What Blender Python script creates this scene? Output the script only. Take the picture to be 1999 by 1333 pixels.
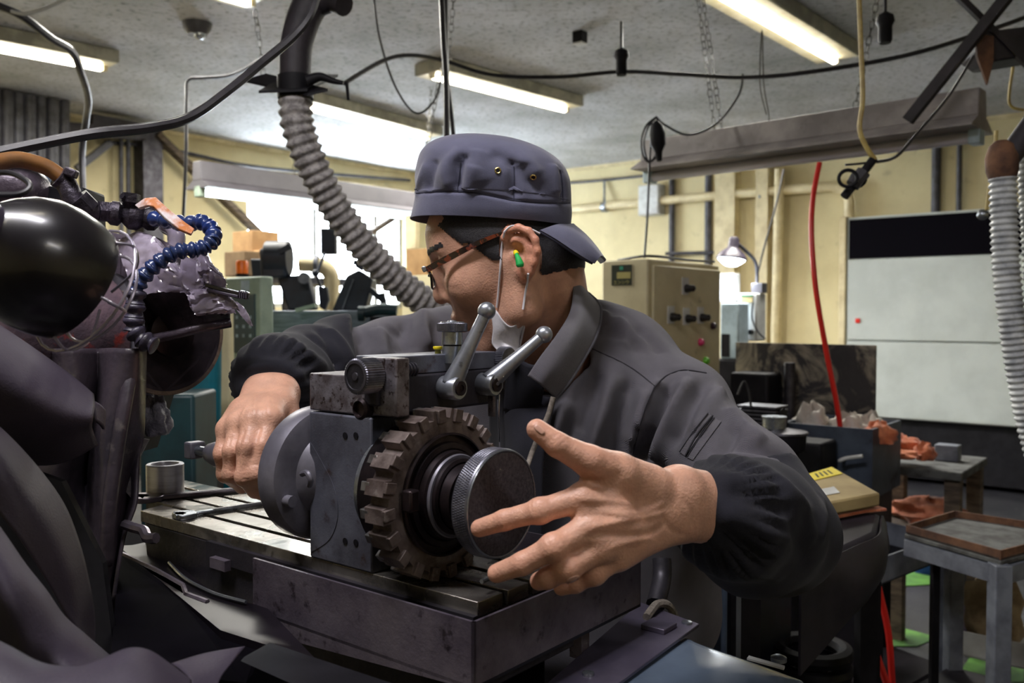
import bpy, math, random
import numpy as np
from mathutils import Vector, Matrix
from mathutils.bvhtree import BVHTree
random.seed(7); rng = np.random.default_rng(5)
for o in list(bpy.data.objects): bpy.data.objects.remove(o)
SC = bpy.context.scene; COL = SC.collection
pi = math.pi
# ---------------------------------------------------------------- camera
F = 1728.0; CX = 999.5; CY = 666.5; TH = math.atan(56.5 / F)
CAMP = Vector((0, 0, 1.30))
cam_d = bpy.data.cameras.new('camera'); cam = bpy.data.objects.new('camera', cam_d); COL.objects.link(cam)
cam.location = CAMP; cam.rotation_euler = (pi / 2 - TH, 0, 0)
cam_d.sensor_width = 36; cam_d.lens = F / 1999 * 36; cam_d.clip_start = 0.02; cam_d.clip_end = 60
cam_d.dof.use_dof = True; cam_d.dof.focus_distance = 0.98; cam_d.dof.aperture_fstop = 8.0
SC.camera = cam
# ---------------------------------------------------------------- world, exposure
wd = bpy.data.worlds.new('world'); SC.world = wd; wd.use_nodes = True
wd.node_tree.nodes['Background'].inputs[0].default_value = (0.80, 0.90, 1.0, 1)
wd.node_tree.nodes['Background'].inputs[1].default_value = 28.0
SC.view_settings.view_transform = 'Standard'; SC.view_settings.look = 'None'
SC.view_settings.gamma = 1; SC.view_settings.use_curve_mapping = False
SC.view_settings.exposure = 0.38
TUBE = 15.0      # radiance of a lit fluorescent tube
def area(name, loc, target, size, sizey, power, color=(1, 1, 1)):
    l = bpy.data.lights.new(name, 'AREA'); l.shape = 'RECTANGLE'; l.size = size; l.size_y = sizey
    l.energy = power; l.color = color
    o = bpy.data.objects.new(name, l); COL.objects.link(o); o.location = loc
    o.rotation_euler = (Vector(target) - Vector(loc)).to_track_quat('-Z', 'Y').to_euler()
    return o
# ---------------------------------------------------------------- frames
FW = Vector((0, math.cos(TH), -math.sin(TH))); UPV = Vector((0, math.sin(TH), math.cos(TH))); RT = Vector((1, 0, 0))
def rayd(px, py): return FW + RT * ((px - CX) / F) - UPV * ((py - CY) / F)
def W(px, py, d): return CAMP + rayd(px, py) * d
az = math.radians(38.8)
U = Vector((math.sin(az), math.cos(az), 0)); A = Vector((math.cos(az), -math.sin(az), 0)); Z = Vector((0, 0, 1))
def G(s, t, z): return A * s + U * t + Z * z
def Gc(p): return (p.dot(A), p.dot(U), p.z)
def hit(px, py, ax, val):
    n = {'s': A, 't': U, 'z': Z}[ax]; r = rayd(px, py)
    k = (val - CAMP.dot(n)) / r.dot(n)
    return CAMP + r * k
def lin(c):
    c = c / 255.0
    return c / 12.92 if c <= .04045 else ((c + .055) / 1.055) ** 2.4
def rgb(c): return (lin(c[0]), lin(c[1]), lin(c[2]), 1)
# ---------------------------------------------------------------- materials
MATS = {}
def mat(name, c1, c2=None, sc=20, rough=.5, metal=0, bump=0, bsc=None, lo=.4, hi=.6, det=6, c3=None, sc3=90, lo3=.6, hi3=.68,
        sss=0, coat=0, sheen=0, rvar=0, stretch=None, wave=None, emit=None, es=0, alpha=1, trans=0, spec=.5, dist=0):
    m = bpy.data.materials.new(name); m.use_nodes = True; nt = m.node_tree; N = nt.nodes; L = nt.links
    b = N['Principled BSDF']
    b.inputs['Base Color'].default_value = rgb(c1); b.inputs['Roughness'].default_value = rough
    b.inputs['Metallic'].default_value = metal; b.inputs['Specular IOR Level'].default_value = spec
    if sss:
        b.inputs['Subsurface Weight'].default_value = sss; b.inputs['Subsurface Radius'].default_value = (.012, .004, .002)
        b.inputs['Subsurface Scale'].default_value = 1
    if coat: b.inputs['Coat Weight'].default_value = coat; b.inputs['Coat Roughness'].default_value = .15
    if sheen: b.inputs['Sheen Weight'].default_value = sheen; b.inputs['Sheen Roughness'].default_value = .5
    if alpha < 1: b.inputs['Alpha'].default_value = alpha
    if trans: b.inputs['Transmission Weight'].default_value = trans
    if emit: b.inputs['Emission Color'].default_value = rgb(emit); b.inputs['Emission Strength'].default_value = es
    tc = N.new('ShaderNodeTexCoord'); vec = tc.outputs['Object']
    if stretch:
        mp = N.new('ShaderNodeMapping'); mp.inputs['Scale'].default_value = stretch; L.new(vec, mp.inputs[0]); vec = mp.outputs[0]
    def noise(s, d=det):
        n = N.new('ShaderNodeTexNoise'); n.inputs['Scale'].default_value = s; n.inputs['Detail'].default_value = d
        n.inputs['Roughness'].default_value = .62; n.inputs['Distortion'].default_value = dist
        L.new(vec, n.inputs['Vector']); return n
    col = None
    if c2:
        n = noise(sc); mr = N.new('ShaderNodeMapRange'); mr.inputs[1].default_value = lo; mr.inputs[2].default_value = hi
        L.new(n.outputs[0], mr.inputs[0])
        mx = N.new('ShaderNodeMix'); mx.data_type = 'RGBA'; mx.inputs['A'].default_value = rgb(c1); mx.inputs['B'].default_value = rgb(c2)
        L.new(mr.outputs[0], mx.inputs['Factor']); col = mx.outputs['Result']
        if rvar:
            mr2 = N.new('ShaderNodeMapRange'); mr2.inputs[1].default_value = lo; mr2.inputs[2].default_value = hi
            mr2.inputs[3].default_value = rough; mr2.inputs[4].default_value = min(1, max(.03, rough + rvar)); L.new(n.outputs[0], mr2.inputs[0])
            L.new(mr2.outputs[0], b.inputs['Roughness'])
    if c3:
        n = noise(sc3); mr = N.new('ShaderNodeMapRange'); mr.inputs[1].default_value = lo3; mr.inputs[2].default_value = hi3
        L.new(n.outputs[0], mr.inputs[0])
        mx = N.new('ShaderNodeMix'); mx.data_type = 'RGBA'; mx.inputs['B'].default_value = rgb(c3)
        if col: L.new(col, mx.inputs['A'])
        else: mx.inputs['A'].default_value = rgb(c1)
        L.new(mr.outputs[0], mx.inputs['Factor']); col = mx.outputs['Result']
    if col: L.new(col, b.inputs['Base Color'])
    if bump:
        bp = N.new('ShaderNodeBump'); bp.inputs['Strength'].default_value = 1; bp.inputs['Distance'].default_value = bump
        if wave:
            w = N.new('ShaderNodeTexWave'); w.inputs['Scale'].default_value = wave; w.inputs['Distortion'].default_value = 1.5
            w.bands_direction = 'DIAGONAL'; L.new(vec, w.inputs['Vector']); L.new(w.outputs['Fac'], bp.inputs['Height'])
        else:
            n = noise(bsc or sc * 3, 4); L.new(n.outputs[0], bp.inputs['Height'])
        L.new(bp.outputs[0], b.inputs['Normal'])
    MATS[name] = m; return m
# ---------------------------------------------------------------- mesh builder
def perp(d):
    d = d.normalized(); h = Z if abs(d.z) < .9 else Vector((1, 0, 0))
    x = d.cross(h).normalized(); return x, d.cross(x).normalized()
def crom(P, n=8, closed=False):
    P = [Vector(p) for p in P]; out = []; m = len(P)
    if m < 3 and not closed:
        return [P[0].lerp(P[-1], i / n) for i in range(n + 1)]
    rngi = range(m if closed else m - 1)
    for i in rngi:
        if closed: a, b, c, d = P[i - 1], P[i], P[(i + 1) % m], P[(i + 2) % m]
        else: a, b, c, d = P[max(i - 1, 0)], P[i], P[i + 1], P[min(i + 2, m - 1)]
        for k in range(n):
            t = k / n
            out.append(.5 * ((2 * b) + (c - a) * t + (2 * a - 5 * b + 4 * c - d) * t * t + (3 * b - a - 3 * c + d) * t ** 3))
    if not closed: out.append(P[-1])
    return out
class MB:
    def __init__(s): s.v = []; s.f = []
    def add(s, vs, fs):
        k = len(s.v); s.v += [Vector(v) for v in vs]; s.f += [tuple(i + k for i in f) for f in fs]; return s
    def obox(s, o, a, b, c):
        o = Vector(o); v = [o, o + a, o + a + b, o + b, o + c, o + a + c, o + a + b + c, o + b + c]
        if a.cross(b).dot(c) < 0: fs = [(0, 1, 2, 3), (7, 6, 5, 4), (4, 5, 1, 0), (5, 6, 2, 1), (6, 7, 3, 2), (7, 4, 0, 3)]
        else: fs = [(3, 2, 1, 0), (4, 5, 6, 7), (0, 1, 5, 4), (1, 2, 6, 5), (2, 3, 7, 6), (3, 0, 4, 7)]
        return s.add(v, fs)
    def gbox(s, s0, s1, t0, t1, z0, z1): return s.obox(G(s0, t0, z0), A * (s1 - s0), U * (t1 - t0), Z * (z1 - z0))
    def bar(s, p, q, w, h, up=Z):
        p = Vector(p); q = Vector(q); d = q - p; x = d.cross(up).normalized(); y = x.cross(d).normalized()
        return s.obox(p - x * w / 2 - y * h / 2, d, x * w, y * h)
    def prism(s, pts, ext):
        pts = [Vector(p) for p in pts]; n = len(pts); ext = Vector(ext)
        nrm = Vector((0, 0, 0))
        for i in range(n): nrm += pts[i].cross(pts[(i + 1) % n])
        if nrm.dot(ext) > 0: pts.reverse()
        v = pts + [p + ext for p in pts]
        fs = [tuple(range(n)), tuple(range(2 * n - 1, n - 1, -1))]
        fs += [(i, i + n, (i + 1) % n + n, (i + 1) % n) for i in range(n)]
        fs = [tuple(reversed(f)) if k > 1 else f for k, f in enumerate(fs)]
        fs = [fs[0], fs[1]] + [tuple(reversed(f)) for f in fs[2:]]
        return s.add(v, fs)
    def lathe(s, prof, o, ax, n=32, refv=None):
        o = Vector(o); ax = Vector(ax).normalized(); x, y = perp(ax)
        vs = []; fs = []; m = len(prof)
        for r, h in prof:
            for k in range(n):
                a = 2 * pi * k / n; vs.append(o + ax * h + (x * math.cos(a) + y * math.sin(a)) * max(r, 1e-5))
        for i in range(m - 1):
            for k in range(n):
                k2 = (k + 1) % n; fs.append((i * n + k, i * n + k2, (i + 1) * n + k2, (i + 1) * n + k))
        fs.append(tuple(range(n - 1, -1, -1))); fs.append(tuple((m - 1) * n + k for k in range(n)))
        return s.add(vs, fs)
    def cyl(s, p, q, r, r2=None, n=20):
        p = Vector(p); q = Vector(q); r2 = r if r2 is None else r2
        return s.lathe([(r, 0), (r2, (q - p).length)], p, q - p, n)
    def ball(s, c, r, n=16, sx=None):
        sx = sx or (1, 1, 1); c = Vector(c); vs = []; fs = []; m = n // 2
        for i in range(m + 1):
            t = pi * i / m
            for k in range(n):
                a = 2 * pi * k / n
                vs.append(c + Vector((r * sx[0] * math.sin(t) * math.cos(a), r * sx[1] * math.sin(t) * math.sin(a), r * sx[2] * math.cos(t))))
        for i in range(m):
            for k in range(n): fs.append((i * n + k, (i + 1) * n + k, (i + 1) * n + (k + 1) % n, i * n + (k + 1) % n))
        return s.add(vs, fs)
    def tube(s, pts, r, n=8, sm=6, closed=False, rf=None, raw=False):
        P = [Vector(p) for p in pts] if raw else crom(pts, sm, closed)
        P = [p for i, p in enumerate(P) if i == 0 or (p - P[i - 1]).length > 1e-6]
        m = len(P); T = []
        for i in range(m):
            if closed: T.append((P[(i + 1) % m] - P[i - 1]).normalized())
            else: T.append((P[min(i + 1, m - 1)] - P[max(i - 1, 0)]).normalized())
        x, y = perp(T[0]); vs = []; L = 0
        tot = sum((P[i + 1] - P[i]).length for i in range(m - 1))
        for i in range(m):
            if i: L += (P[i] - P[i - 1]).length; q = T[i - 1].rotation_difference(T[i]); x = q @ x; x = (x - T[i] * x.dot(T[i])).normalized()
            y = T[i].cross(x); rr = rf(L, tot) if rf else r
            for k in range(n):
                a = 2 * pi * k / n; vs.append(P[i] + (x * math.cos(a) + y * math.sin(a)) * rr)
        fs = []
        for i in range(m if closed else m - 1):
            j = (i + 1) % m
            for k in range(n): fs.append((i * n + k, i * n + (k + 1) % n, j * n + (k + 1) % n, j * n + k))
        if not closed: fs += [tuple(range(n - 1, -1, -1)), tuple((m - 1) * n + k for k in range(n))]
        return s.add(vs, fs)
    def grid(s, rows, thick=0, tdir=None):
        m = len(rows); n = len(rows[0]); V = [Vector(p) for r in rows for p in r]
        fs = [(i * n + j, i * n + j + 1, (i + 1) * n + j + 1, (i + 1) * n + j) for i in range(m - 1) for j in range(n - 1)]
        if not thick: return s.add(V, fs)
        # thick sheet along local normals
        nr = [Vector((0, 0, 0)) for _ in V]
        for f in fs:
            q = (V[f[2]] - V[f[0]]).cross(V[f[3]] - V[f[1]])
            for i in f: nr[i] += q
        nr = [q.normalized() if q.length > 0 else Z for q in nr]; N = m * n
        V2 = V + [p - q * thick for p, q in zip(V, nr)]
        fs2 = fs + [tuple(i + N for i in reversed(f)) for f in fs]
        bd = [j for j in range(n)] + [i * n + n - 1 for i in range(1, m)] + [(m - 1) * n + j for j in range(n - 2, -1, -1)] + [i * n for i in range(m - 2, 0, -1)]
        for a, b in zip(bd, bd[1:] + bd[:1]): fs2.append((b, a, a + N, b + N))
        return s.add(V2, fs2)
def cr2(rows, n=4):
    """smooth a coarse control net: rows of points -> dense rows"""
    a = [crom(r, n) for r in rows]
    return [list(r) for r in zip(*[crom([row[j] for row in a], n) for j in range(len(a[0]))])]
def mesh_obj(name, v, f, m, parent=None, smooth=True, bevel=0, angle=40, kind=None, label=None, solid=0, seg=2):
    v = np.array([tuple(p) for p in v], dtype=np.float64)
    if parent is not None: base = parent.get('_b'); base = Vector(base)
    else: mn = v.min(0); mx = v.max(0); base = Vector(((mn[0] + mx[0]) / 2, (mn[1] + mx[1]) / 2, mn[2]))
    me = bpy.data.meshes.new(name); me.from_pydata((v - np.array(base)).tolist(), [], f if isinstance(f, list) else f.tolist()); me.validate()
    if isinstance(m, (list, tuple)):
        for q in m: me.materials.append(q)
    else: me.materials.append(m)
    if smooth:
        me.polygons.foreach_set('use_smooth', [True] * len(me.polygons))
        if angle < 180:
            try: me.set_sharp_from_angle(angle=math.radians(angle))
            except Exception: pass
    o = bpy.data.objects.new(name, me); COL.objects.link(o)
    if parent is not None: o.parent = parent; o.location = (0, 0, 0) if not parent.get('_mesh') else (0, 0, 0)
    else: o.location = base
    o['_b'] = tuple(base); o['_mesh'] = 1
    if bevel:
        md = o.modifiers.new('bevel', 'BEVEL'); md.width = bevel; md.segments = seg; md.limit_method = 'ANGLE'; md.angle_limit = math.radians(35)
    if solid:
        md = o.modifiers.new('solid', 'SOLIDIFY'); md.thickness = solid; md.offset = 1
    if kind: o['kind'] = kind
    if label: o['label'] = label
    return o
def P(name, mb, m, parent=None, **k): return mesh_obj(name, mb.v, mb.f, m, parent, **k)
def tag(o, label, cat, group=None):
    o['label'] = label; o['category'] = cat
    if group: o['group'] = group
    return o
def thing(name, label, cat, loc, group=None):
    o = bpy.data.objects.new(name, None); COL.objects.link(o); o.location = loc; o.empty_display_size = .05
    o['_b'] = tuple(loc); return tag(o, label, cat, group)
def solo(name, mb, m, label, cat, group=None, **k): return tag(P(name, mb, m, None, **k), label, cat, group)
def struct(name, mb, m, parent=None, **k):
    k.setdefault('smooth', False)
    return P(name, mb, m, parent, kind='structure', **k) if parent is None else P(name, mb, m, parent, **k)
def copyof(root, loc, label=None):
    r = root.copy(); COL.objects.link(r); r.location = loc; r['_b'] = tuple(loc)
    if label: r['label'] = label
    for ch in list(root.children):
        c = ch.copy(); COL.objects.link(c); c.parent = r
        for g in list(ch.children):
            d = g.copy(); COL.objects.link(d); d.parent = c
    return r
def wpts(L): return [W(*p) for p in L]
def cable(name, label, pts, r, m, cat='cable', group=None, n=7, sm=8):
    return solo(name, MB().tube(wpts(pts), r, n, sm), m, label, cat, group)
def textobj(name, body, loc, xd, yd, size, m, parent, depth=.0004, align='CENTER'):
    cu = bpy.data.curves.new(name, 'FONT'); cu.body = body; cu.size = size; cu.extrude = depth; cu.align_x = align; cu.align_y = 'CENTER'
    o = bpy.data.objects.new(name, cu); COL.objects.link(o)
    bpy.context.view_layer.update(); dg = bpy.context.evaluated_depsgraph_get()
    me = bpy.data.meshes.new_from_object(o.evaluated_get(dg)); bpy.data.objects.remove(o)
    x = Vector(xd).normalized(); y = Vector(yd).normalized(); z = x.cross(y)
    v = [Vector(loc) + x * q.co.x + y * q.co.y + z * q.co.z for q in me.vertices]; f = [tuple(p.vertices) for p in me.polygons]
    bpy.data.meshes.remove(me)
    return mesh_obj(name, v, f, m, parent, smooth=False)
def chain(name, label, p, q, ll, r, m, sag=0):
    """hanging chain: one link mesh shared by every link"""
    p = Vector(p); q = Vector(q); L = (q - p).length; n = max(2, int(L / (ll * .78))); base = p.lerp(q, 1.0)
    root = thing(name, label, 'chain', base, None)
    d = (q - p).normalized(); x, y = perp(d); me = None
    for i in range(n):
        c = p.lerp(q, (i + .5) / n)
        if me is None:
            pts = []
            for k in range(10):
                a = 2 * pi * k / 10; pts.append(Vector((math.cos(a) * ll * .27, 0, math.sin(a) * ll * .32 + (ll * .18 if math.sin(a) > 0 else -ll * .18))))
            mb = MB().tube(pts, r, 5, 1, closed=True, raw=True)
            me = bpy.data.meshes.new('link'); me.from_pydata([tuple(v) for v in mb.v], [], mb.f); me.materials.append(m)
            me.polygons.foreach_set('use_smooth', [True] * len(me.polygons))
        o = bpy.data.objects.new('link', me); COL.objects.link(o); o.parent = root
        rot = d.to_track_quat('Z', 'X').to_matrix().to_4x4() @ Matrix.Rotation(pi / 2 * (i % 2) + .3 * math.sin(i * 2.3), 4, 'Z')
        o.matrix_local = Matrix.Translation(c - base) @ rot
    return root
# ---------------------------------------------------------------- implicit surfaces
class SDF:
    def __init__(s, lo, hi, h):
        s.lo = np.array(lo, dtype=np.float32); s.h = h; s.n = (np.ceil((np.array(hi) - np.array(lo)) / h).astype(int) + 1)
        s.D = np.full(tuple(s.n), .08, dtype=np.float32)
        s.ax = [s.lo[i] + h * np.arange(s.n[i], dtype=np.float32) for i in range(3)]
    def region(s, mn, mx, pad=.03):
        i0 = np.clip(np.floor((np.array(mn) - pad - s.lo) / s.h).astype(int), 0, s.n); i1 = np.clip(np.ceil((np.array(mx) + pad - s.lo) / s.h).astype(int) + 1, 0, s.n)
        sl = tuple(slice(a, b) for a, b in zip(i0, i1))
        if any(b <= a for a, b in zip(i0, i1)): return None, None
        return sl, np.meshgrid(*[s.ax[i][sl[i]] for i in range(3)], indexing='ij', sparse=True)
    def comb(s, sl, d, k, op):
        c = s.D[sl]
        if op == 'u':
            if k > 0:
                h = np.maximum(k - np.abs(c - d), 0) / k; r = np.minimum(c, d) - h * h * k * .25
            else: r = np.minimum(c, d)
        else:
            d = -d
            if k > 0:
                h = np.maximum(k - np.abs(c - d), 0) / k; r = np.maximum(c, d) + h * h * k * .25
            else: r = np.maximum(c, d)
        s.D[sl] = r
    def cone(s, a, b, ra, rb, k=.01, op='u', sq=None):
        a = np.array(a, dtype=np.float32); b = np.array(b, dtype=np.float32); R = max(ra, rb)
        sl, g = s.region(np.minimum(a, b) - R, np.maximum(a, b) + R, .03 + k)
        if sl is None: return s
        ba = b - a; L2 = float(ba @ ba) + 1e-12; x = g[0] - a[0]; y = g[1] - a[1]; z = g[2] - a[2]
        h = np.clip((x * ba[0] + y * ba[1] + z * ba[2]) / L2, 0, 1)
        x = x - h * ba[0]; y = y - h * ba[1]; z = z - h * ba[2]
        if sq is not None:      # flatten along a direction: (vector, factor)
            n = np.array(sq[0], dtype=np.float32); n = n / np.linalg.norm(n); dn = x * n[0] + y * n[1] + z * n[2]; e = dn * (1 / sq[1] - 1)
            x = x + e * n[0]; y = y + e * n[1]; z = z + e * n[2]
            d = (np.sqrt(x * x + y * y + z * z) - (ra + (rb - ra) * h)) * (1 + sq[1]) / 2
        else: d = np.sqrt(x * x + y * y + z * z) - (ra + (rb - ra) * h)
        s.comb(sl, d, k, op); return s
    def chain(s, pts, rs, k=.01, **q):
        for i in range(len(pts) - 1): s.cone(pts[i], pts[i + 1], rs[i], rs[i + 1], k if i == 0 else min(k, .006), **q)
        return s
    def ell(s, c, r, R=None, k=.01, op='u'):
        c = np.array(c, dtype=np.float32); r = np.array(r, dtype=np.float32); m = float(r.max())
        sl, g = s.region(c - m, c + m, .03 + k)
        if sl is None: return s
        x = g[0] - c[0]; y = g[1] - c[1]; z = g[2] - c[2]
        if R is not None:
            R = np.array(R, dtype=np.float32)
            x, y, z = (R[0, 0] * x + R[0, 1] * y + R[0, 2] * z, R[1, 0] * x + R[1, 1] * y + R[1, 2] * z, R[2, 0] * x + R[2, 1] * y + R[2, 2] * z)
        k0 = np.sqrt((x / r[0]) ** 2 + (y / r[1]) ** 2 + (z / r[2]) ** 2)
        k1 = np.sqrt((x / r[0] ** 2) ** 2 + (y / r[1] ** 2) ** 2 + (z / r[2] ** 2) ** 2) + 1e-9
        s.comb(sl, k0 * (k0 - 1) / k1, k, op); return s
    def mesh(s, iso=0.):
        D = s.D - iso; nx, ny, nz = D.shape; ins = D < 0
        c = ins[:-1, :-1, :-1].astype(np.int8)
        for dx in (0, 1):
            for dy in (0, 1):
                for dz in (0, 1):
                    if dx + dy + dz: c = c + ins[dx:nx - 1 + dx, dy:ny - 1 + dy, dz:nz - 1 + dz]
        act = (c > 0) & (c < 8); idx = np.argwhere(act); N = len(idx)
        vid = np.full(act.shape, -1, dtype=np.int32); vid[act] = np.arange(N)
        acc = np.zeros((N, 3)); cnt = np.zeros(N); I = idx
        corners = [(a, b, cc) for a in (0, 1) for b in (0, 1) for cc in (0, 1)]
        for p in corners:
            for ax in range(3):
                if p[ax]: continue
                q = list(p); q[ax] = 1
                d0 = D[I[:, 0] + p[0], I[:, 1] + p[1], I[:, 2] + p[2]]; d1 = D[I[:, 0] + q[0], I[:, 1] + q[1], I[:, 2] + q[2]]
                m = (d0 < 0) != (d1 < 0); t = np.where(m, d0 / np.where(m, d0 - d1, 1), 0)
                pt = np.array(p, dtype=float)[None, :].repeat(N, 0); pt[:, ax] += t
                acc[m] += pt[m]; cnt[m] += 1
        V = (I + acc / cnt[:, None]) * s.h + s.lo
        quads = []
        for ax in range(3):
            b, cx = [(1, 2), (2, 0), (0, 1)][ax]
            sl0 = [slice(1, -1)] * 3; sl0[ax] = slice(0, -1); sl1 = [slice(1, -1)] * 3; sl1[ax] = slice(1, None)
            a0 = ins[tuple(sl0)]; a1 = ins[tuple(sl1)]; e = np.argwhere(a0 != a1)
            if not len(e): continue
            sgn = a0[e[:, 0], e[:, 1], e[:, 2]]
            base = e.copy(); base[:, b] += 1; base[:, cx] += 1
            def vi(db, dc):
                q = base.copy(); q[:, b] -= db; q[:, cx] -= dc; return vid[q[:, 0], q[:, 1], q[:, 2]]
            Q = np.stack([vi(1, 1), vi(0, 1), vi(0, 0), vi(1, 0)], 1)
            Q[~sgn] = Q[~sgn][:, ::-1]; quads.append(Q)
        Q = np.concatenate(quads); Q = Q[(Q >= 0).all(1)]
        return V, Q
def vnormals(V, Q):
    n = np.cross(V[Q[:, 2]] - V[Q[:, 0]], V[Q[:, 3]] - V[Q[:, 1]]); N = np.zeros_like(V)
    for i in range(4): np.add.at(N, Q[:, i], n)
    return N / (np.linalg.norm(N, axis=1)[:, None] + 1e-12)
def relax(V, Q, it=2, lam=.5):
    E = np.concatenate([Q[:, [0, 1]], Q[:, [1, 2]], Q[:, [2, 3]], Q[:, [3, 0]]])
    for _ in range(it):
        S = np.zeros_like(V); C = np.zeros(len(V))
        np.add.at(S, E[:, 0], V[E[:, 1]]); np.add.at(C, E[:, 0], 1); np.add.at(S, E[:, 1], V[E[:, 0]]); np.add.at(C, E[:, 1], 1)
        V = V + lam * (S / np.maximum(C, 1)[:, None] - V)
    return V
def bvh(V, Q): return BVHTree.FromPolygons([tuple(v) for v in V], [tuple(int(i) for i in q) for q in Q])
def cast(tree, px, py, off=0., dflt=None):
    d = rayd(px, py).normalized(); r = tree.ray_cast(CAMP, d)
    if r[0] is None: return None if dflt is None else W(px, py, dflt)
    return r[0] - d * off
def castline(tree, pts, n=5, off=0.):
    """pixel polyline -> points on the surface"""
    c = crom([Vector((p[0], p[1], 0)) for p in pts], n); out = []
    for q in c:
        h = cast(tree, q.x, q.y, off)
        if h is not None and (not out or (h - out[-1]).length < .08): out.append(h)
    return out
def segdist(V, pts):
    Pn = np.array([tuple(p) for p in pts]); best = np.full(len(V), 9.); par = np.zeros(len(V))
    for i in range(len(Pn) - 1):
        a = Pn[i]; ba = Pn[i + 1] - a; L = ba @ ba + 1e-12
        h = np.clip((V - a) @ ba / L, 0, 1); d = np.linalg.norm(V - a - h[:, None] * ba, axis=1)
        m = d < best; best[m] = d[m]; par[m] = (i + h[m]) / (len(Pn) - 1)
    return best, par
def crease(V, N, tree, lines):
    """lines: (pixel points, amplitude, width) pushes a soft ridge (+) or valley (-) along a line on the surface"""
    disp = np.zeros(len(V))
    for pts, amp, wd_ in lines:
        L = castline(tree, pts, 4)
        if len(L) < 2: continue
        mn = np.min([tuple(p) for p in L], 0) - wd_ * 3; mx = np.max([tuple(p) for p in L], 0) + wd_ * 3
        sel = ((V > mn) & (V < mx)).all(1)
        if not sel.any(): continue
        d, t = segdist(V[sel], L); disp[sel] += amp * np.exp(-(d / wd_) ** 2) * np.clip(np.minimum(t, 1 - t) * 5 + .25, 0, 1)
    return V + N * disp[:, None]
# ---------------------------------------------------------------- material library
m_ceil = mat('ceiling_plaster', (216,216,220), (164,166,164), sc=1.1, lo=.36, hi=.66, rough=.9, c3=(98,102,100), sc3=30, lo3=.52, hi3=.74, bump=.004, bsc=30)
m_wall = mat('cream_wall', (216,203,160), (188,174,134), sc=1.6, lo=.4, hi=.75, rough=.8, c3=(150,138,104), sc3=5, lo3=.62, hi3=.85)
m_floor = mat('workshop_floor', (58,58,62), (34,34,40), sc=3, rough=.5, c3=(90,90,92), sc3=12)
m_green = mat('green_floor_paint', (100,150,70), (60,95,50), sc=4, rough=.5)
m_cream = mat('cream_paint', (206,196,160), (178,166,130), sc=5, lo=.45, hi=.8, rough=.55, c3=(120,108,84), sc3=16, lo3=.66, hi3=.78)
m_pipe = mat('cream_pipe', (222,208,168), (196,180,140), sc=6, rough=.5)
m_fix = mat('lamp_housing', (176,174,158), (140,138,126), sc=8, rough=.5)
m_fixin = mat('lamp_reflector', (235,228,205), (215,204,170), sc=8, rough=.4)
m_fixdark = mat('grimy_lamp_housing', (88,85,90), (74,71,76), sc=3, rough=.5, c3=(70,66,68), sc3=12, lo3=.62, hi3=.8)
m_fixr = mat('grimy_grey_housing', (158,152,150), (128,122,122), sc=6, rough=.5, c3=(92,86,84), sc3=18, lo3=.6, hi3=.8)
m_tube = mat('lit_tube', (255,252,240), rough=.4, emit=(255,246,222), es=TUBE)
m_tubec = mat('lit_tube_cool', (240,255,250), rough=.4, emit=(236,252,255), es=TUBE)
m_tubeoff = mat('unlit_tube', (190,188,198), rough=.25)
m_bulb = mat('lit_bulb', (240,248,255), rough=.4, emit=(225,238,255), es=14)
m_conduit = mat('dark_conduit', (76,76,84), (52,50,56), sc=12, rough=.5)
m_steel = mat('dark_steel', (74,72,78), (44,42,48), sc=14, rough=.45, metal=.55, bump=.0003, bsc=120)
m_black = mat('black_paint', (26,25,30), (16,15,20), sc=14, rough=.6, spec=.2)
m_void = mat('shade_black_casting', (14,12,18), (9,8,12), sc=9, rough=.9, spec=.03)  # near black with hardly any gloss: shade under the table put into the colour
m_cable = mat('black_cable', (44,42,46), (28,27,30), sc=30, rough=.45)
m_ycable = mat('yellow_cord', (190,170,100), (160,138,80), sc=20, rough=.5)
m_chain = mat('dull_chain', (88,86,80), (60,58,54), sc=40, rough=.45, metal=.5)
m_flex = mat('grey_flex_duct', (176,172,172), (124,120,120), sc=55, lo=.42, hi=.6, rough=.7, bump=.002, bsc=120)
m_duct = mat('dark_duct', (48,43,50), (30,27,32), sc=10, rough=.6, bump=.002, bsc=30)
m_whose = mat('white_flex_hose', (200,204,206), (150,154,160), sc=20, rough=.35)
m_rust = mat('rusty_brown', (120,84,60), (78,52,40), sc=14, rough=.8)
m_red = mat('red_hose', (215,38,30), rough=.3)
m_teal = mat('teal_machine_paint', (18,112,130), (16,84,96), sc=6, rough=.45, c3=(20,48,54), sc3=14)
m_teald = mat('dark_teal_paint', (24,60,66), (16,38,44), sc=6, rough=.5)
m_pgreen = mat('pale_green_paint', (160,178,160), (130,148,134), sc=6, rough=.5)
m_keys = mat('slate_key_panel', (62,80,86), rough=.4)
m_card = mat('cardboard', (178,142,98), (150,116,78), sc=6, rough=.9)
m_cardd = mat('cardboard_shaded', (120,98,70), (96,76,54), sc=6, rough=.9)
m_orange = mat('orange_plastic', (235,110,20), rough=.4)
m_sil = mat('navy_and_silhouette_paint', (30,40,56), (20,26,38), sc=10, rough=.5)  # dark navy; on machines before the window it paints their backlit darkness
m_brush = mat('brushed_panel', (120,130,140), (96,104,114), sc=10, rough=.35, metal=.7, stretch=(1,1,8))
m_ac = mat('white_metal_panel', (190,196,192), (178,184,180), sc=3, rough=.5)
m_acd = mat('dark_grille', (12,10,16), rough=.9, spec=.05)
m_glass = mat('window_glass', (235,245,255), rough=.05, alpha=.12)
m_wframe = mat('window_frame_paint', (150,150,146), rough=.5)
m_knob = mat('black_bakelite', (26,24,28), rough=.25, coat=.5)
m_white = mat('white_plastic', (214,216,214), (190,190,188), sc=10, rough=.4)
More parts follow.
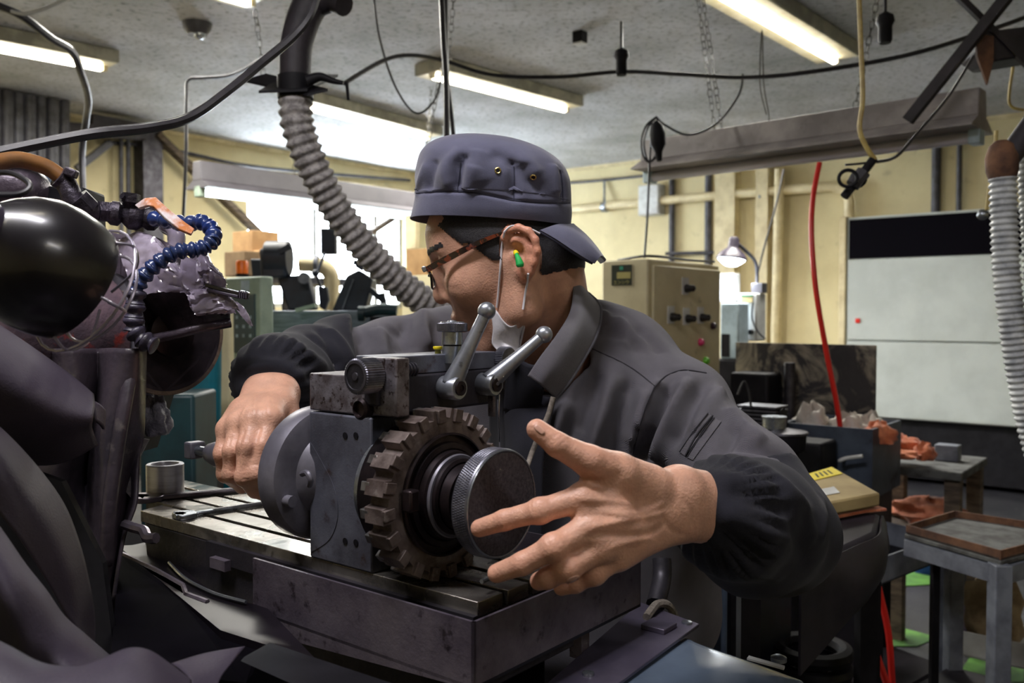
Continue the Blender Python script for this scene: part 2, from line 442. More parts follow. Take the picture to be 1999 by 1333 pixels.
m_lblue = mat('pale_blue_plastic', (176,196,206), (150,168,178), sc=10, rough=.4)
m_stain = mat('stained_board', (52,50,54), (34,32,36), sc=5, lo=.35, hi=.6, rough=.6, c3=(158,150,134), sc3=5, lo3=.44, hi3=.62, dist=2.5)
m_bgrey = mat('blue_grey_plate', (74,84,98), (54,60,74), sc=7, rough=.45, c3=(26,26,34), sc3=9, lo3=.64, hi3=.7)
m_paper = mat('crumpled_paper', (205,200,190), (176,168,156), sc=10, rough=.9)
m_orag = mat('orange_rag', (216,132,92), (184,98,64), sc=18, rough=.95, bump=.002, bsc=120, sheen=.3)
m_wood = mat('dirty_bench_wood', (112,98,82), (72,62,54), sc=10, rough=.8, stretch=(1,1,4))
m_grime = mat('grimy_bench_top', (96,98,96), (54,52,52), sc=14, rough=.7)
m_pack = mat('brown_paper_pack', (178,158,112), (156,136,94), sc=6, rough=.8)
m_yel = mat('yellow_label', (236,214,20), rough=.6)
m_blacksheet = mat('black_bench_cover', (42,38,46), (28,25,32), sc=7, rough=.55)
m_lgrey = mat('grey_frame_paint', (124,130,140), (92,96,108), sc=10, rough=.5)
m_bag = mat('brown_paper_bag', (170,150,116), (130,110,82), sc=14, rough=.8)
m_blue = mat('blue_plastic', (20,60,170), rough=.4)
# foreground machine
m_cast = mat('dark_machine_casting', (42,38,46), (28,25,32), sc=12, rough=.5, metal=.15, rvar=.2, bump=.0006, bsc=90)
m_vise = mat('gunmetal_block', (98,100,112), (70,70,80), sc=16, rough=.46, metal=.3, rvar=.12, c3=(58,44,44), sc3=60, lo3=.6, hi3=.72, bump=.0003, bsc=260)
m_pit = mat('pitted_steel', (126,122,128), (86,78,80), sc=40, rough=.42, metal=.35, c3=(52,40,38), sc3=150, lo3=.54, hi3=.62, bump=.0004, bsc=220)
m_bell = mat('grey_flange_steel', (124,122,132), (100,98,108), sc=18, rough=.38, metal=.35, rvar=.12)
m_cut = mat('stained_cutter_steel', (118,106,102), (78,66,62), sc=35, rough=.5, metal=.3, c3=(150,142,138), sc3=45, lo3=.60, hi3=.72, bump=.0004, bsc=200)
m_cutd = mat('oily_brown_steel', (58,48,50), (34,28,32), sc=30, rough=.32, metal=.7, rvar=.15)
m_carb = mat('carbide_insert', (150,150,150), (110,104,100), sc=60, rough=.3, metal=.8)
m_chrome = mat('worn_chrome', (176,182,190), (140,146,154), sc=30, rough=.25, metal=.9, rvar=.15)
m_alu = mat('cast_lever_metal', (172,176,184), (140,144,152), sc=26, rough=.34, metal=.75, c3=(100,100,106), sc3=60, lo3=.62, hi3=.7)
m_face = mat('granular_disc_face', (98,94,100), (70,66,72), sc=300, lo=.35, hi=.65, rough=.6, metal=.4, bump=.0006, bsc=420)
m_knurl = mat('knurled_steel', (130,130,140), (100,100,110), sc=60, rough=.36, metal=.8)
m_table = mat('oily_ground_table', (196,190,180), (140,134,128), sc=7, rough=.13, metal=.8, rvar=.2, c3=(120,116,108), sc3=16, lo3=.5, hi3=.62, dist=1.2)
m_tray = mat('grimy_tray_steel', (122,114,124), (84,76,88), sc=13, lo=.35, hi=.65, rough=.42, metal=.5, rvar=.15, c3=(44,36,44), sc3=50, lo3=.58, hi3=.7, bump=.0005, bsc=150)
m_oil = mat('oily_trough', (30,26,32), (18,15,20), sc=10, rough=.3, metal=.1, spec=.3)
m_sleeve = mat('turned_aluminium', (206,206,216), (186,184,194), sc=20, rough=.28, metal=.5, stretch=(1,1,14))
m_wrench = mat('wrench_steel', (132,124,134), (106,98,108), sc=30, rough=.3, metal=.85)
m_rubber = mat('black_rubber_sheet', (64,56,70), (50,43,56), sc=4, rough=.6, bump=.0004, bsc=400)
m_rubber2 = mat('oily_rubber_sheet', (66,58,66), (40,36,44), sc=12, rough=.4, bump=.002, bsc=26, c3=(92,86,84), sc3=18)
m_lamp = mat('glossy_black_shade', (20,17,22), rough=.3, coat=.6, c3=(44,42,46), sc3=500, lo3=.68, hi3=.72)
m_lampneck = mat('satin_black_neck', (74,66,82), (56,50,62), sc=30, rough=.4)
m_wire = mat('lamp_guard_wire', (176,170,186), rough=.3, metal=.7)
m_housing = mat('peeling_red_paint', (104,84,92), (74,62,74), sc=14, rough=.55, bump=.002, bsc=60, c3=(140,52,48), sc3=22, lo3=.6, hi3=.66)
m_hose = mat('orange_brown_hose', (140,96,52), (100,72,48), sc=12, rough=.45)
m_dirtyv = mat('grimy_valve_metal', (72,66,78), (44,40,48), sc=40, rough=.38, metal=.5, bump=.002, bsc=120)
m_lever = mat('rusty_orange_lever', (196,120,66), (224,214,216), sc=26, lo=.46, hi=.6, rough=.4)
m_bluel = mat('blue_segment_plastic', (26,50,112), (40,54,92), sc=16, rough=.28, coat=.4)
m_dirtyl = mat('grimy_segment_plastic', (62,58,76), (40,36,48), sc=30, rough=.4, bump=.001, bsc=90)
m_plast = mat('clear_plastic_film', (176,166,184), (128,118,138), sc=9, rough=.16, coat=.8, spec=.8)
m_hood = mat('dark_wheel_hood', (98,88,100), (58,50,60), sc=18, rough=.35, metal=.3, bump=.002, bsc=60)
m_wheel = mat('grinding_wheel_stone', (56,46,54), (42,34,42), sc=40, rough=.7)
m_wheele = mat('grinding_wheel_rim', (120,100,84), (84,70,64), sc=60, rough=.7)
m_sludge = mat('pale_sludge_lump', (150,148,160), (96,94,108), sc=30, rough=.5, bump=.004, bsc=70)
m_bluem = mat('grey_blue_cover', (96,110,128), (80,92,108), sc=4, rough=.22, coat=.5)
m_plate = mat('mauve_grey_plate', (112,106,124), (92,86,104), sc=9, rough=.38, metal=.5)
# person
m_hair = mat('black_hair', (22,20,24), (46,44,48), sc=600, rough=.55, bump=.0008, bsc=900)
m_cloth = mat('charcoal_twill', (108,105,113), (94,92,99), sc=9, rough=.88, sheen=.12, bump=.0005, wave=420)
m_clothl = mat('charcoal_twill_collar', (110,107,115), (98,95,102), sc=9, rough=.88, sheen=.3, bump=.0005, wave=420)
m_navy = mat('navy_cotton', (25,25,37), (20,20,30), sc=12, rough=.92, sheen=.05, bump=.0003, bsc=700)
m_cap = mat('slate_blue_cap', (94,95,118), (84,85,107), sc=14, rough=.9, sheen=.35, bump=.0003, bsc=800)
m_seam = mat('dark_seam_thread', (48,47,52), rough=.9)
m_seaml = mat('seam_thread', (92,91,98), rough=.9)
m_capseam = mat('cap_seam_thread', (54,55,72), rough=.9)
m_brass = mat('brass_eyelet', (170,150,90), rough=.3, metal=.9)
m_tort = mat('tortoiseshell', (30,15,12), (104,44,26), sc=110, lo=.5, hi=.56, rough=.15, coat=.6)
m_lens = mat('spectacle_lens', (200,215,220), rough=.05, alpha=.25)
m_mask = mat('white_mask_cloth', (226,224,230), (212,210,216), sc=30, rough=.85, bump=.0002, bsc=600)
m_plug = mat('green_foam_plug', (20,170,80), rough=.6)
m_cord = mat('beige_cord', (140,132,122), (110,102,94), sc=120, rough=.9, bump=.0006, bsc=400)
m_nail = mat('fingernail', (206,160,140), rough=.3, coat=.4)
m_scrub = mat('dark_undershirt', (30,30,40), rough=.9)
# skin: colour attribute carries lips, stubble and knuckle redness
m_skin = bpy.data.materials.new('skin'); m_skin.use_nodes = True
_N = m_skin.node_tree.nodes; _L = m_skin.node_tree.links; _b = _N['Principled BSDF']
_at = _N.new('ShaderNodeAttribute'); _at.attribute_name = 'tone'
_n = _N.new('ShaderNodeTexNoise'); _n.inputs['Scale'].default_value = 60; _n.inputs['Detail'].default_value = 5
_tc = _N.new('ShaderNodeTexCoord'); _L.new(_tc.outputs['Object'], _n.inputs['Vector'])
_mr = _N.new('ShaderNodeMapRange'); _mr.inputs[1].default_value = .3; _mr.inputs[2].default_value = .7; _mr.inputs[3].default_value = .84; _mr.inputs[4].default_value = 1.1
_L.new(_n.outputs[0], _mr.inputs[0])
_vm = _N.new('ShaderNodeVectorMath'); _vm.operation = 'SCALE'; _L.new(_at.outputs['Color'], _vm.inputs[0]); _L.new(_mr.outputs[0], _vm.inputs['Scale'])
_L.new(_vm.outputs[0], _b.inputs['Base Color']); _b.inputs['Roughness'].default_value = .42
_b.inputs['Subsurface Weight'].default_value = .12; _b.inputs['Subsurface Radius'].default_value = (.01, .004, .002); _b.inputs['Subsurface Scale'].default_value = .8
_n2 = _N.new('ShaderNodeTexNoise'); _n2.inputs['Scale'].default_value = 420; _n2.inputs['Detail'].default_value = 3; _L.new(_tc.outputs['Object'], _n2.inputs['Vector'])
_bp = _N.new('ShaderNodeBump'); _bp.inputs['Distance'].default_value = .0006; _L.new(_n2.outputs[0], _bp.inputs['Height']); _L.new(_bp.outputs[0], _b.inputs['Normal'])
# ================================================================= ROOM SHELL
SW = -6.81; TR = 7.61; CZ = 2.80; SN = 4.2; TN = -3.2     # window wall, right wall, ceiling, near walls
def rw(px, py, off=0.): return hit(px, py, 't', TR - off)
def ww(px, py, off=0.): return hit(px, py, 's', SW + off)
def cl(px, py, off=0.): return hit(px, py, 'z', CZ - off)
struct('floor', MB().gbox(SW - .2, SN + .2, TN - .2, TR + .2, -.1, 0), m_floor)
struct('ceiling', MB().gbox(SW - .2, SN + .2, TN - .2, TR + .2, CZ, CZ + .12), m_ceil)
struct('wall_right', MB().gbox(SW - .2, SN + .2, TR, TR + .15, 0, CZ), m_wall)
struct('wall_near', MB().gbox(SW - .2, SN + .2, TN - .15, TN, 0, CZ), m_wall)
struct('wall_side', MB().gbox(SN, SN + .15, TN, TR, 0, CZ), m_wall)
# window wall with an opening
wl = Gc(ww(484, 500)); wr = Gc(ww(792, 500)); T0w, T1w = wl[1], wr[1]; ZT = 2.52; ZB = Gc(ww(640, 600))[2]
mb = MB(); mb.gbox(SW - .15, SW, TN, T0w, 0, CZ); mb.gbox(SW - .15, SW, T1w, TR, 0, CZ)
mb.gbox(SW - .15, SW, T0w, T1w, 0, ZB); mb.gbox(SW - .15, SW, T0w, T1w, ZT, CZ); struct('wall_left', mb, m_wall)
win = P('window_1', MB().gbox(SW - .10, SW - .06, T0w, T0w + .04, ZB, ZT).gbox(SW - .10, SW - .06, T1w - .04, T1w, ZB, ZT)
    .gbox(SW - .10, SW - .06, T0w, T1w, ZB, ZB + .04).gbox(SW - .10, SW - .06, T0w, T1w, ZT - .04, ZT), m_wframe, kind='structure', smooth=False)
tm = Gc(ww(740, 500))[1]
P('mullion', MB().gbox(SW - .10, SW - .05, tm - .025, tm + .025, ZB, ZT), m_wframe, win, smooth=False)
tq = (T0w + tm) / 2
P('mullion', MB().gbox(SW - .10, SW - .05, tq - .02, tq + .02, ZB, ZT), m_wframe, win, smooth=False)
for a, b in ((T0w, tq), (tq, tm), (tm, T1w)):
    P('pane', MB().gbox(SW - .085, SW - .08, a + .02, b - .02, ZB + .03, ZT - .03), m_glass, win, smooth=False)
# wainscot of dark ribbed sheet below the white unit on the right wall
mb = MB(); p = Gc(rw(1640, 880)); struct('trim_1', MB().gbox(p[0], SN, TR - .03, TR - .005, 0, .42), m_black)
wcot = bpy.data.objects['trim_1']
for i in range(5):
    z = .02 + i * .08
    P('rib', MB().gbox(p[0], SN - .1, TR - .06, TR - .03, z, z + .055), m_black, wcot, bevel=.006)
# cove line and grimy joint lines on the walls
struct('trim_2', MB().gbox(SW, SN, TR - .03, TR - .002, CZ - .035, CZ - .002), m_pipe)
struct('trim_3', MB().gbox(SW + .002, SW + .03, TN, TR - .03, CZ - .035, CZ - .002), m_pipe)
# floor paint strips
for pts in ([(1740,1090),(1999,1050),(1999,1130),(1760,1145)], [(1720,1215),(1830,1245),(1790,1262),(1715,1262)], [(1860,1330),(1900,1275),(1999,1290),(1999,1333)]):
    q = [hit(x, y, 'z', .002) for x, y in pts]
    struct('floor_marking', MB().prism(q, Z * .003), m_green)
# pilasters on the right wall
for k, (x0, x1) in enumerate(((1405, 1444), (1484, 1508))):
    a, b = Gc(rw(x0, 500)), Gc(rw(x1, 500)); struct('trim_%d' % (4 + k), MB().gbox(a[0], b[0], TR - .12, TR - .002, 0, CZ - .04), m_pipe)
for k, (x0, x1) in enumerate(((262, 300),)):
    a, b = Gc(ww(x0, 400)), Gc(ww(x1, 400)); struct('trim_6', MB().gbox(SW + .002, SW + .15, a[1], b[1], 0, CZ - .04), m_steel)

# ================================================================= CEILING LIGHTS
def fixture(name, label, p0, p1, w, drop=0.0, lit=True, group='ceiling fluorescent lights', power=32, ends=(0, 0)):
    """batten with a sloping reflector, one tube; p0,p1 ends on the ceiling plane (G coords s,t)"""
    a = Vector((p0[0], p0[1], 0)); b = Vector((p1[0], p1[1], 0)); L = (b - a).length; d = (b - a).normalized()
    root = thing(name, label, 'light', (a + b) / 2 + Z * (CZ - drop - .09), group)
    zt = CZ - drop; x = d.cross(Z).normalized()
    mb = MB(); o = a + Z * zt
    sec = [(-w * .5, 0), (-w * .5, -.012), (-w * .32, -.065), (w * .32, -.065), (w * .5, -.012), (w * .5, 0)]
    mb.prism([o + x * sx + Z * sz for sx, sz in [(-w / 2, -.004), (w / 2, -.004), (w / 2, -.075), (-w / 2, -.075)]], d * L)
    P('housing', mb, m_fix, root, bevel=.004, smooth=False)
    P('reflector', MB().obox(o + x * (-w / 2 + .008) - Z * .0785 + d * .01, d * (L - .02), x * (w - .016), Z * .003), m_fixin, root, smooth=False)
    ty = -.095
    P('tube', MB().cyl(o + d * .04 + Z * ty, o + d * (L - .06) + Z * ty, .0165, n=12), m_tube if lit else m_tubeoff, root)
    for e in (.02, L - .05):
        P('socket', MB().obox(o + d * e - x * .018 + Z * (ty - .012), d * .025, x * .036, Z * .04), m_fixin, root, bevel=.003)
    return root, (a + b) / 2
lampdir = U
def lamp_on_ceiling(px0, py0, px1, py1, name='ceiling_light', label='', w=.2, L=None):
    a = hit(px0, py0, 'z', CZ - .078); b = hit(px1, py1, 'z', CZ - .078)
    if L: b = a + (b - a).normalized() * L
    return fixture(name, label, (a.x, a.y), (b.x, b.y), w)
LAMPS = []
for args in (
    ((-330, 28, 118, 113), 'left ceiling light cut off by the upper left edge of the picture', 1.3),
    ((836, 142, 1112, 213), 'grey fluorescent ceiling light just above the cap, beside the hanging black poles', None),
    ((588, 203, 842, 268), 'fluorescent ceiling light partly behind the ribbed exhaust hose', None),
    ((1330, -60, 1636, 118), 'largest bright fluorescent ceiling light at the upper right', None),
    ((200, -85, 505, 6), 'ceiling light at the top edge left of the exhaust duct', None)):
    r, c = lamp_on_ceiling(*args[0], label=args[1], L=args[2], w=.25); LAMPS.append(c)
for i, c in enumerate(LAMPS):
    area('lamp_light', (c.x, c.y, CZ - .13), (c.x, c.y, 0), 1.1, .18, 48, (1, .97, .9))
# the row goes on behind the camera
for (x, y) in ((-.95, -.05), (1.15, -1.3)):
    fixture('ceiling_light', 'fluorescent ceiling light out of view, %s' % ('almost over the viewpoint' if x < 0 else 'behind the viewpoint'), (x, y), (x + U.x * 1.2, y + U.y * 1.2), .25)
    area('lamp_light', (x + .4, y + .5, CZ - .13), (x + .4, y + .5, 0), 1.1, .18, 24 if x < 0 else 9, (.97, .94, 1))

# hanging cool lamp in front of the window (lit) and the grimy unlit one at the right
def hanging(name, label, pa, pb, dia, lit, m_h, chains, group=None, hgt=.07):
    a = Vector(pa); b = Vector(pb); d = (b - a).normalized(); L = (b - a).length; x = d.cross(Z).normalized(); y = Z
    root = thing(name, label, 'light', (a + b) / 2, group)
    P('housing', MB().prism([a + x * q + Z * w_ for q, w_ in ((-.035, hgt), (.035, hgt), (.045, .0), (-.045, 0))], d * L), m_h, root, bevel=.004, smooth=False)
    P('reflector', MB().prism([a + x * q + Z * w_ for q, w_ in ((-.045, 0), (.045, 0), (.11, -.035), (.11, -.04), (-.11, -.04), (-.11, -.035))], d * L), m_h, root, smooth=False)
    P('tube', MB().cyl(a + d * .03 - Z * .06, b - d * .03 - Z * .06, dia, n=14), m_tubec if lit else m_tubeoff, root)
    for e in (.0, L - .035):
        P('socket', MB().obox(a + d * e - x * .028 - Z * .085, d * .035, x * .056, Z * .06), m_pgreen if lit else m_lblue, root, bevel=.004)
    return root, a, b
pa = W(384, 352, 4.6); d0 = hit(812, 380, 'z', pa.z)
# runs parallel to the window wall
q = W(384, 352, 4.6); k = Gc(q); e = hit(840, 392, 's', k[0]); e.z = q.z
hanging('hanging_tube_light', 'lit tube light hanging on a chain in front of the bright window', q, e, .017, True, m_fixdark, 0, hgt=.10)
area('tube_light', (q + e) / 2 - Z * .11, (q + e) / 2 - Z * 2, 1.3, .1, 10, (.92, 1, .98))
cz = q.z + .10
P1 = q.lerp(e, .36); top = Vector((P1.x - .05, P1.y, CZ))
chain('lamp_chain', 'thin chain holding the lit tube light, left of the ribbed hose', top, P1 + Z * .1, .038, .0018, m_chain)
P1 = q.lerp(e, .96)
chain('lamp_chain', 'thin chain hanging just left of the crown of the cap', Vector((P1.x + .06, P1.y, CZ)), P1 + Z * .1, .038, .0018, m_chain)
q2 = W(1262, 318, 3.6); e2 = W(1918, 258, 2.75); e2.z = q2.z
hanging('hanging_tube_light', 'unlit grimy tube light hanging on chains above the control cabinet', q2, e2, .019, False, m_fixr, 0, hgt=.085)
for (f, dx, lab) in ((.25, -.12, 'pair of chain strands at the left end of the unlit hanging light'), (.68, .16, 'chain slanting up from the right half of the unlit hanging light')):
    p = q2.lerp(e2, f) + Z * .085
    dd = (e2 - q2).normalized()
    chain('lamp_chain', lab, Vector((p.x, p.y, CZ)) + dd * dx, p, .034, .0016, m_chain)
    if f < .4: chain('lamp_chain', 'second strand of chain at the left end of the unlit light', Vector((p.x, p.y, CZ)) + dd * (dx + .015), p + dd * .03, .034, .0016, m_chain)
p = q2.lerp(e2, .42) + Z * .085
solo('wire_hook', MB().tube([p, p + Z * .02 + A * .01, p + Z * .15 - A * .012, p + Z * .34 - A * .02, p + Z * .15 + A * .003 - A * .03, p + Z * .03], .0025, 6), m_chain, 'thin wire loop holding the middle of the unlit light', 'hook')

# small ceiling things
c = cl(385, 45); r = thing('smoke_detector', 'dark round detector on the ceiling at the upper left', 'detector', c - Z * .06)
P('base', MB().lathe([(.075, 0), (.07, .03), (.05, .06)], c, -Z, 24), m_conduit, r); P('dome', MB().ball(c - Z * .06 + A * .02, .03, 12), m_chrome, r)
c = cl(1132, 62); r = thing('ceiling_sensor', 'small black square sensor on the ceiling with a white rim', 'sensor', c - Z * .07)
P('body', MB().obox(c - A * .03 - U * .03 - Z * .06, A * .06, U * .06, Z * .06), m_black, r, bevel=.004); P('rim', MB().obox(c - A * .027 - U * .027 - Z * .068, A * .054, U * .054, Z * .008), m_white, r)
def pendant(px, py0, py1, py2, label, d):
    top = W(px, py0, d); a = W(px, py1, d); b = W(px, py2, d)
    if top.z > CZ: top.z = CZ
    r = thing('hanging_plug', label, 'plug', b)
    P('cord', MB().cyl(top, a, .006, n=8), m_cable, r)
    P('plug_body', MB().lathe([(.012, 0), (.026, .01), (.03, .03), (.022, .045), (.022, .09), (.018, .10)], a, (b - a), 12), m_black, r)
    P('prong', MB().cyl(b, b - Z * .025, .005, n=6), m_chrome, r)
pendant(1213, 42, 95, 133, 'black plug hanging from the ceiling in the middle, on the long cable', 3.3)
pendant(1728, -10, 25, 62, 'black plug hanging at the top right, right of the yellow cord', 2.9)
# long cable across the ceiling and other cords (pixel, depth)
cable('ceiling_cable', 'long black cable sagging across the whole ceiling to the brace', [(672,163,2.9),(745,120,3.1),(800,108,3.2),(865,118,3.3),(960,146,3.3),(1090,150,3.3),(1213,140,3.3),(1330,145,3.2),(1450,151,3.1),(1570,142,3.0),(1760,110,2.9),(1910,66,2.9),(2040,20,2.9)], .0075, m_cable)
cable('thin_cable', 'thin black cord looping down left of the black poles', [(728,-20,3.3),(740,70,3.3),(770,165,3.3),(810,220,3.3),(845,200,3.3),(862,150,3.3),(868,90,3.3)], .004, m_cable)
cable('drop_cable', 'thin cord running over the ceiling then dropping straight down at the left', [(590,60,3.6),(520,108,3.7),(455,145,3.8),(400,152,3.8),(368,156,3.8),(364,190,3.8),(363,300,3.8),(358,420,3.8),(350,560,3.8)], .0075, m_cable)
cable('thick_cable', 'thick black cable curving from the left edge up over the exhaust hose', [(-30,305,1.1),(60,285,1.12),(180,262,1.15),(290,250,1.2),(370,230,1.25),(440,182,1.3),(510,125,1.36),(570,75,1.4),(605,30,1.42),(625,-30,1.45)], .0068, m_cable)
cable('thick_cable', 'second strand lying along the thick black cable at the left', [(-30,298,1.12),(60,279,1.14),(180,256,1.17),(290,244,1.22),(370,224,1.27),(440,178,1.32),(510,119,1.38),(570,68,1.42),(605,22,1.44),(622,-30,1.47)], .0042, m_cable)
cable('wall_cable', 'sagging cable coiled near the left end of the unlit hanging light', [(1450,145,3.3),(1442,185,3.3),(1400,240,3.3),(1345,263,3.3),(1300,245,3.3),(1280,228,3.3)], .0045, m_cable)
for i, (lab, dx) in enumerate((('outer loop of the cable coil left of the unlit light', 0), ('inner loop of the cable coil left of the unlit light', 5))):
    cable('cable_coil', lab, [(1282,228,3.3 + .01 * i),(1262 + dx,245,3.3),(1252 + dx,275,3.3),(1256 + dx,305,3.3),(1270,316,3.3),(1290 - dx,290,3.3),(1292 - dx,250,3.3),(1282,230,3.3)], .004, m_cable)
cable('drop_cable', 'thin cord dropping from the coil down to the control cabinet', [(1272,240,3.31),(1268,320,3.31),(1264,420,3.31),(1258,504,3.31)], .0045, m_cable)
r = thing('inline_plug', 'black oval cable plug hanging in the coil of cable', 'plug', W(1284,300,3.28))
P('plug_body', MB().lathe([(.008, 0), (.024, .02), (.03, .05), (.028, .09), (.014, .115), (.01, .15)], W(1281,236,3.28), W(1286,300,3.28) - W(1281,236,3.28), 14), m_black, r)
P('prong', MB().cyl(W(1286,298,3.28), W(1287,308,3.28), .004, n=6), m_chrome, r)
cable('yellow_cable', 'yellow cord hanging in front of the unlit light down to the valve', [(1676,-30,2.2),(1680,80,2.2),(1684,190,2.2),(1678,250,2.2),(1690,285,2.2),(1708,312,2.2)], .0062, m_ycable)
yc = cable('yellow_cable', 'yellow cord with a knot at the right beside the white hose', [(1945,255,2.3),(1940,320,2.3),(1931,370,2.3),(1926,410,2.3)], .005, m_ycable)
P('end_bob', MB().ball(W(1918,419,2.3), .014), m_chrome, yc)
cable('thin_cable', 'thin dark cord from the brace down to the valve', [(1900,110,2.4),(1850,190,2.4),(1790,260,2.4),(1750,305,2.3),(1712,316,2.2)], .004, m_cable)
cable('thin_cable', 'thin cord at the far right of the ceiling', [(1975,60,3.),(1978,120,3.),(1970,200,3.),(1999,215,3.)], .005, m_ycable)
cable('thin_cable', 'dark cord hanging beside the pipe behind the desk lamp', [(1530,330,4.6),(1515,400,4.6),(1490,490,4.6),(1478,540,4.6)], .005, m_cable)
# brace, duct stub and cross bars top right
solo('diagonal_brace', MB().bar(W(1772,236,2.7), W(1985,-30,2.5), .03, .03), m_duct, 'dark diagonal steel brace running up to the top right corner', 'brace')
solo('cross_brace', MB().bar(W(1868,-10,2.6), W(2040,160,2.6), .018, .018), m_duct, 'thin dark cross brace over the stub of duct', 'brace')
r = thing('duct_stub', 'dark pointed duct stub at the right edge of the ceiling', 'duct', W(1950,160,2.6))
P('body', MB().prism([W(1912,62,2.6),W(2060,44,2.6),W(2060,100,2.6),W(1940,120,2.6),W(1912,100,2.6)], FW * .12), m_duct, r, bevel=.006)
P('pointed_flap', MB().prism([W(1906,66,2.58),W(1940,70,2.58),W(1940,118,2.58),W(1928,165,2.58),W(1908,110,2.58)], FW * .01), m_rust, r)
# two black poles and chain at centre
for (x0, x1, lab, wd_) in ((864, 868, 'left one of the two thin black poles hanging above the cap', .012), (884, 892, 'right cord of the pair hanging above the cap', .008)):
    pass
solo('hanging_pole', MB().tube(wpts([(861,-30,2.5),(866,80,2.5),(871,160,2.5),(872,300,2.5),(872,420,2.5)]), .0085, 8), m_cable, 'thick black cord hanging straight down behind the crown of the cap', 'cord')
solo('hanging_pole', MB().tube(wpts([(870,-30,2.55),(872,130,2.55),(880,210,2.55),(888,300,2.55),(892,400,2.55)]), .0065, 8), m_cable, 'thinner black cord parting to the right behind the crown of the cap', 'cord')
chain('lamp_chain', 'chain hanging beside the black cords above the ceiling light', W(888,-40,3.4), W(876,120,3.4), .034, .0016, m_chain)
chain('lamp_chain', 'chain slanting down left from the ceiling light towards the cap', W(862,135,3.5), W(828,318,3.6), .034, .0016, m_chain)
chain('duct_chain', 'chain hanging at the left side of the dark duct', W(498,20,3.2), W(515,150,3.2), .034, .0016, m_chain)

# ================================================================= EXHAUST HOSE
def ribbed(pitch, r0, amp):
    return lambda L, T: r0 + amp * math.sin(2 * pi * L / pitch)
def hose(name, label, pts, r, pitch, amp, m, nn=28, n=20, parent=None, sm=None):
    Pts = crom(wpts(pts), 24); out = [Pts[0]]; acc = 0
    for a, b in zip(Pts, Pts[1:]):      # resample evenly at pitch/8
        seg = (b - a).length; st = pitch / 8; t = st - acc
        while t <= seg: out.append(a.lerp(b, t / seg)); t += st
        acc = (acc + seg) % st
    mb = MB().tube(out, r, n, 1, rf=ribbed(pitch, r, amp), raw=True)
    if parent is not None: return P(name, mb, m, parent, angle=180)
    return tag(P(name, mb, m, None, angle=180), label, 'hose')
ex = thing('exhaust_duct', 'dark exhaust duct with a grey ribbed hose curving down behind the man', 'duct', W(575,190,2.1))
P('smooth_duct', MB().tube(wpts([(800,-560,2.0),(740,-250,2.05),(675,-60,2.1),(612,0,2.1),(582,70,2.1),(576,130,2.1),(576,195,2.1)]), .046, 20, rf=lambda L, T: .055 - .019 * min(1, L / T)), m_duct, ex, angle=180)
hose('ribbed_hose', '', [(577,178,2.1),(580,240,2.1),(604,310,2.12),(645,390,2.16),(694,460,2.2),(745,520,2.25),(800,568,2.3),(870,615,2.36),(940,650,2.4)], .0375, .0228, .0038, m_flex, parent=ex)
P('collar', MB().cyl(W(576,150,2.1), W(577,192,2.1), .042, n=24), m_black, ex)
P('duct_nozzle', MB().tube(wpts([(625,10,2.1),(650,2,2.08),(672,10,2.06)]), .026, 14), m_duct, ex)
br = thing('duct_bracket', 'black cross bracket holding the exhaust duct under the ceiling', 'bracket', W(570,170,2.15))
P('plate', MB().prism([W(476,160,2.2),W(520,148,2.2),W(640,178,2.05),W(600,188,2.05)], Z * .006), m_black, br, smooth=False)
P('plate', MB().prism([W(505,182,2.05),W(560,150,2.25),W(660,150,2.25),W(600,178,2.05)], Z * .006), m_black, br, smooth=False)
P('clamp', MB().tube(wpts([(600,158,2.05),(625,150,2.05),(650,158,2.05),(670,162,2.05)]), .012, 10, rf=lambda L, T: .013 - .008 * L / T), m_black, br)
P('hanger', MB().cyl(W(677,160,2.05), W(680,195,2.05), .004, n=6), m_black, br)
# white ribbed hoses at the right
wh = thing('white_hose', 'white ribbed hose hanging at the right edge in front of the white unit', 'hose', W(1965,330,1.9))
hose('ribbed_hose', '', [(1957,335,1.9),(1960,420,1.9),(1964,520,1.9),(1975,620,1.9),(1990,720,1.9),(2012,830,1.9),(2050,960,1.9)], .0265, .0135, .0022, m_whose, parent=wh)
P('wrapped_collar', MB().lathe([(.026, 0), (.032, .02), (.033, .05), (.024, .075), (.012, .085)], W(1957,352,1.9), W(1955,290,1.9) - W(1957,352,1.9), 18), m_rust, wh)
hose('white_hose', 'second white ribbed hose just entering at the right edge', [(2006,300,1.95),(2012,420,1.95),(2020,560,1.95),(2040,700,1.95)], .021, .0135, .002, m_whose)
solo('exhaust_pipe', MB().cyl(W(2060,180,1.9), W(1966,312,1.9), .024, n=16), m_duct, 'dark round duct arm above the white hose at the right edge', 'duct')

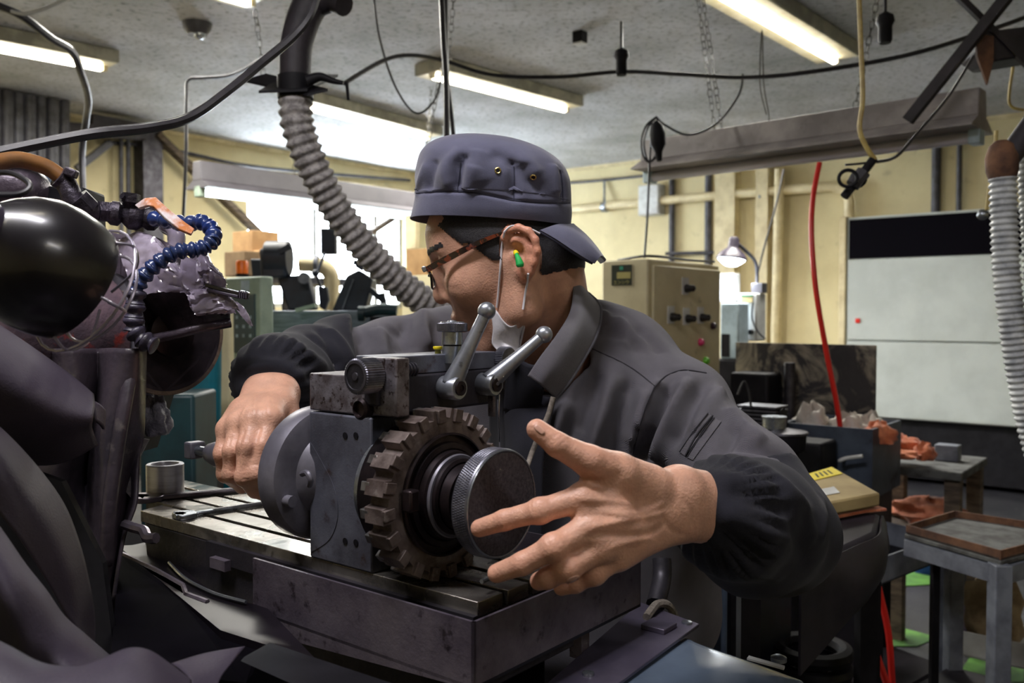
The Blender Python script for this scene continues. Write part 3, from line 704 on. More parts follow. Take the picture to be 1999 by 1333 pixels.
# ================================================================= RIGHT WALL ITEMS
def onwall(x0, y0, x1, y1, th, off=0.003):
    a, b = Gc(rw(x0, y0)), Gc(rw(x1, y1)); return (min(a[0], b[0]), max(a[0], b[0]), TR - off - th, TR - off, min(a[2], b[2]), max(a[2], b[2]))
pts = [rw(935,426,.07), rw(1115,410,.07), rw(1300,391,.07), rw(1500,374,.07), rw(1600,366,.07), rw(1640,367,.07), rw(1656,385,.07), rw(1658,425,.07), rw(1658,500,.07)]
solo('cream_pipe', MB().tube(pts, .042, 12), m_pipe, 'long cream pipe running along the right wall and bending down at its end', 'pipe')
for x in (1180, 1483):
    r = thing('pipe_hanger', 'galvanised hanger strap on the cream pipe at its %s half' % ('left' if x < 1300 else 'right'), 'hanger', rw(x, 400, .07))
    y = 410 - (x - 1115) * .085
    P('strap', MB().tube([rw(x, y - 52, .03), rw(x, y - 30, .05), rw(x, y + 8, .12)], .012, 8), m_chrome, r)
    P('clamp', MB().cyl(rw(x - 4, y, .07), rw(x + 5, y, .07), .05, n=14), m_chrome, r)
solo('conduit', MB().tube([rw(930,366,.04), rw(1115,357,.04), rw(1262,343,.04)], .013, 8), m_conduit, 'thin dark horizontal conduit just under the ceiling right of the cap', 'pipe')
for (x, y0, y1, r_, lab) in ((1311,345,505,.028,'left of the two dark vertical conduits behind the control cabinet'),(1382,340,520,.034,'right of the two dark vertical conduits behind the control cabinet'),
                    (1826,285,425,.034,'left dark conduit above the white wall unit'),(1871,285,420,.020,'right thin conduit above the white wall unit')):
    a = rw(x, y0, .04); b = rw(x, y1, .04); a = Vector((b.x, b.y, CZ - .04)); solo('vertical_conduit', MB().cyl(a, b - Z * (.6 if x < 1500 else 0), r_, n=12), m_conduit, lab, 'pipe')
solo('vertical_pipe', MB().cyl(rw(1522,330,.10), rw(1512,672,.10) - Z * .5, .042, n=16), m_pipe, 'cream vertical pipe between the desk lamp and the red hose', 'pipe')
solo('cross_rail', MB().tube([rw(1300,495,.09), rw(1382,493,.09), rw(1410,491,.09)], .016, 8), m_conduit, 'short dark rail joining the two conduits', 'rail')
g = onwall(1258, 365, 1299, 420, .12); r = thing('junction_box', 'white junction box on the wall behind the cream pipe', 'box', G((g[0] + g[1]) / 2, g[2], g[4]))
P('box_body', MB().gbox(*g), m_white, r, bevel=.01); P('lid', MB().gbox(g[0] + .01, g[1] - .01, g[2] - .012, g[2], g[4] + .01, g[5] - .01), m_white, r, bevel=.004)
# white wall unit
g = onwall(1652, 415, 2300, 830, .42, .07); top = Gc(rw(1652, 432, .3))[2]; s0 = Gc(hit(1652, 600, 't', TR - .49))[0]
tf = TR - .49; zt = Gc(hit(1652,430,'t',tf))[2]; zb = Gc(hit(1710,815,'t',tf))[2]; z1 = Gc(hit(1652,506,'t',tf))[2]; z2 = Gc(hit(1652,664,'t',tf))[2]
ac = thing('wall_unit', 'big white metal wall unit with a black band along its top', 'cabinet', G(s0 + 1, tf, zb))
P('cabinet_body', MB().gbox(s0, 1.2, tf, TR - .07, zb, zt + .02), m_ac, ac, bevel=.01)
P('dark_grille', MB().gbox(s0 + .02, 1.19, tf - .02, tf, z1, zt), m_acd, ac, bevel=.004)
P('upper_panel', MB().gbox(s0 + .02, 1.19, tf - .03, tf, z2 + .006, z1 - .008), m_ac, ac, bevel=.006)
P('lower_panel', MB().gbox(s0 + .02, 1.19, tf - .03, tf, zb + .01, z2 - .006), m_ac, ac, bevel=.006)
P('side_frame', MB().gbox(s0 - .05, s0, tf - .03, TR - .08, zb, zt + .03), m_pipe, ac, bevel=.006)
c = hit(1675, 626, 't', tf - .03); P('red_indicator', MB().obox(c - A * .018 - U * .012 - Z * .018, A * .036, U * .012, Z * .036), m_red, ac, bevel=.004)
P('plinth', MB().gbox(s0 + .1, 1.19, tf + .05, TR - .08, 0.04, zb), m_black, ac)

# control cabinet
p = W(1265, 505, 3.0); s1, t0, zt = Gc(p)
cc = thing('control_cabinet', 'cream machine control cabinet with black knobs behind the shoulder', 'cabinet', G(s1 - .1, t0 + .27, 0))
P('cabinet_body', MB().gbox(s1 - .185, s1, t0, t0 + .545, .03, zt), m_cream, cc, bevel=.006)
P('front_door', MB().gbox(s1, s1 + .012, t0 + .02, t0 + .53, .5, zt - .02), m_cream, cc, bevel=.004)
P('plinth', MB().gbox(s1 - .17, s1 - .015, t0 + .02, t0 + .52, 0, .05), m_black, cc)
fs = s1 + .012
def selector(px, py, m_=m_knob, rr=.016, parent=cc):
    c = hit(px, py, 's', fs); c2 = c
    k = P('selector_knob', MB().lathe([(rr, 0), (rr, .012), (rr * .8, .022), (rr * .75, .034), (rr * .3, .04)], c, A, 18), m_, parent)
    return c
for x, y in ((1338,561),(1310,617),(1340,620),(1368,618)):
    c = hit(x - 1, y - 2, 's', fs); P('legend_plate', MB().obox(c - U * .024 - Z * .03, U * .048, Z * .062, A * .003), m_white, cc); selector(x, y + 2)
for x, y, m_, nm in ((1390,636,mat('purple_button',(60,34,52),rough=.3),0),(1366,668,mat('pink_button',(214,50,110),rough=.3),0),(1376,704,mat('green_button',(110,200,50),rough=.3),0)):
    c = hit(x, y, 's', fs); P('push_button', MB().lathe([(.014, 0), (.014, .008), (.009, .016)], c, A, 14), m_, cc)
c = hit(1214, 537, 't', t0)
npm = mat('nameplate_dark', (44, 50, 40), rough=.4); npy = mat('nameplate_olive', (168, 158, 96), rough=.5)
w_ = .081; h_ = .071
npl = P('nameplate', MB().obox(c - A * w_ / 2 - Z * h_ / 2 - U * .003, A * w_, Z * h_, U * .003), npm, cc)
P('olive_field', MB().obox(c - A * .018 - Z * .012 - U * .004, A * .055, Z * .022, U * .002), npy, npl); P('green_mark', MB().obox(c - A * .007 + Z * .018 - U * .004, A * .014, Z * .012, U * .002), mat('mark_green', (60,150,120), rough=.4), npl)
textobj('lettering', 'エンシウ', c - Z * .026 - U * .0035, A, Z, .016, npy, npl)
solo('cabinet_cable', MB().tube([G(s1 - .18, t0 + .1, zt + .006), G(s1 - .02, t0 + .04, zt + .012), G(s1 - .01, t0 + .3, zt + .01), G(s1 - .0, t0 + .5, zt + .012)], .005, 6), m_cable, 'thin dark cable lying across the top of the control cabinet', 'cable')

# desk lamp on small white boxes
dl = thing('desk_lamp', 'lit desk lamp with a dark grey shade behind the control cabinet', 'lamp', W(1477,562,4.4))
c = W(1428, 506, 4.4); ax = (W(1433,468,4.4) - c).normalized()
P('shade', MB().lathe([(.074, 0), (.076, .006), (.062, .03), (.03, .055), (.027, .06), (.026, .1), (.018, .112), (.001, .114)], c, ax, 28), m_lampneck, dl)
P('bulb', MB().lathe([(.001, -.035), (.03, -.03), (.05, -.016), (.066, -.002), (.066, .002)], c - ax * .002, ax, 24), m_bulb, dl)
P('goose_neck', MB().tube(wpts([(1438,474,4.4),(1456,490,4.42),(1474,510,4.45),(1478,535,4.45),(1477,562,4.45)]), .009, 10), m_conduit, dl)
P('clamp', MB().obox(W(1466,572,4.4), A * .06, U * .06, Z * .05), m_conduit, dl, bevel=.004)
area('desk_lamp_light', c - ax * .05, c - ax * 1.0, .1, .1, 6, (.9, .95, 1))
r = thing('white_controller', 'white wall controller box with dials beneath the desk lamp', 'box', W(1470,660,4.4))
a = W(1442, 572, 4.4); b = W(1500, 572, 4.4); h_ = W(1442,660,4.4)
g0 = Gc(W(1440,665,4.4)); g1 = Gc(W(1476,572,4.4))
wbx = (g0[0], g1[0] + .03, g0[1], g0[1] + .12, g0[2], g0[2] + .235)
P('box_body', MB().gbox(*wbx), m_white, r, bevel=.008)
def onbox(x, y, w_, h_, th, m_, nm):
    c = hit(x, y, 't', wbx[2]); return P(nm, MB().obox(c - A * w_ / 2 - Z * h_ / 2 - U * th, A * w_, Z * h_, U * th), m_, r, bevel=.001)
onbox(1459, 584, .06, .036, .006, m_pack, 'display'); onbox(1459, 577, .06, .012, .008, mat('dark_green_strip', (60,110,80), rough=.4), 'display_strip')
for x in (1453, 1467):
    c = hit(x, 648, 't', wbx[2]); P('dial', MB().lathe([(.014, 0), (.012, .02)], c, -U, 14), m_knob, r)
P('cord', MB().tube([hit(1470,590,'t',wbx[2] - .01), hit(1468,620,'t',wbx[2] - .015), hit(1478,645,'t',wbx[2] - .015), hit(1494,662,'t',wbx[2] - .01)], .004, 6), m_cable, r)
r = thing('blue_controller', 'pale blue box with a dark recess between cabinet and white controller', 'box', W(1420,700,4.3))
g0 = Gc(W(1405,700,4.3)); P('box_body', MB().gbox(g0[0], g0[0] + .095, g0[1], g0[1] + .12, g0[2], g0[2] + .27), m_lblue, r, bevel=.008)
P('dark_recess', MB().gbox(g0[0] + .01, g0[0] + .05, g0[1] - .004, g0[1], g0[2] + .01, g0[2] + .12), m_black, r)
solo('white_box', MB().obox(W(1404,590,4.6), A * .08, U * .08, Z * .15), m_white, 'small white box behind the control cabinet just above the pale blue box', 'box', bevel=.006)
# utility stand under those (keeps boxes standing on something)
sb = MB().gbox(g0[0] - .02, g0[0] + .4, g0[1] + .0, g0[1] + .2, 0, g0[2])
solo('machine_pedestal', sb, m_black, 'dark machine pedestal beneath the small white and blue boxes', 'pedestal', bevel=.01)
# ================================================================= BACKGROUND RIGHT
# stained splash board
bp = W(1435, 820, 3.5); s_, t_, z_ = Gc(bp); zt = Gc(hit(1435, 668, 't', t_))[2]
s2 = Gc(hit(1709, 680, 't', t_))[0]
r = thing('splash_board', 'black splash board covered in pale stains behind the bench', 'board', G((s_ + s2) / 2, t_, z_ - .15))
P('board', MB().gbox(s_, s2, t_, t_ + .015, z_ - .1, zt), m_stain, r, smooth=False)
P('support', MB().gbox(s_ + .02, s_ + .06, t_ + .016, t_ + .05, 0, z_), m_black, r); P('support', MB().gbox(s2 - .06, s2 - .02, t_ + .016, t_ + .05, 0, z_), m_black, r)
P('stand_plate', MB().gbox(s_ + .05, s_ + .2, t_ - .16, t_ - .02, z_ - .1, z_ + .2), m_black, r, bevel=.01)
P('upright', MB().cyl(G(s_ + .25, t_ - .08, z_ - .1), G(s_ + .25, t_ - .08, z_ + .24), .02, n=12), m_steel, r)
# machine table holding things
zb2 = z_ - .1
solo('machine_bed', MB().gbox(s_ + .08, s2 - .02, t_ - .30, t_ - .002, zb2 - .06, zb2), m_black, 'dark machine bed in front of the stained splash board', 'bed', bevel=.008)
solo('machine_cabinet', MB().gbox(s_ + .16, s2 - .2, t_ - .28, t_ - .05, 0, zb2 - .06), m_blacksheet, 'dark base cabinet below the machine bed', 'cabinet', bevel=.008)
# ribbed motor
c0 = W(1448, 815, 2.9); mt = thing('ribbed_motor', 'dark ribbed electric motor just right of the shoulder', 'motor', c0 - Z * .05)
P('motor_body', MB().cyl(c0, c0 + A * .14, .04, n=20), m_black, mt)
for i in range(7):
    P('fin', MB().obox(c0 + A * (.005) - U * .05 + Z * (-.035 + i * .0125), A * .13, U * .1, Z * .006), m_conduit, mt)
P('mount', MB().obox(c0 - Z * .055 - U * .04, A * .14, U * .08, Z * .02), m_black, mt)
solo('motor_stand', MB().obox(c0 - Z * .30 - U * .05 - A * .02, A * .3, U * .14, Z * .245), m_black, 'dark block below the ribbed motor', 'stand', bevel=.008)
cable('thin_cable', 'short curved cable over the ribbed motor', [(1440,770,2.8),(1452,745,2.8),(1462,765,2.8),(1466,795,2.8)], .004, m_cable)
# round pan with lid
c0 = W(1530, 880, 2.6); pn = thing('round_pan', 'round dark pan with a flat lid beside the sleeve', 'pan', c0)
P('pan_stand', MB().lathe([(.06, -c0.z), (.05, -c0.z + .02), (.045, 0)], c0, Z, 20), m_black, pn); P('pan_body', MB().lathe([(.055, 0), (.062, .01), (.064, .05), (.07, .052)], c0, Z, 28), m_black, pn); P('lid', MB().lathe([(.07, .052), (.068, .058), (.02, .066)], c0, Z, 28), m_steel, pn)
P('lid_knob', MB().lathe([(.012, .06), (.012, .075), (.004, .08)], c0 - A * .02, Z, 14), m_steel, pn)
solo('small_can', MB().lathe([(.034, 0), (.034, .03), (.036, .032), (.036, .036)], c0 - A * .03 + Z * .064, Z, 24), m_chrome, 'shallow metal can standing on the lid of the round pan', 'can')
# blue grey plate cabinet with crumpled paper on it
p0 = W(1702, 970, 2.75); s1, t1, z0 = Gc(p0); zt = Gc(hit(1697, 838, 't', t1))[2]; sL = Gc(hit(1525, 830, 't', t1))[0]
bx = thing('blue_grey_box', 'blue grey open steel box behind the black bench', 'box', G((sL + s1) / 2, t1 + .15, z0))
P('front_plate', MB().gbox(sL, s1, t1, t1 + .01, z0, zt), m_bgrey, bx, smooth=False)
P('side_plate', MB().gbox(s1 - .01, s1, t1 + .01, t1 + .3, z0, zt), m_bgrey, bx, smooth=False)
P('side_plate', MB().gbox(sL, sL + .01, t1 + .01, t1 + .3, z0, zt), m_bgrey, bx, smooth=False)
P('back_plate', MB().gbox(sL, s1, t1 + .3, t1 + .31, z0, zt), m_bgrey, bx, smooth=False)
P('floor_plate', MB().gbox(sL, s1, t1, t1 + .31, z0 - .01, z0), m_bgrey, bx, smooth=False)
hm = hit(1645, 897, 't', t1 - .02)
P('lever', MB().tube([hm + U * .02, hm - U * .03, hm - U * .03 + A * .02 + Z * .01, hm - U * .03 + A * .07 + Z * .022], .006, 8), m_white, bx)
solo('box_stand', MB().gbox(sL + .02, s1 - .02, t1 + .02, t1 + .29, 0, z0 - .012), m_blacksheet, 'dark cabinet carrying the blue grey box', 'stand')
def crumple(name, label, cat, c, rx, ry, rz, m, seed, parent=None, n=14):
    rg = random.Random(seed); rows = []
    ph = [rg.uniform(0, 6) for _ in range(8)]
    vs = []; mb = MB()
    for i in range(n + 1):
        row = []
        for j in range(2 * n):
            t = pi * i / n; a = 2 * pi * j / (2 * n)
            w_ = 1 + .13 * math.sin(3 * a + ph[0] + 2 * t) + .11 * math.sin(5 * a - 3 * t + ph[1]) + .09 * math.sin(9 * t + 2 * a + ph[2]) + rg.uniform(-.05, .05)
            row.append(c + A * rx * w_ * math.sin(t) * math.cos(a) + U * ry * w_ * math.sin(t) * math.sin(a) + Z * max(-rz * .6, rz * w_ * math.cos(t)))
        vs += row
    fs = [(i * 2 * n + j, (i + 1) * 2 * n + j, (i + 1) * 2 * n + (j + 1) % (2 * n), i * 2 * n + (j + 1) % (2 * n)) for i in range(n) for j in range(2 * n)]
    mb.add(vs, fs)
    o = P(name, mb, m, parent, angle=60)
    return o if parent is not None else tag(o, label, cat)
crumple('crumpled_paper', 'crumpled pale paper sticking up at the left of the blue grey box', 'paper', G(sL + .06, t1 + .12, zt - .02), .055, .05, .07, m_paper, 3)
crumple('crumpled_paper', 'white crumpled paper in the blue grey box left of the red hose', 'paper', G(sL + .18, t1 + .13, zt - .03), .075, .05, .055, m_paper, 5)
crumple('brown_rag', 'brown rag in the blue grey box at the foot of the red hose', 'rag', G(sL + .28, t1 + .1, zt - .03), .05, .04, .04, m_orag, 6)
crumple('silver_bag', 'pale crumpled bag at the right end of the blue grey box', 'bag', G(s1 - .05, t1 + .15, zt - .03), .045, .05, .06, m_paper, 9)
solo('red_air_hose', MB().tube(wpts([(1600,318,2.9),(1588,380,2.88),(1584,450,2.86),(1592,560,2.84),(1612,680,2.83),(1632,780,2.83),(1642,845,2.84)]), .0085, 10), m_red, 'bright red air hose hanging down in front of the right wall', 'hose')
vl = thing('hanging_valve', 'black handwheel valve hanging on a cord below the unlit light', 'valve', W(1670,350,2.2))
P('pipe_section', MB().cyl(W(1704,312,2.2), W(1648,384,2.2), .011, n=12), m_black, vl)
P('valve_body', MB().ball(W(1675,350,2.2), .022, 14), m_black, vl)
P('handwheel', MB().tube([W(1655,348,2.17) + Vector((math.cos(a) * .02, -.006 * math.cos(a), math.sin(a) * .02)) for a in [2 * pi * i / 12 for i in range(12)]], .0045, 6, 2, closed=True), m_black, vl)
P('fitting', MB().cyl(W(1686,336,2.19), W(1664,362,2.19), .018, n=8), m_conduit, vl)
P('wire_tie', MB().tube(wpts([(1650,322,2.2),(1690,318,2.2),(1712,312,2.2)]), .003, 6), m_cable, vl)
# bench with orange rag
p0 = W(1700, 905, 3.2); zt = p0.z; sA, tA, _ = Gc(p0); sB = Gc(hit(1870, 885, 'z', zt))[0]; tB = Gc(hit(1870, 872, 'z', zt))[1]
bn = thing('work_bench', 'dirty wooden work bench in front of the white wall unit', 'bench', G(sA + .15, tA + .2, 0))
g = (sA - .05, sA + .30, tA, tA + .42)
P('bench_top', MB().gbox(g[0], g[1], g[2], g[3], zt - .03, zt), m_grime, bn, bevel=.004)
for x in (g[0] + .02, g[1] - .06):
    for y in (g[2] + .02, g[3] - .06): P('leg', MB().gbox(x, x + .05, y, y + .05, 0, zt - .03), m_wood, bn, bevel=.003)
P('lower_shelf', MB().gbox(g[0] + .03, g[1] - .02, g[2] + .03, g[3] - .03, zt - .24, zt - .22), m_wood, bn)
crumple('folded_cloth', 'tan cloth lying on the lower shelf of the work bench', 'cloth', G(g[0] + .2, g[2] + .2, zt - .19), .13, .12, .05, m_orag, 13)
rg = thing('orange_rag', 'twisted orange rag heaped on the work bench', 'rag', G(g[0] + .12, g[2] + .15, zt))
for (x, y, d, a, b, c, sd) in ((1722,858,3.22,.075,.05,.05,41),(1762,872,3.2,.075,.05,.034,42),(1740,886,3.12,.09,.04,.02,43),(1806,886,3.1,.035,.03,.036,44)):
    crumple('fold', '', '', W(x, y, d), a, b, c, m_orag, sd, rg)
solo('small_box', MB().obox(G(g[0] + .21, g[2] + .22, zt), A * .08, U * .06, Z * .06), m_lgrey, 'small grey box on the work bench behind the orange rag', 'box', bevel=.004)
# black bench with brown package
zt = Gc(W(1600, 1000, 1.75))[2]
poly = [hit(x, y, 'z', zt) for x, y in ((1420,1012),(1560,985),(1720,1002),(1712,1040),(1560,1110),(1440,1120))]
bb = thing('covered_bench', 'bench under a black cover right of the elbow', 'bench', (poly[0] + poly[3]) / 2 - Z * (zt))
P('black_cover', MB().prism(poly, -Z * .03), m_blacksheet, bb, bevel=.01)
lowp = [p for p in poly]
sk = []
for k in range(7):
    t = k / 6; a = poly[2].lerp(poly[3], t) if k < 3 else poly[3].lerp(poly[4], (k - 3) / 3)
    out = (a - (poly[0] + poly[3]) / 2); out.z = 0; out = out.normalized()
    sk.append([a - Z * .005, a + out * .012 - Z * .03, a + out * (.01 + .01 * math.sin(k * 2.1)) - Z * .07, a - out * .01 - Z * (.05 + .02 * k)])
P('cover_skirt', MB().grid(cr2(sk, 4), .004), m_blacksheet, bb)
cc_ = sum(poly, Vector((0, 0, 0))) / 6
for p in (poly[0], poly[2], poly[3], poly[5]):
    q = p.lerp(cc_, .14); P('leg', MB().obox(Vector((q.x - .015, q.y - .015, 0)), Vector((.03, 0, 0)), Vector((0, .03, 0)), Z * (zt - .03)), m_black, bb)
P('lower_shelf', MB().prism([Vector((p.lerp(cc_, .2).x, p.lerp(cc_, .2).y, .35)) for p in poly], Z * .02), m_blacksheet, bb)
# drum with rings beneath
c0 = W(1585, 1255, 1.9); dm = thing('coiled_drum', 'dark drum of stacked hose coils under the black cover', 'drum', Vector((c0.x, c0.y, .37)))
for i in range(6):
    zz = .40 + i * .035; P('coil', MB().tube([Vector((c0.x + .07 * math.cos(a), c0.y + .07 * math.sin(a), zz)) for a in [2 * pi * j / 14 for j in range(14)]], .017, 8, 2, closed=True), m_black, dm)
# package
zt2 = zt + .012
pk = [hit(x, y, 'z', zt2 + .03) for x, y in ((1575,925),(1625,910),(1718,962),(1604,982))]
og = [hit(x, y, 'z', zt + .004) for x, y in ((1560,1000),(1610,985),(1680,980),(1732,998),(1690,1002),(1640,1012),(1600,1018))]
solo('orange_cloth', MB().prism(og, Z * .006), m_orag, 'flat orange cloth under the brown paper package', 'cloth', bevel=.002)
pr = thing('paper_package', 'flat brown paper package with a yellow label on the black bench', 'package', (pk[0] + pk[2]) / 2 - Z * .03)
P('wrapping', MB().prism(pk, -Z * .026), m_pack, pr, bevel=.004)
def onpk(u, v): return (pk[0].lerp(pk[1], u)).lerp(pk[3].lerp(pk[2], u), v) + Z * .0005
yl = P('yellow_label', MB().prism([onpk(.05, .03), onpk(.92, .03), onpk(.92, .30), onpk(.05, .30)], Z * .0012), m_yel, pr, smooth=False)
for k in range(4):
    a = onpk(.25 + k * .14, .10) + Z * .0014; b = onpk(.25 + k * .14, .24) + Z * .0014; P('label_mark', MB().bar(a, b, .004, .0006), m_black, yl, smooth=False)
P('white_label', MB().prism([onpk(.1, .62), onpk(.4, .62), onpk(.4, .82), onpk(.1, .82)], Z * .001), m_white, pr, smooth=False)
# steel tray stand
zt = Gc(W(1700, 1085, 2.3))[2]
tr = [hit(x, y, 'z', zt) for x, y in ((1610,1075),(1730,1018),(1845,1045),(1712,1092))]
ts = thing('sheet_metal_sink', 'grimy grey steel tray table between the bench and the rusty tray', 'tray table', Vector((tr[2].x - .1, tr[2].y, 0)))
def trayparts(poly, depth, th, m, parent, inner=None):
    n = len(poly); c = sum(poly, Vector((0, 0, 0))) / n
    P('tray_floor', MB().prism([p - Z * depth for p in poly], Z * th), inner or m, parent, smooth=False)
    for i in range(n):
        a, b = poly[i], poly[(i + 1) % n]; inw = (c - (a + b) / 2); d = (b - a).normalized(); inw = (inw - d * inw.dot(d)); inw.z = 0; inw = inw.normalized() * th
        P('tray_side', MB().obox(a - Z * depth, b - a, inw, Z * depth), m, parent, smooth=False)
trayparts(tr, .07, .004, m_lgrey, ts, m_black)
ctr = sum(tr, Vector((0, 0, 0))) / 4
for p in tr:
    q = p.lerp(ctr, .08); P('leg', MB().obox(Vector((q.x - .012, q.y - .012, 0)), Vector((.024, 0, 0)), Vector((0, .024, 0)), Z * (zt - .07)), m_lgrey if p is tr[2] else m_black, ts)
P('shelf', MB().prism([Vector((p.x, p.y, .28)) for p in tr], Z * .015), m_blacksheet, ts)
# rusty tray on grey frame table at right edge
zt = Gc(W(1800, 1018, 2.2))[2]
t4 = [hit(x, y, 'z', zt) for x, y in ((1766,1003),(1862,976),(2120,1012),(1955,1052))]
ft = thing('grey_frame_table', 'grey angle steel frame table at the right edge', 'table', Vector((t4[3].x, t4[3].y, 0)))
c4 = sum(t4, Vector((0, 0, 0))) / 4
P('table_top', MB().prism([p - Z * .063 for p in t4], Z * .012), m_grime, ft, bevel=.003)
for i, p in enumerate(t4):
    q = p.lerp(c4, .05 if i else .42); P('leg', MB().obox(Vector((q.x - .02, q.y - .02, 0)), Vector((.04 if i else .02, 0, 0)), Vector((0, .04 if i else .02, 0)), Z * (zt - .06)), m_lgrey if i else m_black, ft, bevel=.003)
    q2_ = t4[(i + 1) % 4].lerp(c4, .05); P('rail', MB().bar(Vector((q.x, q.y, zt - .085)), Vector((q2_.x, q2_.y, zt - .085)), .03, .04), m_lgrey, ft)
P('lower_shelf', MB().prism([Vector((p.x, p.y, .30)) for p in t4], Z * .015), m_blacksheet, ft)
rt = thing('rusty_tray', 'shallow rusty steel tray lying on the grey frame table', 'tray', c4 - Z * .045)
trayparts([p.lerp(c4, .02) - Z * .028 for p in t4], .022, .004, m_rust, rt, m_grime)
wb = hit(1925, 1290, 'z', .32)
r = thing('white_carton', 'low white carton on the lower shelf of the grey frame table', 'carton', wb)
P('carton_side', MB().obox(wb - A * .13 - U * .0, A * .26, U * .006, Z * .07), m_white, r, smooth=False); P('carton_side', MB().obox(wb - A * .13 + U * .16, A * .26, U * .006, Z * .07), m_white, r, smooth=False)
P('carton_end', MB().obox(wb - A * .13, A * .006, U * .16, Z * .07), m_white, r, smooth=False); P('carton_end', MB().obox(wb + A * .124, A * .006, U * .16, Z * .07), m_white, r, smooth=False)
P('carton_base', MB().obox(wb - A * .13, A * .26, U * .16, Z * .005), m_white, r, smooth=False)
crumple('paper_bag', 'brown bag in clear wrap standing in the white carton', 'bag', wb + U * .08 + Z * .095, .08, .05, .13, m_bag, 21)
crumple('plastic_bag', 'clear plastic bag beside the brown bag in the carton', 'bag', wb + U * .08 - A * .09 + Z * .07, .03, .04, .09, m_plast, 23)
c0 = hit(1822, 1200, 'z', .302)
dr = thing('oil_can', 'dark blue cylindrical can standing on the shelf under the rusty tray', 'can', c0 + U * .2)
P('can_body', MB().lathe([(.055, 0), (.055, .2), (.05, .21)], c0 + U * .2, Z, 24), m_sil, dr); P('can_cap', MB().lathe([(.02, .21), (.02, .23)], c0 + U * .2, Z, 16), m_black, dr)
c0 = hit(1775, 1150, 'z', .0); solo('blue_tub', MB().lathe([(.12, 0), (.15, .14), (.16, .145), (.16, .15), (.13, .15), (.11, .02)], c0 + U * .4, Z, 24), m_blue, 'bright blue plastic tub on the floor behind the tray table', 'tub')
solo('red_air_hose', MB().tube(wpts([(1700,1090,2.2),(1718,1160,2.2),(1735,1240,2.2),(1742,1340,2.2)]), .0085, 8), m_red, 'red hose hanging in a curve below the tray table, right strand', 'hose')
solo('red_air_hose', MB().tube(wpts([(1660,1150,2.1),(1690,1220,2.1),(1712,1280,2.1),(1735,1345,2.1)]), .0085, 8), m_red, 'red hose below the tray table, left strand', 'hose')
# grey blue machine side behind the elbow, lower centre right
p0 = W(1300, 1300, 1.75); g0 = Gc(p0)
r = thing('blue_machine_casing', 'dark blue grey machine casing under the elbow', 'casing', p0 - Z * .6)
pa_, pb_, pc_ = W(1240,1100,1.7), W(1415,1140,1.75), W(1545,1120,1.95)
P('casing_front', MB().obox(Vector((pa_.x, pa_.y, 0)), Vector((pb_.x - pa_.x, pb_.y - pa_.y, 0)), Vector((0, .01, 0)), Z * (pa_.z)), m_sil, r)
P('casing_side', MB().obox(Vector((pb_.x, pb_.y, 0)), Vector((pc_.x - pb_.x, pc_.y - pb_.y, 0)), Vector((0, .01, 0)), Z * (pa_.z)), m_sil, r)
P('corner_strip', MB().cyl(Vector((pb_.x, pb_.y, 0)), Vector((pb_.x, pb_.y, pa_.z)), .008, n=10), m_bluem, r)

# ================================================================= BACKGROUND LEFT
# dark pipe rack at upper left, hanging in front of the window wall
rk = thing('pipe_rack', 'rack of dark vertical pipes at the upper left under the ceiling', 'rack', ww(60, 330, .5))
for i, x in enumerate((-8, 14, 36, 58, 80, 103, 126)):
    a = ww(x, 205, .4); b = ww(x, 345, .4); a.z = CZ - .01
    P('pipe', MB().cyl(a, b, .045 if i % 2 else .036, n=10), m_conduit, rk)
P('cross_bar', MB().bar(ww(-30, 238, .33), ww(270, 262, .33), .05, .09), m_duct, rk)
solo('steel_beam', MB().bar(ww(175, 240, .25), ww(280, 258, .25), .1, .12), m_duct, 'dark steel beam end under the ceiling right of the pipe rack', 'beam')
for (x, lab) in ((236, 'left thin dark wall conduit right of the pipe rack'), (250, 'right thin dark wall conduit beside the steel column')):
    a = ww(x, 262, .08); b = ww(x, 420, .08); solo('wall_conduit', MB().cyl(a, b - Z * .6, .018, n=8), m_conduit, lab, 'pipe')
solo('diagonal_strut', MB().bar(ww(305, 262, .14), ww(520, 470, .14), .09, .05), m_wood, 'long diagonal strut on the wall passing behind the lit tube light', 'strut')
solo('diagonal_strut', MB().bar(ww(700, 470, .1), ww(800, 405, .1), .05, .05), m_wood, 'short strut crossing the right part of the window', 'strut')
solo('diagonal_strut', MB().bar(ww(150, 330, .15), ww(215, 278, .15), .05, .05), m_conduit, 'short dark strut beside the pipe rack', 'strut')
solo('wall_conduit', MB().tube([ww(205,278,.05), ww(300,285,.05), ww(380,302,.05), ww(520,328,.05), ww(800,352,.05)], .016, 8), m_conduit, 'dark conduit running along the wall above the lit tube light', 'pipe')
cable('taped_cable', 'bundle of taped cables running over the ceiling left and down the rack', [(-20,5,3.),(40,30,3.),(100,75,3.1),(140,100,3.2),(158,140,3.3),(172,190,3.5),(168,235,3.7),(160,300,3.8),(163,400,3.8)], .014, m_conduit)
cable('taped_cable', 'light grey cable joining the taped bundle at the top left', [(22,22,2.98),(50,27,2.98),(85,18,2.98),(125,0,2.98),(150,-20,2.98)], .006, m_white)
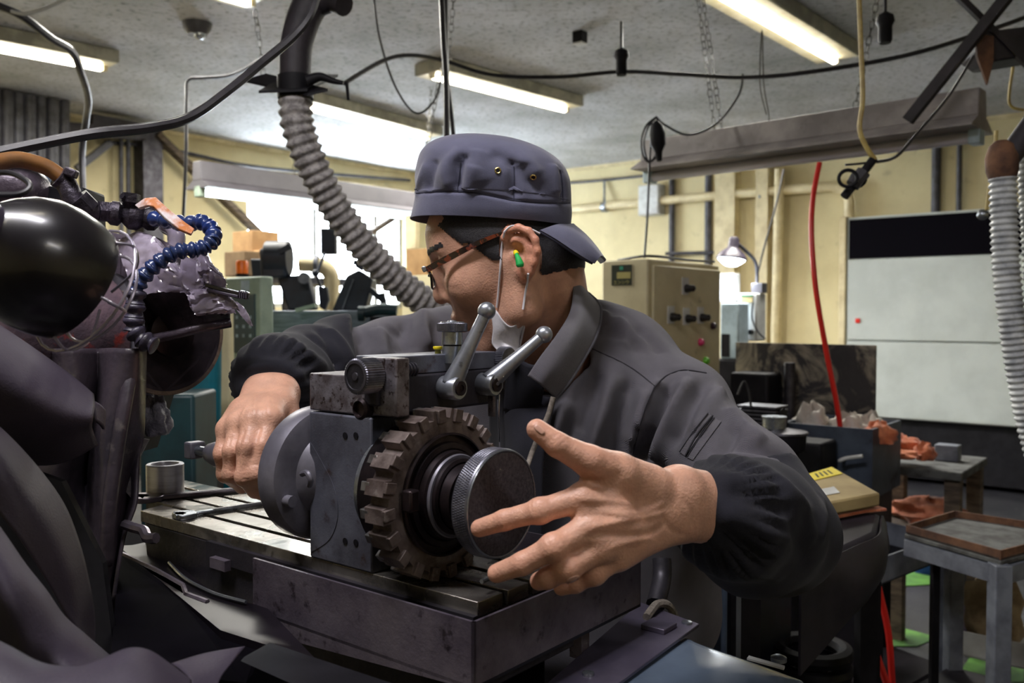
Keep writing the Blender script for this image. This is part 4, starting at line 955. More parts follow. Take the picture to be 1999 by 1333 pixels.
# cardboard boxes on a shelf
sh = W(440, 530, 4.6); g = Gc(sh)
P_ = thing('storage_shelf', 'dark storage shelf carrying cardboard boxes before the window', 'shelf', G(g[0] + .1, g[1] + .2, 0))
gs1 = Gc(hit(560, 520, 't', g[1]))[0]
def boxpx(name, label, x0, y0, x1, y1, d, w2, m, m2=None, parent=None, cat='box', bev=.004, dep=.18):
    """box: front face along A between x0..x1 (plane t), y0 top, y1 bottom"""
    p = W(x0, y1, d); g = Gc(p); s1 = Gc(hit(x1, y1, 't', g[1]))[0]; zt = Gc(hit(x0, y0, 't', g[1]))[2]
    mb = MB().gbox(g[0], s1, g[1], g[1] + dep, g[2], zt)
    if parent is not None: return P(name, mb, m, parent, bevel=bev)
    return solo(name, mb, m, label, cat, bevel=bev)
cb = thing('cardboard_box', 'large cardboard box on top of the stack before the window', 'box', W(500,490,4.6))
p = W(492, 512, 4.5); g0 = Gc(p); sl = Gc(hit(454, 512, 't', g0[1]))[0]; zt_ = Gc(hit(492, 449, 't', g0[1]))[2]; tt = Gc(hit(545, 512, 's', g0[0]))[1]
P('carton_body', MB().gbox(sl, g0[0], g0[1], tt, g0[2], zt_), m_card, cb, bevel=.004); P('packing_tape', MB().gbox(sl, g0[0], (g0[1] + tt) / 2 - .02, (g0[1] + tt) / 2 + .02, zt_, zt_ + .002), m_pack, cb)
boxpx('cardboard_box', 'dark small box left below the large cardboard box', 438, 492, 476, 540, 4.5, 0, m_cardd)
boxpx('cardboard_box', 'small tan box just right of the dark box, below the large one', 478, 490, 510, 540, 4.55, 0, m_card)
gg = Gc(W(430, 545, 4.5)); e_ = Gc(hit(560, 545, 't', gg[1]))[0]
P('board', MB().gbox(gg[0], e_, gg[1] - .05, gg[1] + .5, gg[2] - .03, gg[2]), m_steel, P_); P('upright', MB().gbox(gg[0], gg[0] + .04, gg[1], gg[1] + .04, 0, gg[2] - .03), m_steel, P_); P('upright', MB().gbox(e_ - .04, e_, gg[1], gg[1] + .04, 0, gg[2] - .03), m_steel, P_)
boxpx('cardboard_box', 'tan cardboard box beside the forehead, right of the window', 793, 487, 835, 538, 4.8, 0, m_card)
boxpx('board_panel', 'tan board standing at the right window edge beside the forehead', 790, 420, 812, 487, 5.2, 0, m_pipe, cat='board', dep=.03)
boxpx('storage_stand', 'pale stand below the tan cardboard box beside the face', 785, 538, 850, 640, 4.8, 0, m_cream, cat='stand')
# CNC cabinet
cn = thing('pale_green_cabinet', 'pale green machine cabinet with a dark key panel at the left', 'cabinet', W(470,730,3.0))
p = W(442, 760, 3.0); g = Gc(p); se = Gc(hit(510, 700, 't', g[1]))[0]; zt_ = Gc(hit(442, 542, 't', g[1]))[2]
P('cabinet_body', MB().gbox(g[0], se, g[1], g[1] + .05, 0, zt_), m_pgreen, cn, bevel=.006)
c1 = hit(456, 575, 't', g[1]); c2 = hit(500, 690, 't', g[1])
kp = P('key_panel', MB().obox(Vector((c1.x, c1.y, c2.z)) - U * .006, A * (Gc(c2)[0] - Gc(c1)[0]), U * .006, Z * (c1.z - c2.z)), m_keys, cn)
mk = mat('key_marks', (150,168,176), rough=.5)
for i in range(3):
    for j in range(3):
        q = hit(463 + i * 13, 655 - j * 18, 't', g[1] - .006); P('key', MB().obox(q - A * .006 - Z * .006 - U * .002, A * .011, U * .002, Z * .011), mk, kp)
q = hit(477, 682, 't', g[1] - .006); P('lettering_bar', MB().obox(q - A * .02 - Z * .004 - U * .001, A * .04, U * .001, Z * .007), mk, kp)
q = hit(478, 568, 't', g[1]); P('screen', MB().obox(q - A * .02 - Z * .0 - U * .002, A * .045, U * .002, Z * .035), m_lblue, cn)
P('side_channel', MB().gbox(g[0] - .06, g[0] - .02, g[1], g[1] + .04, 0, zt_ - .02), m_cream, cn, bevel=.004)
c0 = W(473, 540, 3.1); r = thing('beacon_light', 'orange beacon standing on the pale green cabinet', 'beacon', c0)
P('base', MB().lathe([(.022, 0), (.022, .01)], c0 - Z * .0, Z, 16), m_black, r); P('lens', MB().lathe([(.02, .01), (.021, .05), (.017, .056)], c0, Z, 16), m_orange, r)
# silhouetted machines before the window
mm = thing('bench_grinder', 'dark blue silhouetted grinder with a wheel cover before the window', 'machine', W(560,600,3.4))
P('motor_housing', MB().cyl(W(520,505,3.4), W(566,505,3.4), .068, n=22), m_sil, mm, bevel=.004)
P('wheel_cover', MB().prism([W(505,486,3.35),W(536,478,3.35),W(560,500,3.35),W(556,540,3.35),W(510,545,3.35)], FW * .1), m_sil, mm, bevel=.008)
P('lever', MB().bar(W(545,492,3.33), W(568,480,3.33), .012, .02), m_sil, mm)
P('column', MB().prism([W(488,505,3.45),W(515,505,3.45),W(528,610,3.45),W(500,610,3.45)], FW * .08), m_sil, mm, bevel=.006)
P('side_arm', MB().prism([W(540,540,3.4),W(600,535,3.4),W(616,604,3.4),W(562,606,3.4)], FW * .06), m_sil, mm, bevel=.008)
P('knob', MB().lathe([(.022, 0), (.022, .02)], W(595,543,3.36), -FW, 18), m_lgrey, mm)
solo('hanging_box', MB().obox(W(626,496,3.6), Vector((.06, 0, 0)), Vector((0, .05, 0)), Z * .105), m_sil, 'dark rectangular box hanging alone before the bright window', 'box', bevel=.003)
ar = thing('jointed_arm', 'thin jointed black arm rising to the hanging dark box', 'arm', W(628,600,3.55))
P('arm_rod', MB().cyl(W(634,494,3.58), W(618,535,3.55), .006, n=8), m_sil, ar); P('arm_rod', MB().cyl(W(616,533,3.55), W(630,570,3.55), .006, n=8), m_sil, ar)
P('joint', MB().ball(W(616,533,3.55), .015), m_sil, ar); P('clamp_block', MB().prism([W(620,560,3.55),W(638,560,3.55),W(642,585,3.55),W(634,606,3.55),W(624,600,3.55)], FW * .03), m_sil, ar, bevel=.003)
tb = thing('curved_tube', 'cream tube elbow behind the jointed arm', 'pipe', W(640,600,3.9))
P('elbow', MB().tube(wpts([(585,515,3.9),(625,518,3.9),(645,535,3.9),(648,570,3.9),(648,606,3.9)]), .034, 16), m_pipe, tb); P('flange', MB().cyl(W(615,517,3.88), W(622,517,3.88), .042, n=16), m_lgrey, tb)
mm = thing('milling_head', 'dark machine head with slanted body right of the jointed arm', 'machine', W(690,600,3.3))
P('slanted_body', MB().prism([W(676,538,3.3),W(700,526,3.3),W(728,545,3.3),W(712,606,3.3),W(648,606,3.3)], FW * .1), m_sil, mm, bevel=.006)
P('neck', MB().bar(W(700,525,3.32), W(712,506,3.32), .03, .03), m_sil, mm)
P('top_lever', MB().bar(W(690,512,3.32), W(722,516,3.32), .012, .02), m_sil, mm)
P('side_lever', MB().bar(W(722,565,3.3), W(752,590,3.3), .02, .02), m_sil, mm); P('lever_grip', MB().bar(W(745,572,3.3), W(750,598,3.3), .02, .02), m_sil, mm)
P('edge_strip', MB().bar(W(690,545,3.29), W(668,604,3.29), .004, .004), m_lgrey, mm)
r = thing('metal_panel', 'dull grey brushed metal panel left of the sleeve', 'panel', W(600,660,3.2))
P('panel_face', MB().prism([W(508,606,3.2),W(765,606,3.2),W(765,780,3.2),W(508,780,3.2)], FW * .04), m_brush, r, bevel=.004)
P('panel_feet', MB().prism([W(512,780,3.2),W(760,780,3.2),Vector((W(760,780,3.2).x, W(760,780,3.2).y, 0)),Vector((W(512,780,3.2).x, W(512,780,3.2).y, 0))], FW * .04), m_black, r)
solo('green_bracket', MB().bar(W(578,606,3.15), W(616,596,3.15), .02, .014), m_pgreen, 'small pale green bracket on the grey metal panel', 'bracket')
tl = thing('teal_casing', 'teal rounded machine casing just above the sleeve', 'machine', W(720,610,3.))
P('cover', MB().cyl(W(700,612,3.0), W(712,612,3.), .026, n=18), m_teald, tl); P('pedestal', MB().obox(Vector((W(722,625,3.0).x, 3.0, 0)), Vector((.08, 0, 0)), Vector((0, .04, 0)), Z * W(722,618,3.0).z), m_black, tl); P('hump', MB().tube(wpts([(712,610,3.),(740,604,3.),(775,606,3.)]), .02, 12), m_teald, tl)
# teal machines
t1_ = thing('teal_machine', 'bright teal machine body standing behind the grinding wheel', 'machine', Vector((W(385,760,2.2).x, W(385,760,2.2).y, 0)))
p0 = W(345,835,2.2); pz = W(345,560,2.2).z
P('upper_body', MB().prism([W(300,560,2.2),W(426,560,2.2),W(424,835,2.2),W(300,835,2.2)], FW * .05), m_teal, t1_, bevel=.02)
P('dark_band', MB().prism([W(335,828,2.19),W(426,828,2.19),W(426,858,2.19),W(335,858,2.19)], FW * .05), m_black, t1_)
P('lower_body', MB().prism([W(330,858,2.2),W(440,858,2.2),W(480,965,2.2),W(475,1060,2.2),W(330,1060,2.2)], FW * .05), m_teal, t1_, bevel=.01)
P('base', MB().obox(Vector((W(330,1060,2.2).x, 2.2, 0)), Vector((.3, 0, 0)), Vector((0, .3, 0)), Z * W(330,1040,2.2).z), m_teald, t1_)
t2_ = thing('green_column', 'dark green machine column behind the shiny sleeve', 'machine', Vector((W(330,900,1.9).x, 1.9, 0)))
P('column_body', MB().obox(Vector((W(268,900,1.9).x, 1.9, .3)), Vector((.12, 0, 0)), Vector((0, .15, 0)), Z * (W(330,770,1.9).z - .3)), m_teald, t2_, bevel=.008)
P('side_block', MB().obox(Vector((W(365,900,1.95).x, 1.95, .3)), Vector((.03, 0, 0)), Vector((0, .15, 0)), Z * (W(330,860,1.9).z - .3)), m_black, t2_, bevel=.006)
solo('cream_stand', MB().obox(Vector((W(428,700,2.7).x, 2.7, 0)), Vector((.03, 0, 0)), Vector((0, .05, 0)), Z * (W(428,590,2.7).z)), m_cream, 'cream upright beside the teal machine left of the pale green cabinet', 'upright', bevel=.006)
# ================================================================= FOREGROUND MACHINE (spindle axis along A)
DC = W(974, 982, .80); S0, T0, Z0 = Gc(DC); ZTB = Z0 - .0835
def M(s, t, z): return G(S0 + s, T0 + t, Z0 + z)
def ht(px, py, t): return hit(px, py, 't', T0 + t)
def hs(px, py, s): return hit(px, py, 's', S0 + s)
def hz(px, py, z=None): return hit(px, py, 'z', ZTB if z is None else z)
def Mbox(s0, s1, t0, t1, z0, z1): return MB().gbox(S0 + s0, S0 + s1, T0 + t0, T0 + t1, Z0 + z0, Z0 + z1)
# ---- table
sR = Gc(hz(925, 1215, ZTB - .006))[0] - .020; tF = Gc(hz(640, 1096))[1]; sL = Gc(hz(367, 1021))[0]
tab = thing('machine_table', 'long oily steel machine table with slots, under the spindle block', 'machine table', G((sL + sR) / 2, tF + .1, ZTB - .05))
wdt = .175; slots = []
corner = hz(292, 997); gc = Gc(corner)
tb_ = Gc(hz(392, 957))[1]                # back edge
wdt = max(.15, min(.26, tb_ - tF))
n_s = 3; sw = .0075; lands = []
edges = [tF, tF + wdt * .235, tF + wdt * .235 + sw, tF + wdt * .49, tF + wdt * .49 + sw, tF + wdt * .75, tF + wdt * .75 + sw, tF + wdt]
left = [-1.085, -1.15, -1.20, -1.24]
for i in range(4):
    a, b = edges[2 * i], edges[2 * i + 1]; l = left[i]
    poly = [G(l, a, ZTB), G(sR, a, ZTB), G(sR, b, ZTB), G(l - .012, b, ZTB)]
    P('table_land', MB().prism(poly, -Z * .014), m_table, tab, bevel=.0008)
P('table_body', MB().prism([G(-1.07, tF, ZTB - .014), G(sR, tF, ZTB - .014), G(sR, tF + wdt, ZTB - .014), G(left[3], tF + wdt, ZTB - .014), G(left[2] + .01, tF + wdt * .5, ZTB - .014), G(left[1] + .01, tF + wdt * .24, ZTB - .014)], -Z * .07), m_cast, tab, bevel=.002)
P('front_rail', MB().gbox(sL + .05, sR, tF - .006, tF, ZTB - .034, ZTB - .012), m_cast, tab)
# ---- tray
rz = Gc(hz(925, 1215, ZTB - .006)); zr = ZTB - .006; sT1 = rz[0]; tT0 = rz[1]
tT1 = Gc(hz(1275, 1085, zr))[1]; sT0 = Gc(hz(510, 1085, zr))[0]
tyr = thing('coolant_tray', 'grimy steel coolant tray around the end of the machine table', 'tray', G((sT0 + sT1) / 2, (tT0 + tT1) / 2, zr - .06))
th = .003; dp = .058
P('front_side', MB().prism([G(sT0, tT0, zr), G(sT1, tT0, zr), G(sT1, tT0, zr - dp), G(sT0, tT0, zr - dp - .02)], U * th), m_tray, tyr, smooth=False)
P('end_side', MB().gbox(sT1 - th, sT1, tT0, tT1, zr - dp, zr), m_tray, tyr, smooth=False)
P('back_side', MB().gbox(sT0, sT1, tT1 - th, tT1, zr - dp, zr), m_tray, tyr, smooth=False)
P('tray_floor', MB().gbox(sT0, sT1, tT0, tT1, zr - dp, zr - dp + .003), m_oil, tyr, smooth=False)
P('drip_rod', MB().cyl(hz(940, 1135, ZTB + .012), hz(1060, 1085, ZTB + .012), .0022, n=8), m_chrome, tyr)
# ---- machine base beneath
base = thing('grinding_machine', 'dark cast base of the grinding machine under the table', 'machine', G(S0 - .3, T0 + .1, 0))
P('saddle', MB().gbox(sL - .2, sT1 - .10, tT0 + .045, tT1 - .02, ZTB - .14, zr - dp - .001), m_cast, base, bevel=.008)
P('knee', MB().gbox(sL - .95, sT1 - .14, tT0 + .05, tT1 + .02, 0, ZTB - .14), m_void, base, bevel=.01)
P('way_rail', MB().gbox(sT1 - .05, sT1 - .03, tT0 + .04, tT1 - .01, zr - dp - .02, zr - dp - .001), m_tray, base)
P('way_foot', MB().gbox(sT1 - .045, sT1 - .03, tT1 - .07, tT1 - .055, zr - dp - .045, zr - dp - .018), m_tray, base)
# left part of machine: pan, rails
lz = ZTB - .055
P('oil_pan', MB().prism([hz(230,1065,lz), hz(300,1062,lz), hz(420,1160,lz), hz(520,1185,lz), hz(620,1290,lz), hz(430,1230,lz)], -Z * .01), m_oil, base, smooth=False)
P('pan_rim', MB().tube([hz(232,1078,lz), hz(300,1110,lz), hz(358,1143,lz), hz(364,1160,lz), hz(405,1175,lz)], .003, 6, 1), m_tray, base)
P('pan_edge', MB().tube([hz(330,1098,lz + .004), hz(360,1128,lz + .004), hz(400,1150,lz + .004), hz(430,1162,lz + .004), hz(480,1175,lz + .004)], .002, 6), m_chrome, base)
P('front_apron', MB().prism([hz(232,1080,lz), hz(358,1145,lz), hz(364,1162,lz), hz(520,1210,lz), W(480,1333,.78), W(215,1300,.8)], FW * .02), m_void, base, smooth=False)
P('scoop', MB().tube(wpts([(244,1024,1.0),(262,1030,.99),(280,1036,.985),(288,1050,.975),(305,1050,.97)]), .006, 8), m_wrench, base)
P('stop_block', MB().gbox(sL + .07, sL + .10, tF - .014, tF - .006, ZTB - .038, ZTB - .026), m_tray, base)
P('low_plate', MB().prism([W(470,1290,.72), W(520,1262,.75), W(900,1390,.62), W(760,1420,.6)], FW * .01), m_black, base, smooth=False)
# ---- long spindle block (indexing head)
bl = thing('spindle_block', 'gunmetal spindle block standing on the machine table', 'spindle block', M(-.185, 0, -.0835))
s0b = Gc(ht(605, 1085, -.03))[0] - S0; s1b = Gc(ht(726, 1100, -.03))[0] - S0
ztop = Gc(ht(605, 728, -.03))[2] - Z0; zmid = Gc(ht(605, 800, -.03))[2] - Z0
P('lower_block', Mbox(s0b, s1b, -.03, .075, -.0832, zmid - .0015), m_vise, bl, bevel=.002)
P('upper_block', Mbox(s0b, s1b, -.029, .075, zmid, ztop), m_pit, bl, bevel=.0015)
for (x, y) in ((674,850),(695,850),(674,1056),(695,1059)):
    c = ht(x, y, -.0302); P('screw_hole', MB().lathe([(.0034, 0), (.0034, .0006)], c, -U, 14), m_black, bl)
P('conical_boss', MB().prism([ht(606,862,-.0301)] + crom([ht(606,862,-.0301), ht(628,900,-.0301), ht(652,950,-.0301), ht(660,1005,-.0301), ht(644,1052,-.0301), ht(607,1078,-.0301)], 5)[1:], -U * .0005), m_vise, bl)
P('foot_flange', Mbox(s0b + .01, s1b + .045, .0, .07, -.0832, -.07), m_cast, bl, bevel=.002)
# flange behind
fl = thing('index_flange', 'big round grey steel flange behind the spindle block', 'flange', M(-.27, 0, -.07))
P('flange_disc', MB().lathe([(.05, -.012), (.058, -.010), (.0635, 0), (.0700, .003), (.0715, .006), (.0715, .022), (.069, .0285), (.062, .031), (.045, .033), (.035, .045), (.03, .048)], M(s0b - .036, 0, 0), A, 56), m_bell, fl, angle=30)
P('lock_lever', MB().tube([ht(590,925,-.065), ht(600,923,-.07), ht(606,936,-.07), ht(604,948,-.068)], .003, 8), m_bell, fl)
P('clamp_screw', MB().cyl(M(s0b - .015, -.055, -.02), M(s0b + .005, -.055, -.02), .006, n=12), m_bell, fl)
# drawbar at left
db = thing('spindle_drawbar', 'dark round spindle end with a square nut, gripped at the left', 'shaft', M(-.42, 0, -.02))
P('shaft', MB().lathe([(.024, 0), (.024, .07), (.021, .085), (.016, .105), (.012, .112)], M(s0b - .06, 0, .0), -A, 28), m_cast, db)
P('taper', MB().lathe([(.0155, .11), (.0165, .12), (.0165, .15), (.012, .168), (.007, .172)], M(s0b - .06, 0, .0), -A, 24), m_bell, db)
P('neck', MB().cyl(M(s0b - .22, 0, 0), M(s0b - .258, 0, 0), .006, n=14), m_chrome, db)
P('square_nut', MB().obox(M(s0b - .272, -.0105, -.0105), A * .016, U * .021, Z * .021), m_bell, db, bevel=.002)
# collar and cutter
P('spindle_nose', MB().lathe([(.052, 0), (.052, .012), (.047, .02), (.045, .028)], M(s1b - .001, 0, 0), A, 48), m_chrome, bl)
ct = thing('face_cutter', 'large toothed face milling cutter mounted on the spindle', 'cutter', M(-.085, 0, -.082))
P('back_ring', MB().lathe([(.060, 0), (.064, .002), (.066, .026), (.066, .03)], M(-.121, 0, 0), A, 64), m_cutd, ct, angle=30)
NT = 20; RI, RO = .0735, .0815
pts = []
x_, y_ = U, Z
for k in range(NT):
    for f, r in ((0, RI), (.30, RI * .985), (.36, RO), (.92, RO * .99), (.99, RI)):
        a = -2 * pi * (k + f) / NT; pts.append((a, r))
def ringpt(a, r, s): return M(s, math.cos(a) * r, math.sin(a) * r)
outer = [ringpt(a, r, -.104) for a, r in pts]
mb = MB(); n = len(pts); inner_r = .057
# toothed ring with a real bore
v = [ringpt(a, r, -.090) for a, r in pts] + [ringpt(a, r, -.066) for a, r in pts] + [ringpt(a, inner_r, -.090) for a, r in pts] + [ringpt(a, inner_r, -.066) for a, r in pts]
fs = []
for i in range(n):
    j = (i + 1) % n
    fs += [(i, j, j + n, i + n), (i + n, j + n, j + 3 * n, i + 3 * n), (j, i, i + 2 * n, j + 2 * n), (j + 2 * n, i + 2 * n, i + 3 * n, j + 3 * n)]
mb.add(v, fs); P('cutter_body', mb, m_cut, ct, smooth=False, bevel=.0006)
# inserts, one per tooth
me = None
for k in range(NT):
    a = -2 * pi * (k + .64) / NT; er = U * math.cos(a) + Z * math.sin(a); ta = -U * math.sin(a) + Z * math.cos(a)
    c = M(-.0965, 0, 0) + er * .0795
    P('insert', MB().obox(c - ta * .0045 - er * .006, A * .011, ta * .009, er * .0072), m_carb, ct, bevel=.0008)
    c = M(-.067, 0, 0) + er * .0765
    P('tooth_cap', MB().obox(c - ta * .0065 - er * .008, A * .0045, ta * .010, er * .0125), m_cut, ct, bevel=.0006)
P('dished_hub', MB().lathe([(.0575, -.004), (.0585, .002), (.0565, .003), (.0555, -.002), (.0500, -.0015), (.0490, .003), (.0440, .004), (.0425, .003), (.0415, .010), (.0375, .0115), (.0365, .010), (.0355, .018), (.0325, .0195), (.031, .018), (.030, .03)], M(-.064, 0, 0), A, 64), m_cutd, ct, angle=30)
P('bright_ring', MB().lathe([(.0385, 0), (.0395, .002), (.0385, .004), (.036, .004), (.036, 0)], M(-.0535, 0, 0), A, 56), m_bell, ct)
for k in range(6):
    a = 2 * pi * k / 6 + .5; c = M(-.0668, 0, 0) + (U * math.cos(a) + Z * math.sin(a)) * .050
    P('cap_screw', MB().lathe([(.0036, -.003), (.0036, .0012), (.002, .0012)], c, A, 12), m_cutd, ct)
P('arbor', MB().lathe([(.028, 0), (.028, .018), (.024, .022), (.024, .050), (.03, .054), (.03, .064)], M(-.078, 0, 0), A, 40), m_cutd, ct, angle=30)
P('drive_key', MB().obox(M(-.062, -.062, -.006), A * .012, U * .012, Z * .02), m_cutd, ct, bevel=.002)
# knurled disc
kd = thing('knurled_disc', 'knurled round disc with a granular grey face at the spindle end', 'disc', M(-.015, 0, -.05))
P('disc_face', MB().lathe([(.0470, -.002), (.0470, .0), (.046, .001), (.001, .0014)], M(.0035, 0, 0), A, 72), m_face, kd, angle=30)
# diamond knurl: rim with crossing ridges
nk = 540; nl = 12; rim = []; R0 = .0495
for i in range(nl + 1):
    h = -.0135 + .0172 * i / nl
    for k in range(nk):
        a = 2 * pi * k / nk; b = .00016 * (math.cos(135 * a + i * 1.57) + math.cos(135 * a - i * 1.57)) if 0 < i < nl else -.0006
        rim.append(M(h, math.cos(a) * (R0 + b), math.sin(a) * (R0 + b)))
fs = [(i * nk + k, i * nk + (k + 1) % nk, (i + 1) * nk + (k + 1) % nk, (i + 1) * nk + k) for i in range(nl) for k in range(nk)]
fs = [tuple(reversed(f)) for f in fs]
fs.append(tuple(range(nk))); fs.append(tuple(reversed([nl * nk + k for k in range(nk)])))
P('knurled_rim', MB().add(rim, fs), m_knurl, kd, smooth=False)
P('edge_bead', MB().tube([M(.0040, math.cos(2 * pi * k / 48) * .0478, math.sin(2 * pi * k / 48) * .0478) for k in range(48)], .0012, 6, 1, closed=True, raw=True), m_chrome, kd)
# ---- clamp head over the block
ch = thing('clamp', 'pitted steel clamp on top of the spindle block with knobs', 'clamp', M(-.13, 0, ztop))
tA_ = -.048; zA1 = Gc(ht(773, 700, tA_))[2] - Z0; zA0 = Gc(ht(773, 815, tA_))[2] - Z0; sA1 = Gc(ht(774, 760, tA_))[0] - S0; sA0 = Gc(ht(705, 760, tA_))[0] - S0
P('front_plate', Mbox(sA0, sA1, tA_, tA_ + .017, zA0, zA1), m_pit, ch, bevel=.0015)
P('dark_lug', Mbox(sA0 + .01, sA0 + .028, tA_ - .006, tA_, zA1 - .045, zA1 - .012), m_cast, ch, bevel=.002)
ztb = zA1
P('slide_bar', Mbox(sA1 - .075, sA1 - .026, tA_ + .017, .125, ztb - .018, ztb), m_vise, ch, bevel=.001)
P('slide_bed', Mbox(sA1 - .060, sA1 - .022, tA_ + .017, .12, ztb - .055, ztb - .0185), m_cast, ch, bevel=.002)
c = ht(715, 797, tA_); P('clamp_bolt', MB().lathe([(.0105, 0), (.0105, .008), (.008, .010), (.007, .006)], c, -U, 20), m_cutd, ch)
# knob
kc = ht(694, 735, tA_ - .032)
def knurled(name, c, ax, r, L, m, parent, nk=44, face=.8):
    x, y = perp(ax); vs = []; ax = Vector(ax).normalized(); c = Vector(c); hs_ = [0, .0008, L - .0008, L]
    for i, h in enumerate(hs_):
        for k in range(nk * 2):
            a = pi * k / nk; rr = r - (.0008 if k % 2 else 0) - (.001 if i in (0, 3) else 0); vs.append(c + ax * h + (x * math.cos(a) + y * math.sin(a)) * rr)
    n = nk * 2; fs = [(i * n + k, i * n + (k + 1) % n, (i + 1) * n + (k + 1) % n, (i + 1) * n + k) for i in range(3) for k in range(n)]
    fs += [tuple(range(n - 1, -1, -1)), tuple(3 * n + k for k in range(n))]
    return P(name, MB().add(vs, fs), m, parent, smooth=False)
kn = knurled('knurled_knob', kc, U, .0165, .022, m_knurl, ch)
P('knob_face', MB().lathe([(.0145, 0), (.0145, .0006), (.012, .0008), (.0115, -.0006), (.004, -.0006), (.0035, .0012), (.001, .0014)], kc, -U, 28), m_steel, kn)
P('knob_shaft', MB().cyl(kc + U * .02, kc + U * .04, .006, n=14), m_steel, kn)
# spring / adjusting screw
sp = hs(790, 722, sA1 - .024)
for k in range(4): P('screw_coil', MB().tube([sp + U * (.004 * k) + (A * math.cos(a) + Z * math.sin(a)) * .0058 for a in [2 * pi * j / 12 for j in range(12)]], .0014, 6, 1, closed=True, raw=True), m_steel, ch)
# lever block
zB1 = Gc(hs(822, 706, -.120))[2] - Z0; tB0 = Gc(hs(820, 750, -.120))[1] - T0; tB1 = Gc(hs(962, 750, -.120))[1] - T0; zB0 = Gc(hs(822, 805, -.120))[2] - Z0
P('lever_block', Mbox(-.160, -.120, tB0, tB1, zB0, zB1), m_cast, ch, bevel=.0015)
g_ = Gc(hs(930, 728, -.118)); g2 = Gc(hs(968, 692, -.118))
P('stop_block', MB().gbox(S0 - .15, S0 - .117, g_[1], g2[1] + .012, g_[2] - .02, g2[2]), m_vise, ch, bevel=.001)
q = W(978, 700, Gc(hs(978, 700, -.118))[1] and .97); kb = knurled('rear_knob', q, A, .0135, .012, m_knurl, ch)
# levers
def lever(name, label, h0, h1, rr, a0, ball, br, blk):
    root = thing(name, label, 'lever', h0)
    h0, h1, a0, ball = Vector(h0), Vector(h1), Vector(a0), Vector(ball)
    ax = (h1 - h0).normalized()
    P('hub', MB().lathe([(rr * .9, 0), (rr, .002), (rr, (h1 - h0).length - .002), (rr * .9, (h1 - h0).length)], h0, ax, 32), m_alu, root)
    P('hub_screw', MB().lathe([(rr * .62, 0), (rr * .62, .002), (rr * .3, .0025), (rr * .28, .001)], h1, ax, 24), m_cutd, root)
    d = ball - a0; L = d.length
    P('lever_arm', MB().tube([a0, a0 + d * .3, a0 + d * .7, ball], .008, 20, 6, rf=lambda l, T: rr * (.95 - .42 * min(1, l / T) - .12 * math.sin(pi * min(1, l / T)))), m_alu, root, angle=180)
    P('ball_end', MB().ball(ball, br, 24), m_alu, root)
    return root
L1a = hs(900, 757, -.078); dA = W(850, 748, 0.9)
h1 = hs(898, 758, -.082); lever('clamp_lever', 'upright ball-ended clamp lever beside the vertical knurled knob', h1 - A * .037, h1, .0118, h1 - A * .012 + Z * .002, W(950, 607, h1.y + .012), .0092, 0)
h2 = hs(969, 751, -.084); lever('clamp_lever', 'slanting ball-ended clamp lever in front of the shirt collar', h2 - A * .035, h2, .0118, h2 - A * .010 + Z * .002, W(1062, 653, h2.y + .02), .0092, 0)
P('latch_tab', MB().obox(h2 - A * .012 - Z * .034, A * .008, U * .004, Z * .025), m_pit, ch, bevel=.001)
P('drip_wire', MB().tube([h2 - Z * .01 + A * .004, h2 - Z * .03 + A * .003, hs(975, 845, -.084), hs(975, 862, -.086)], .0009, 6), m_chrome, ch)
# vertical knurled adjuster
vc = W(883, 708, Gc(h1)[0] and h1.y + .03)
va = thing('vertical_adjuster', 'chrome adjusting column with a knurled cap standing upright', 'adjuster', vc)
pxm = vc.y / F
P('lower_sleeve', MB().cyl(vc, vc + Z * 33 * pxm, 20 * pxm, n=32), m_chrome, va); P('dark_gap', MB().cyl(vc + Z * 33 * pxm, vc + Z * 36 * pxm, 18 * pxm, n=32), m_black, va)
P('upper_sleeve', MB().cyl(vc + Z * 36 * pxm, vc + Z * 60 * pxm, 21 * pxm, 20 * pxm, n=32), m_chrome, va)
knurled('knurled_cap', vc + Z * 61 * pxm, Z, 30 * pxm, 17 * pxm, m_knurl, va, nk=52); P('cap_button', MB().lathe([(24 * pxm, 0), (23 * pxm, .0012), (9 * pxm, .0014), (8 * pxm, .0025), (.001, .003)], vc + Z * 78 * pxm, Z, 28), m_chrome, va)
c = W(855, 693, h1.y + .035); r = thing('yellow_plug', 'small yellow plug left of the chrome adjusting column', 'plug', c)
P('plug_stem', MB().lathe([(.0032, 0), (.0032, .006)], c, Z, 16), mat('olive_plug', (120,118,40), rough=.4), r); P('plug_cap', MB().lathe([(.0045, .006), (.0052, .0075), (.0048, .009)], c, Z, 16), m_yel, r)
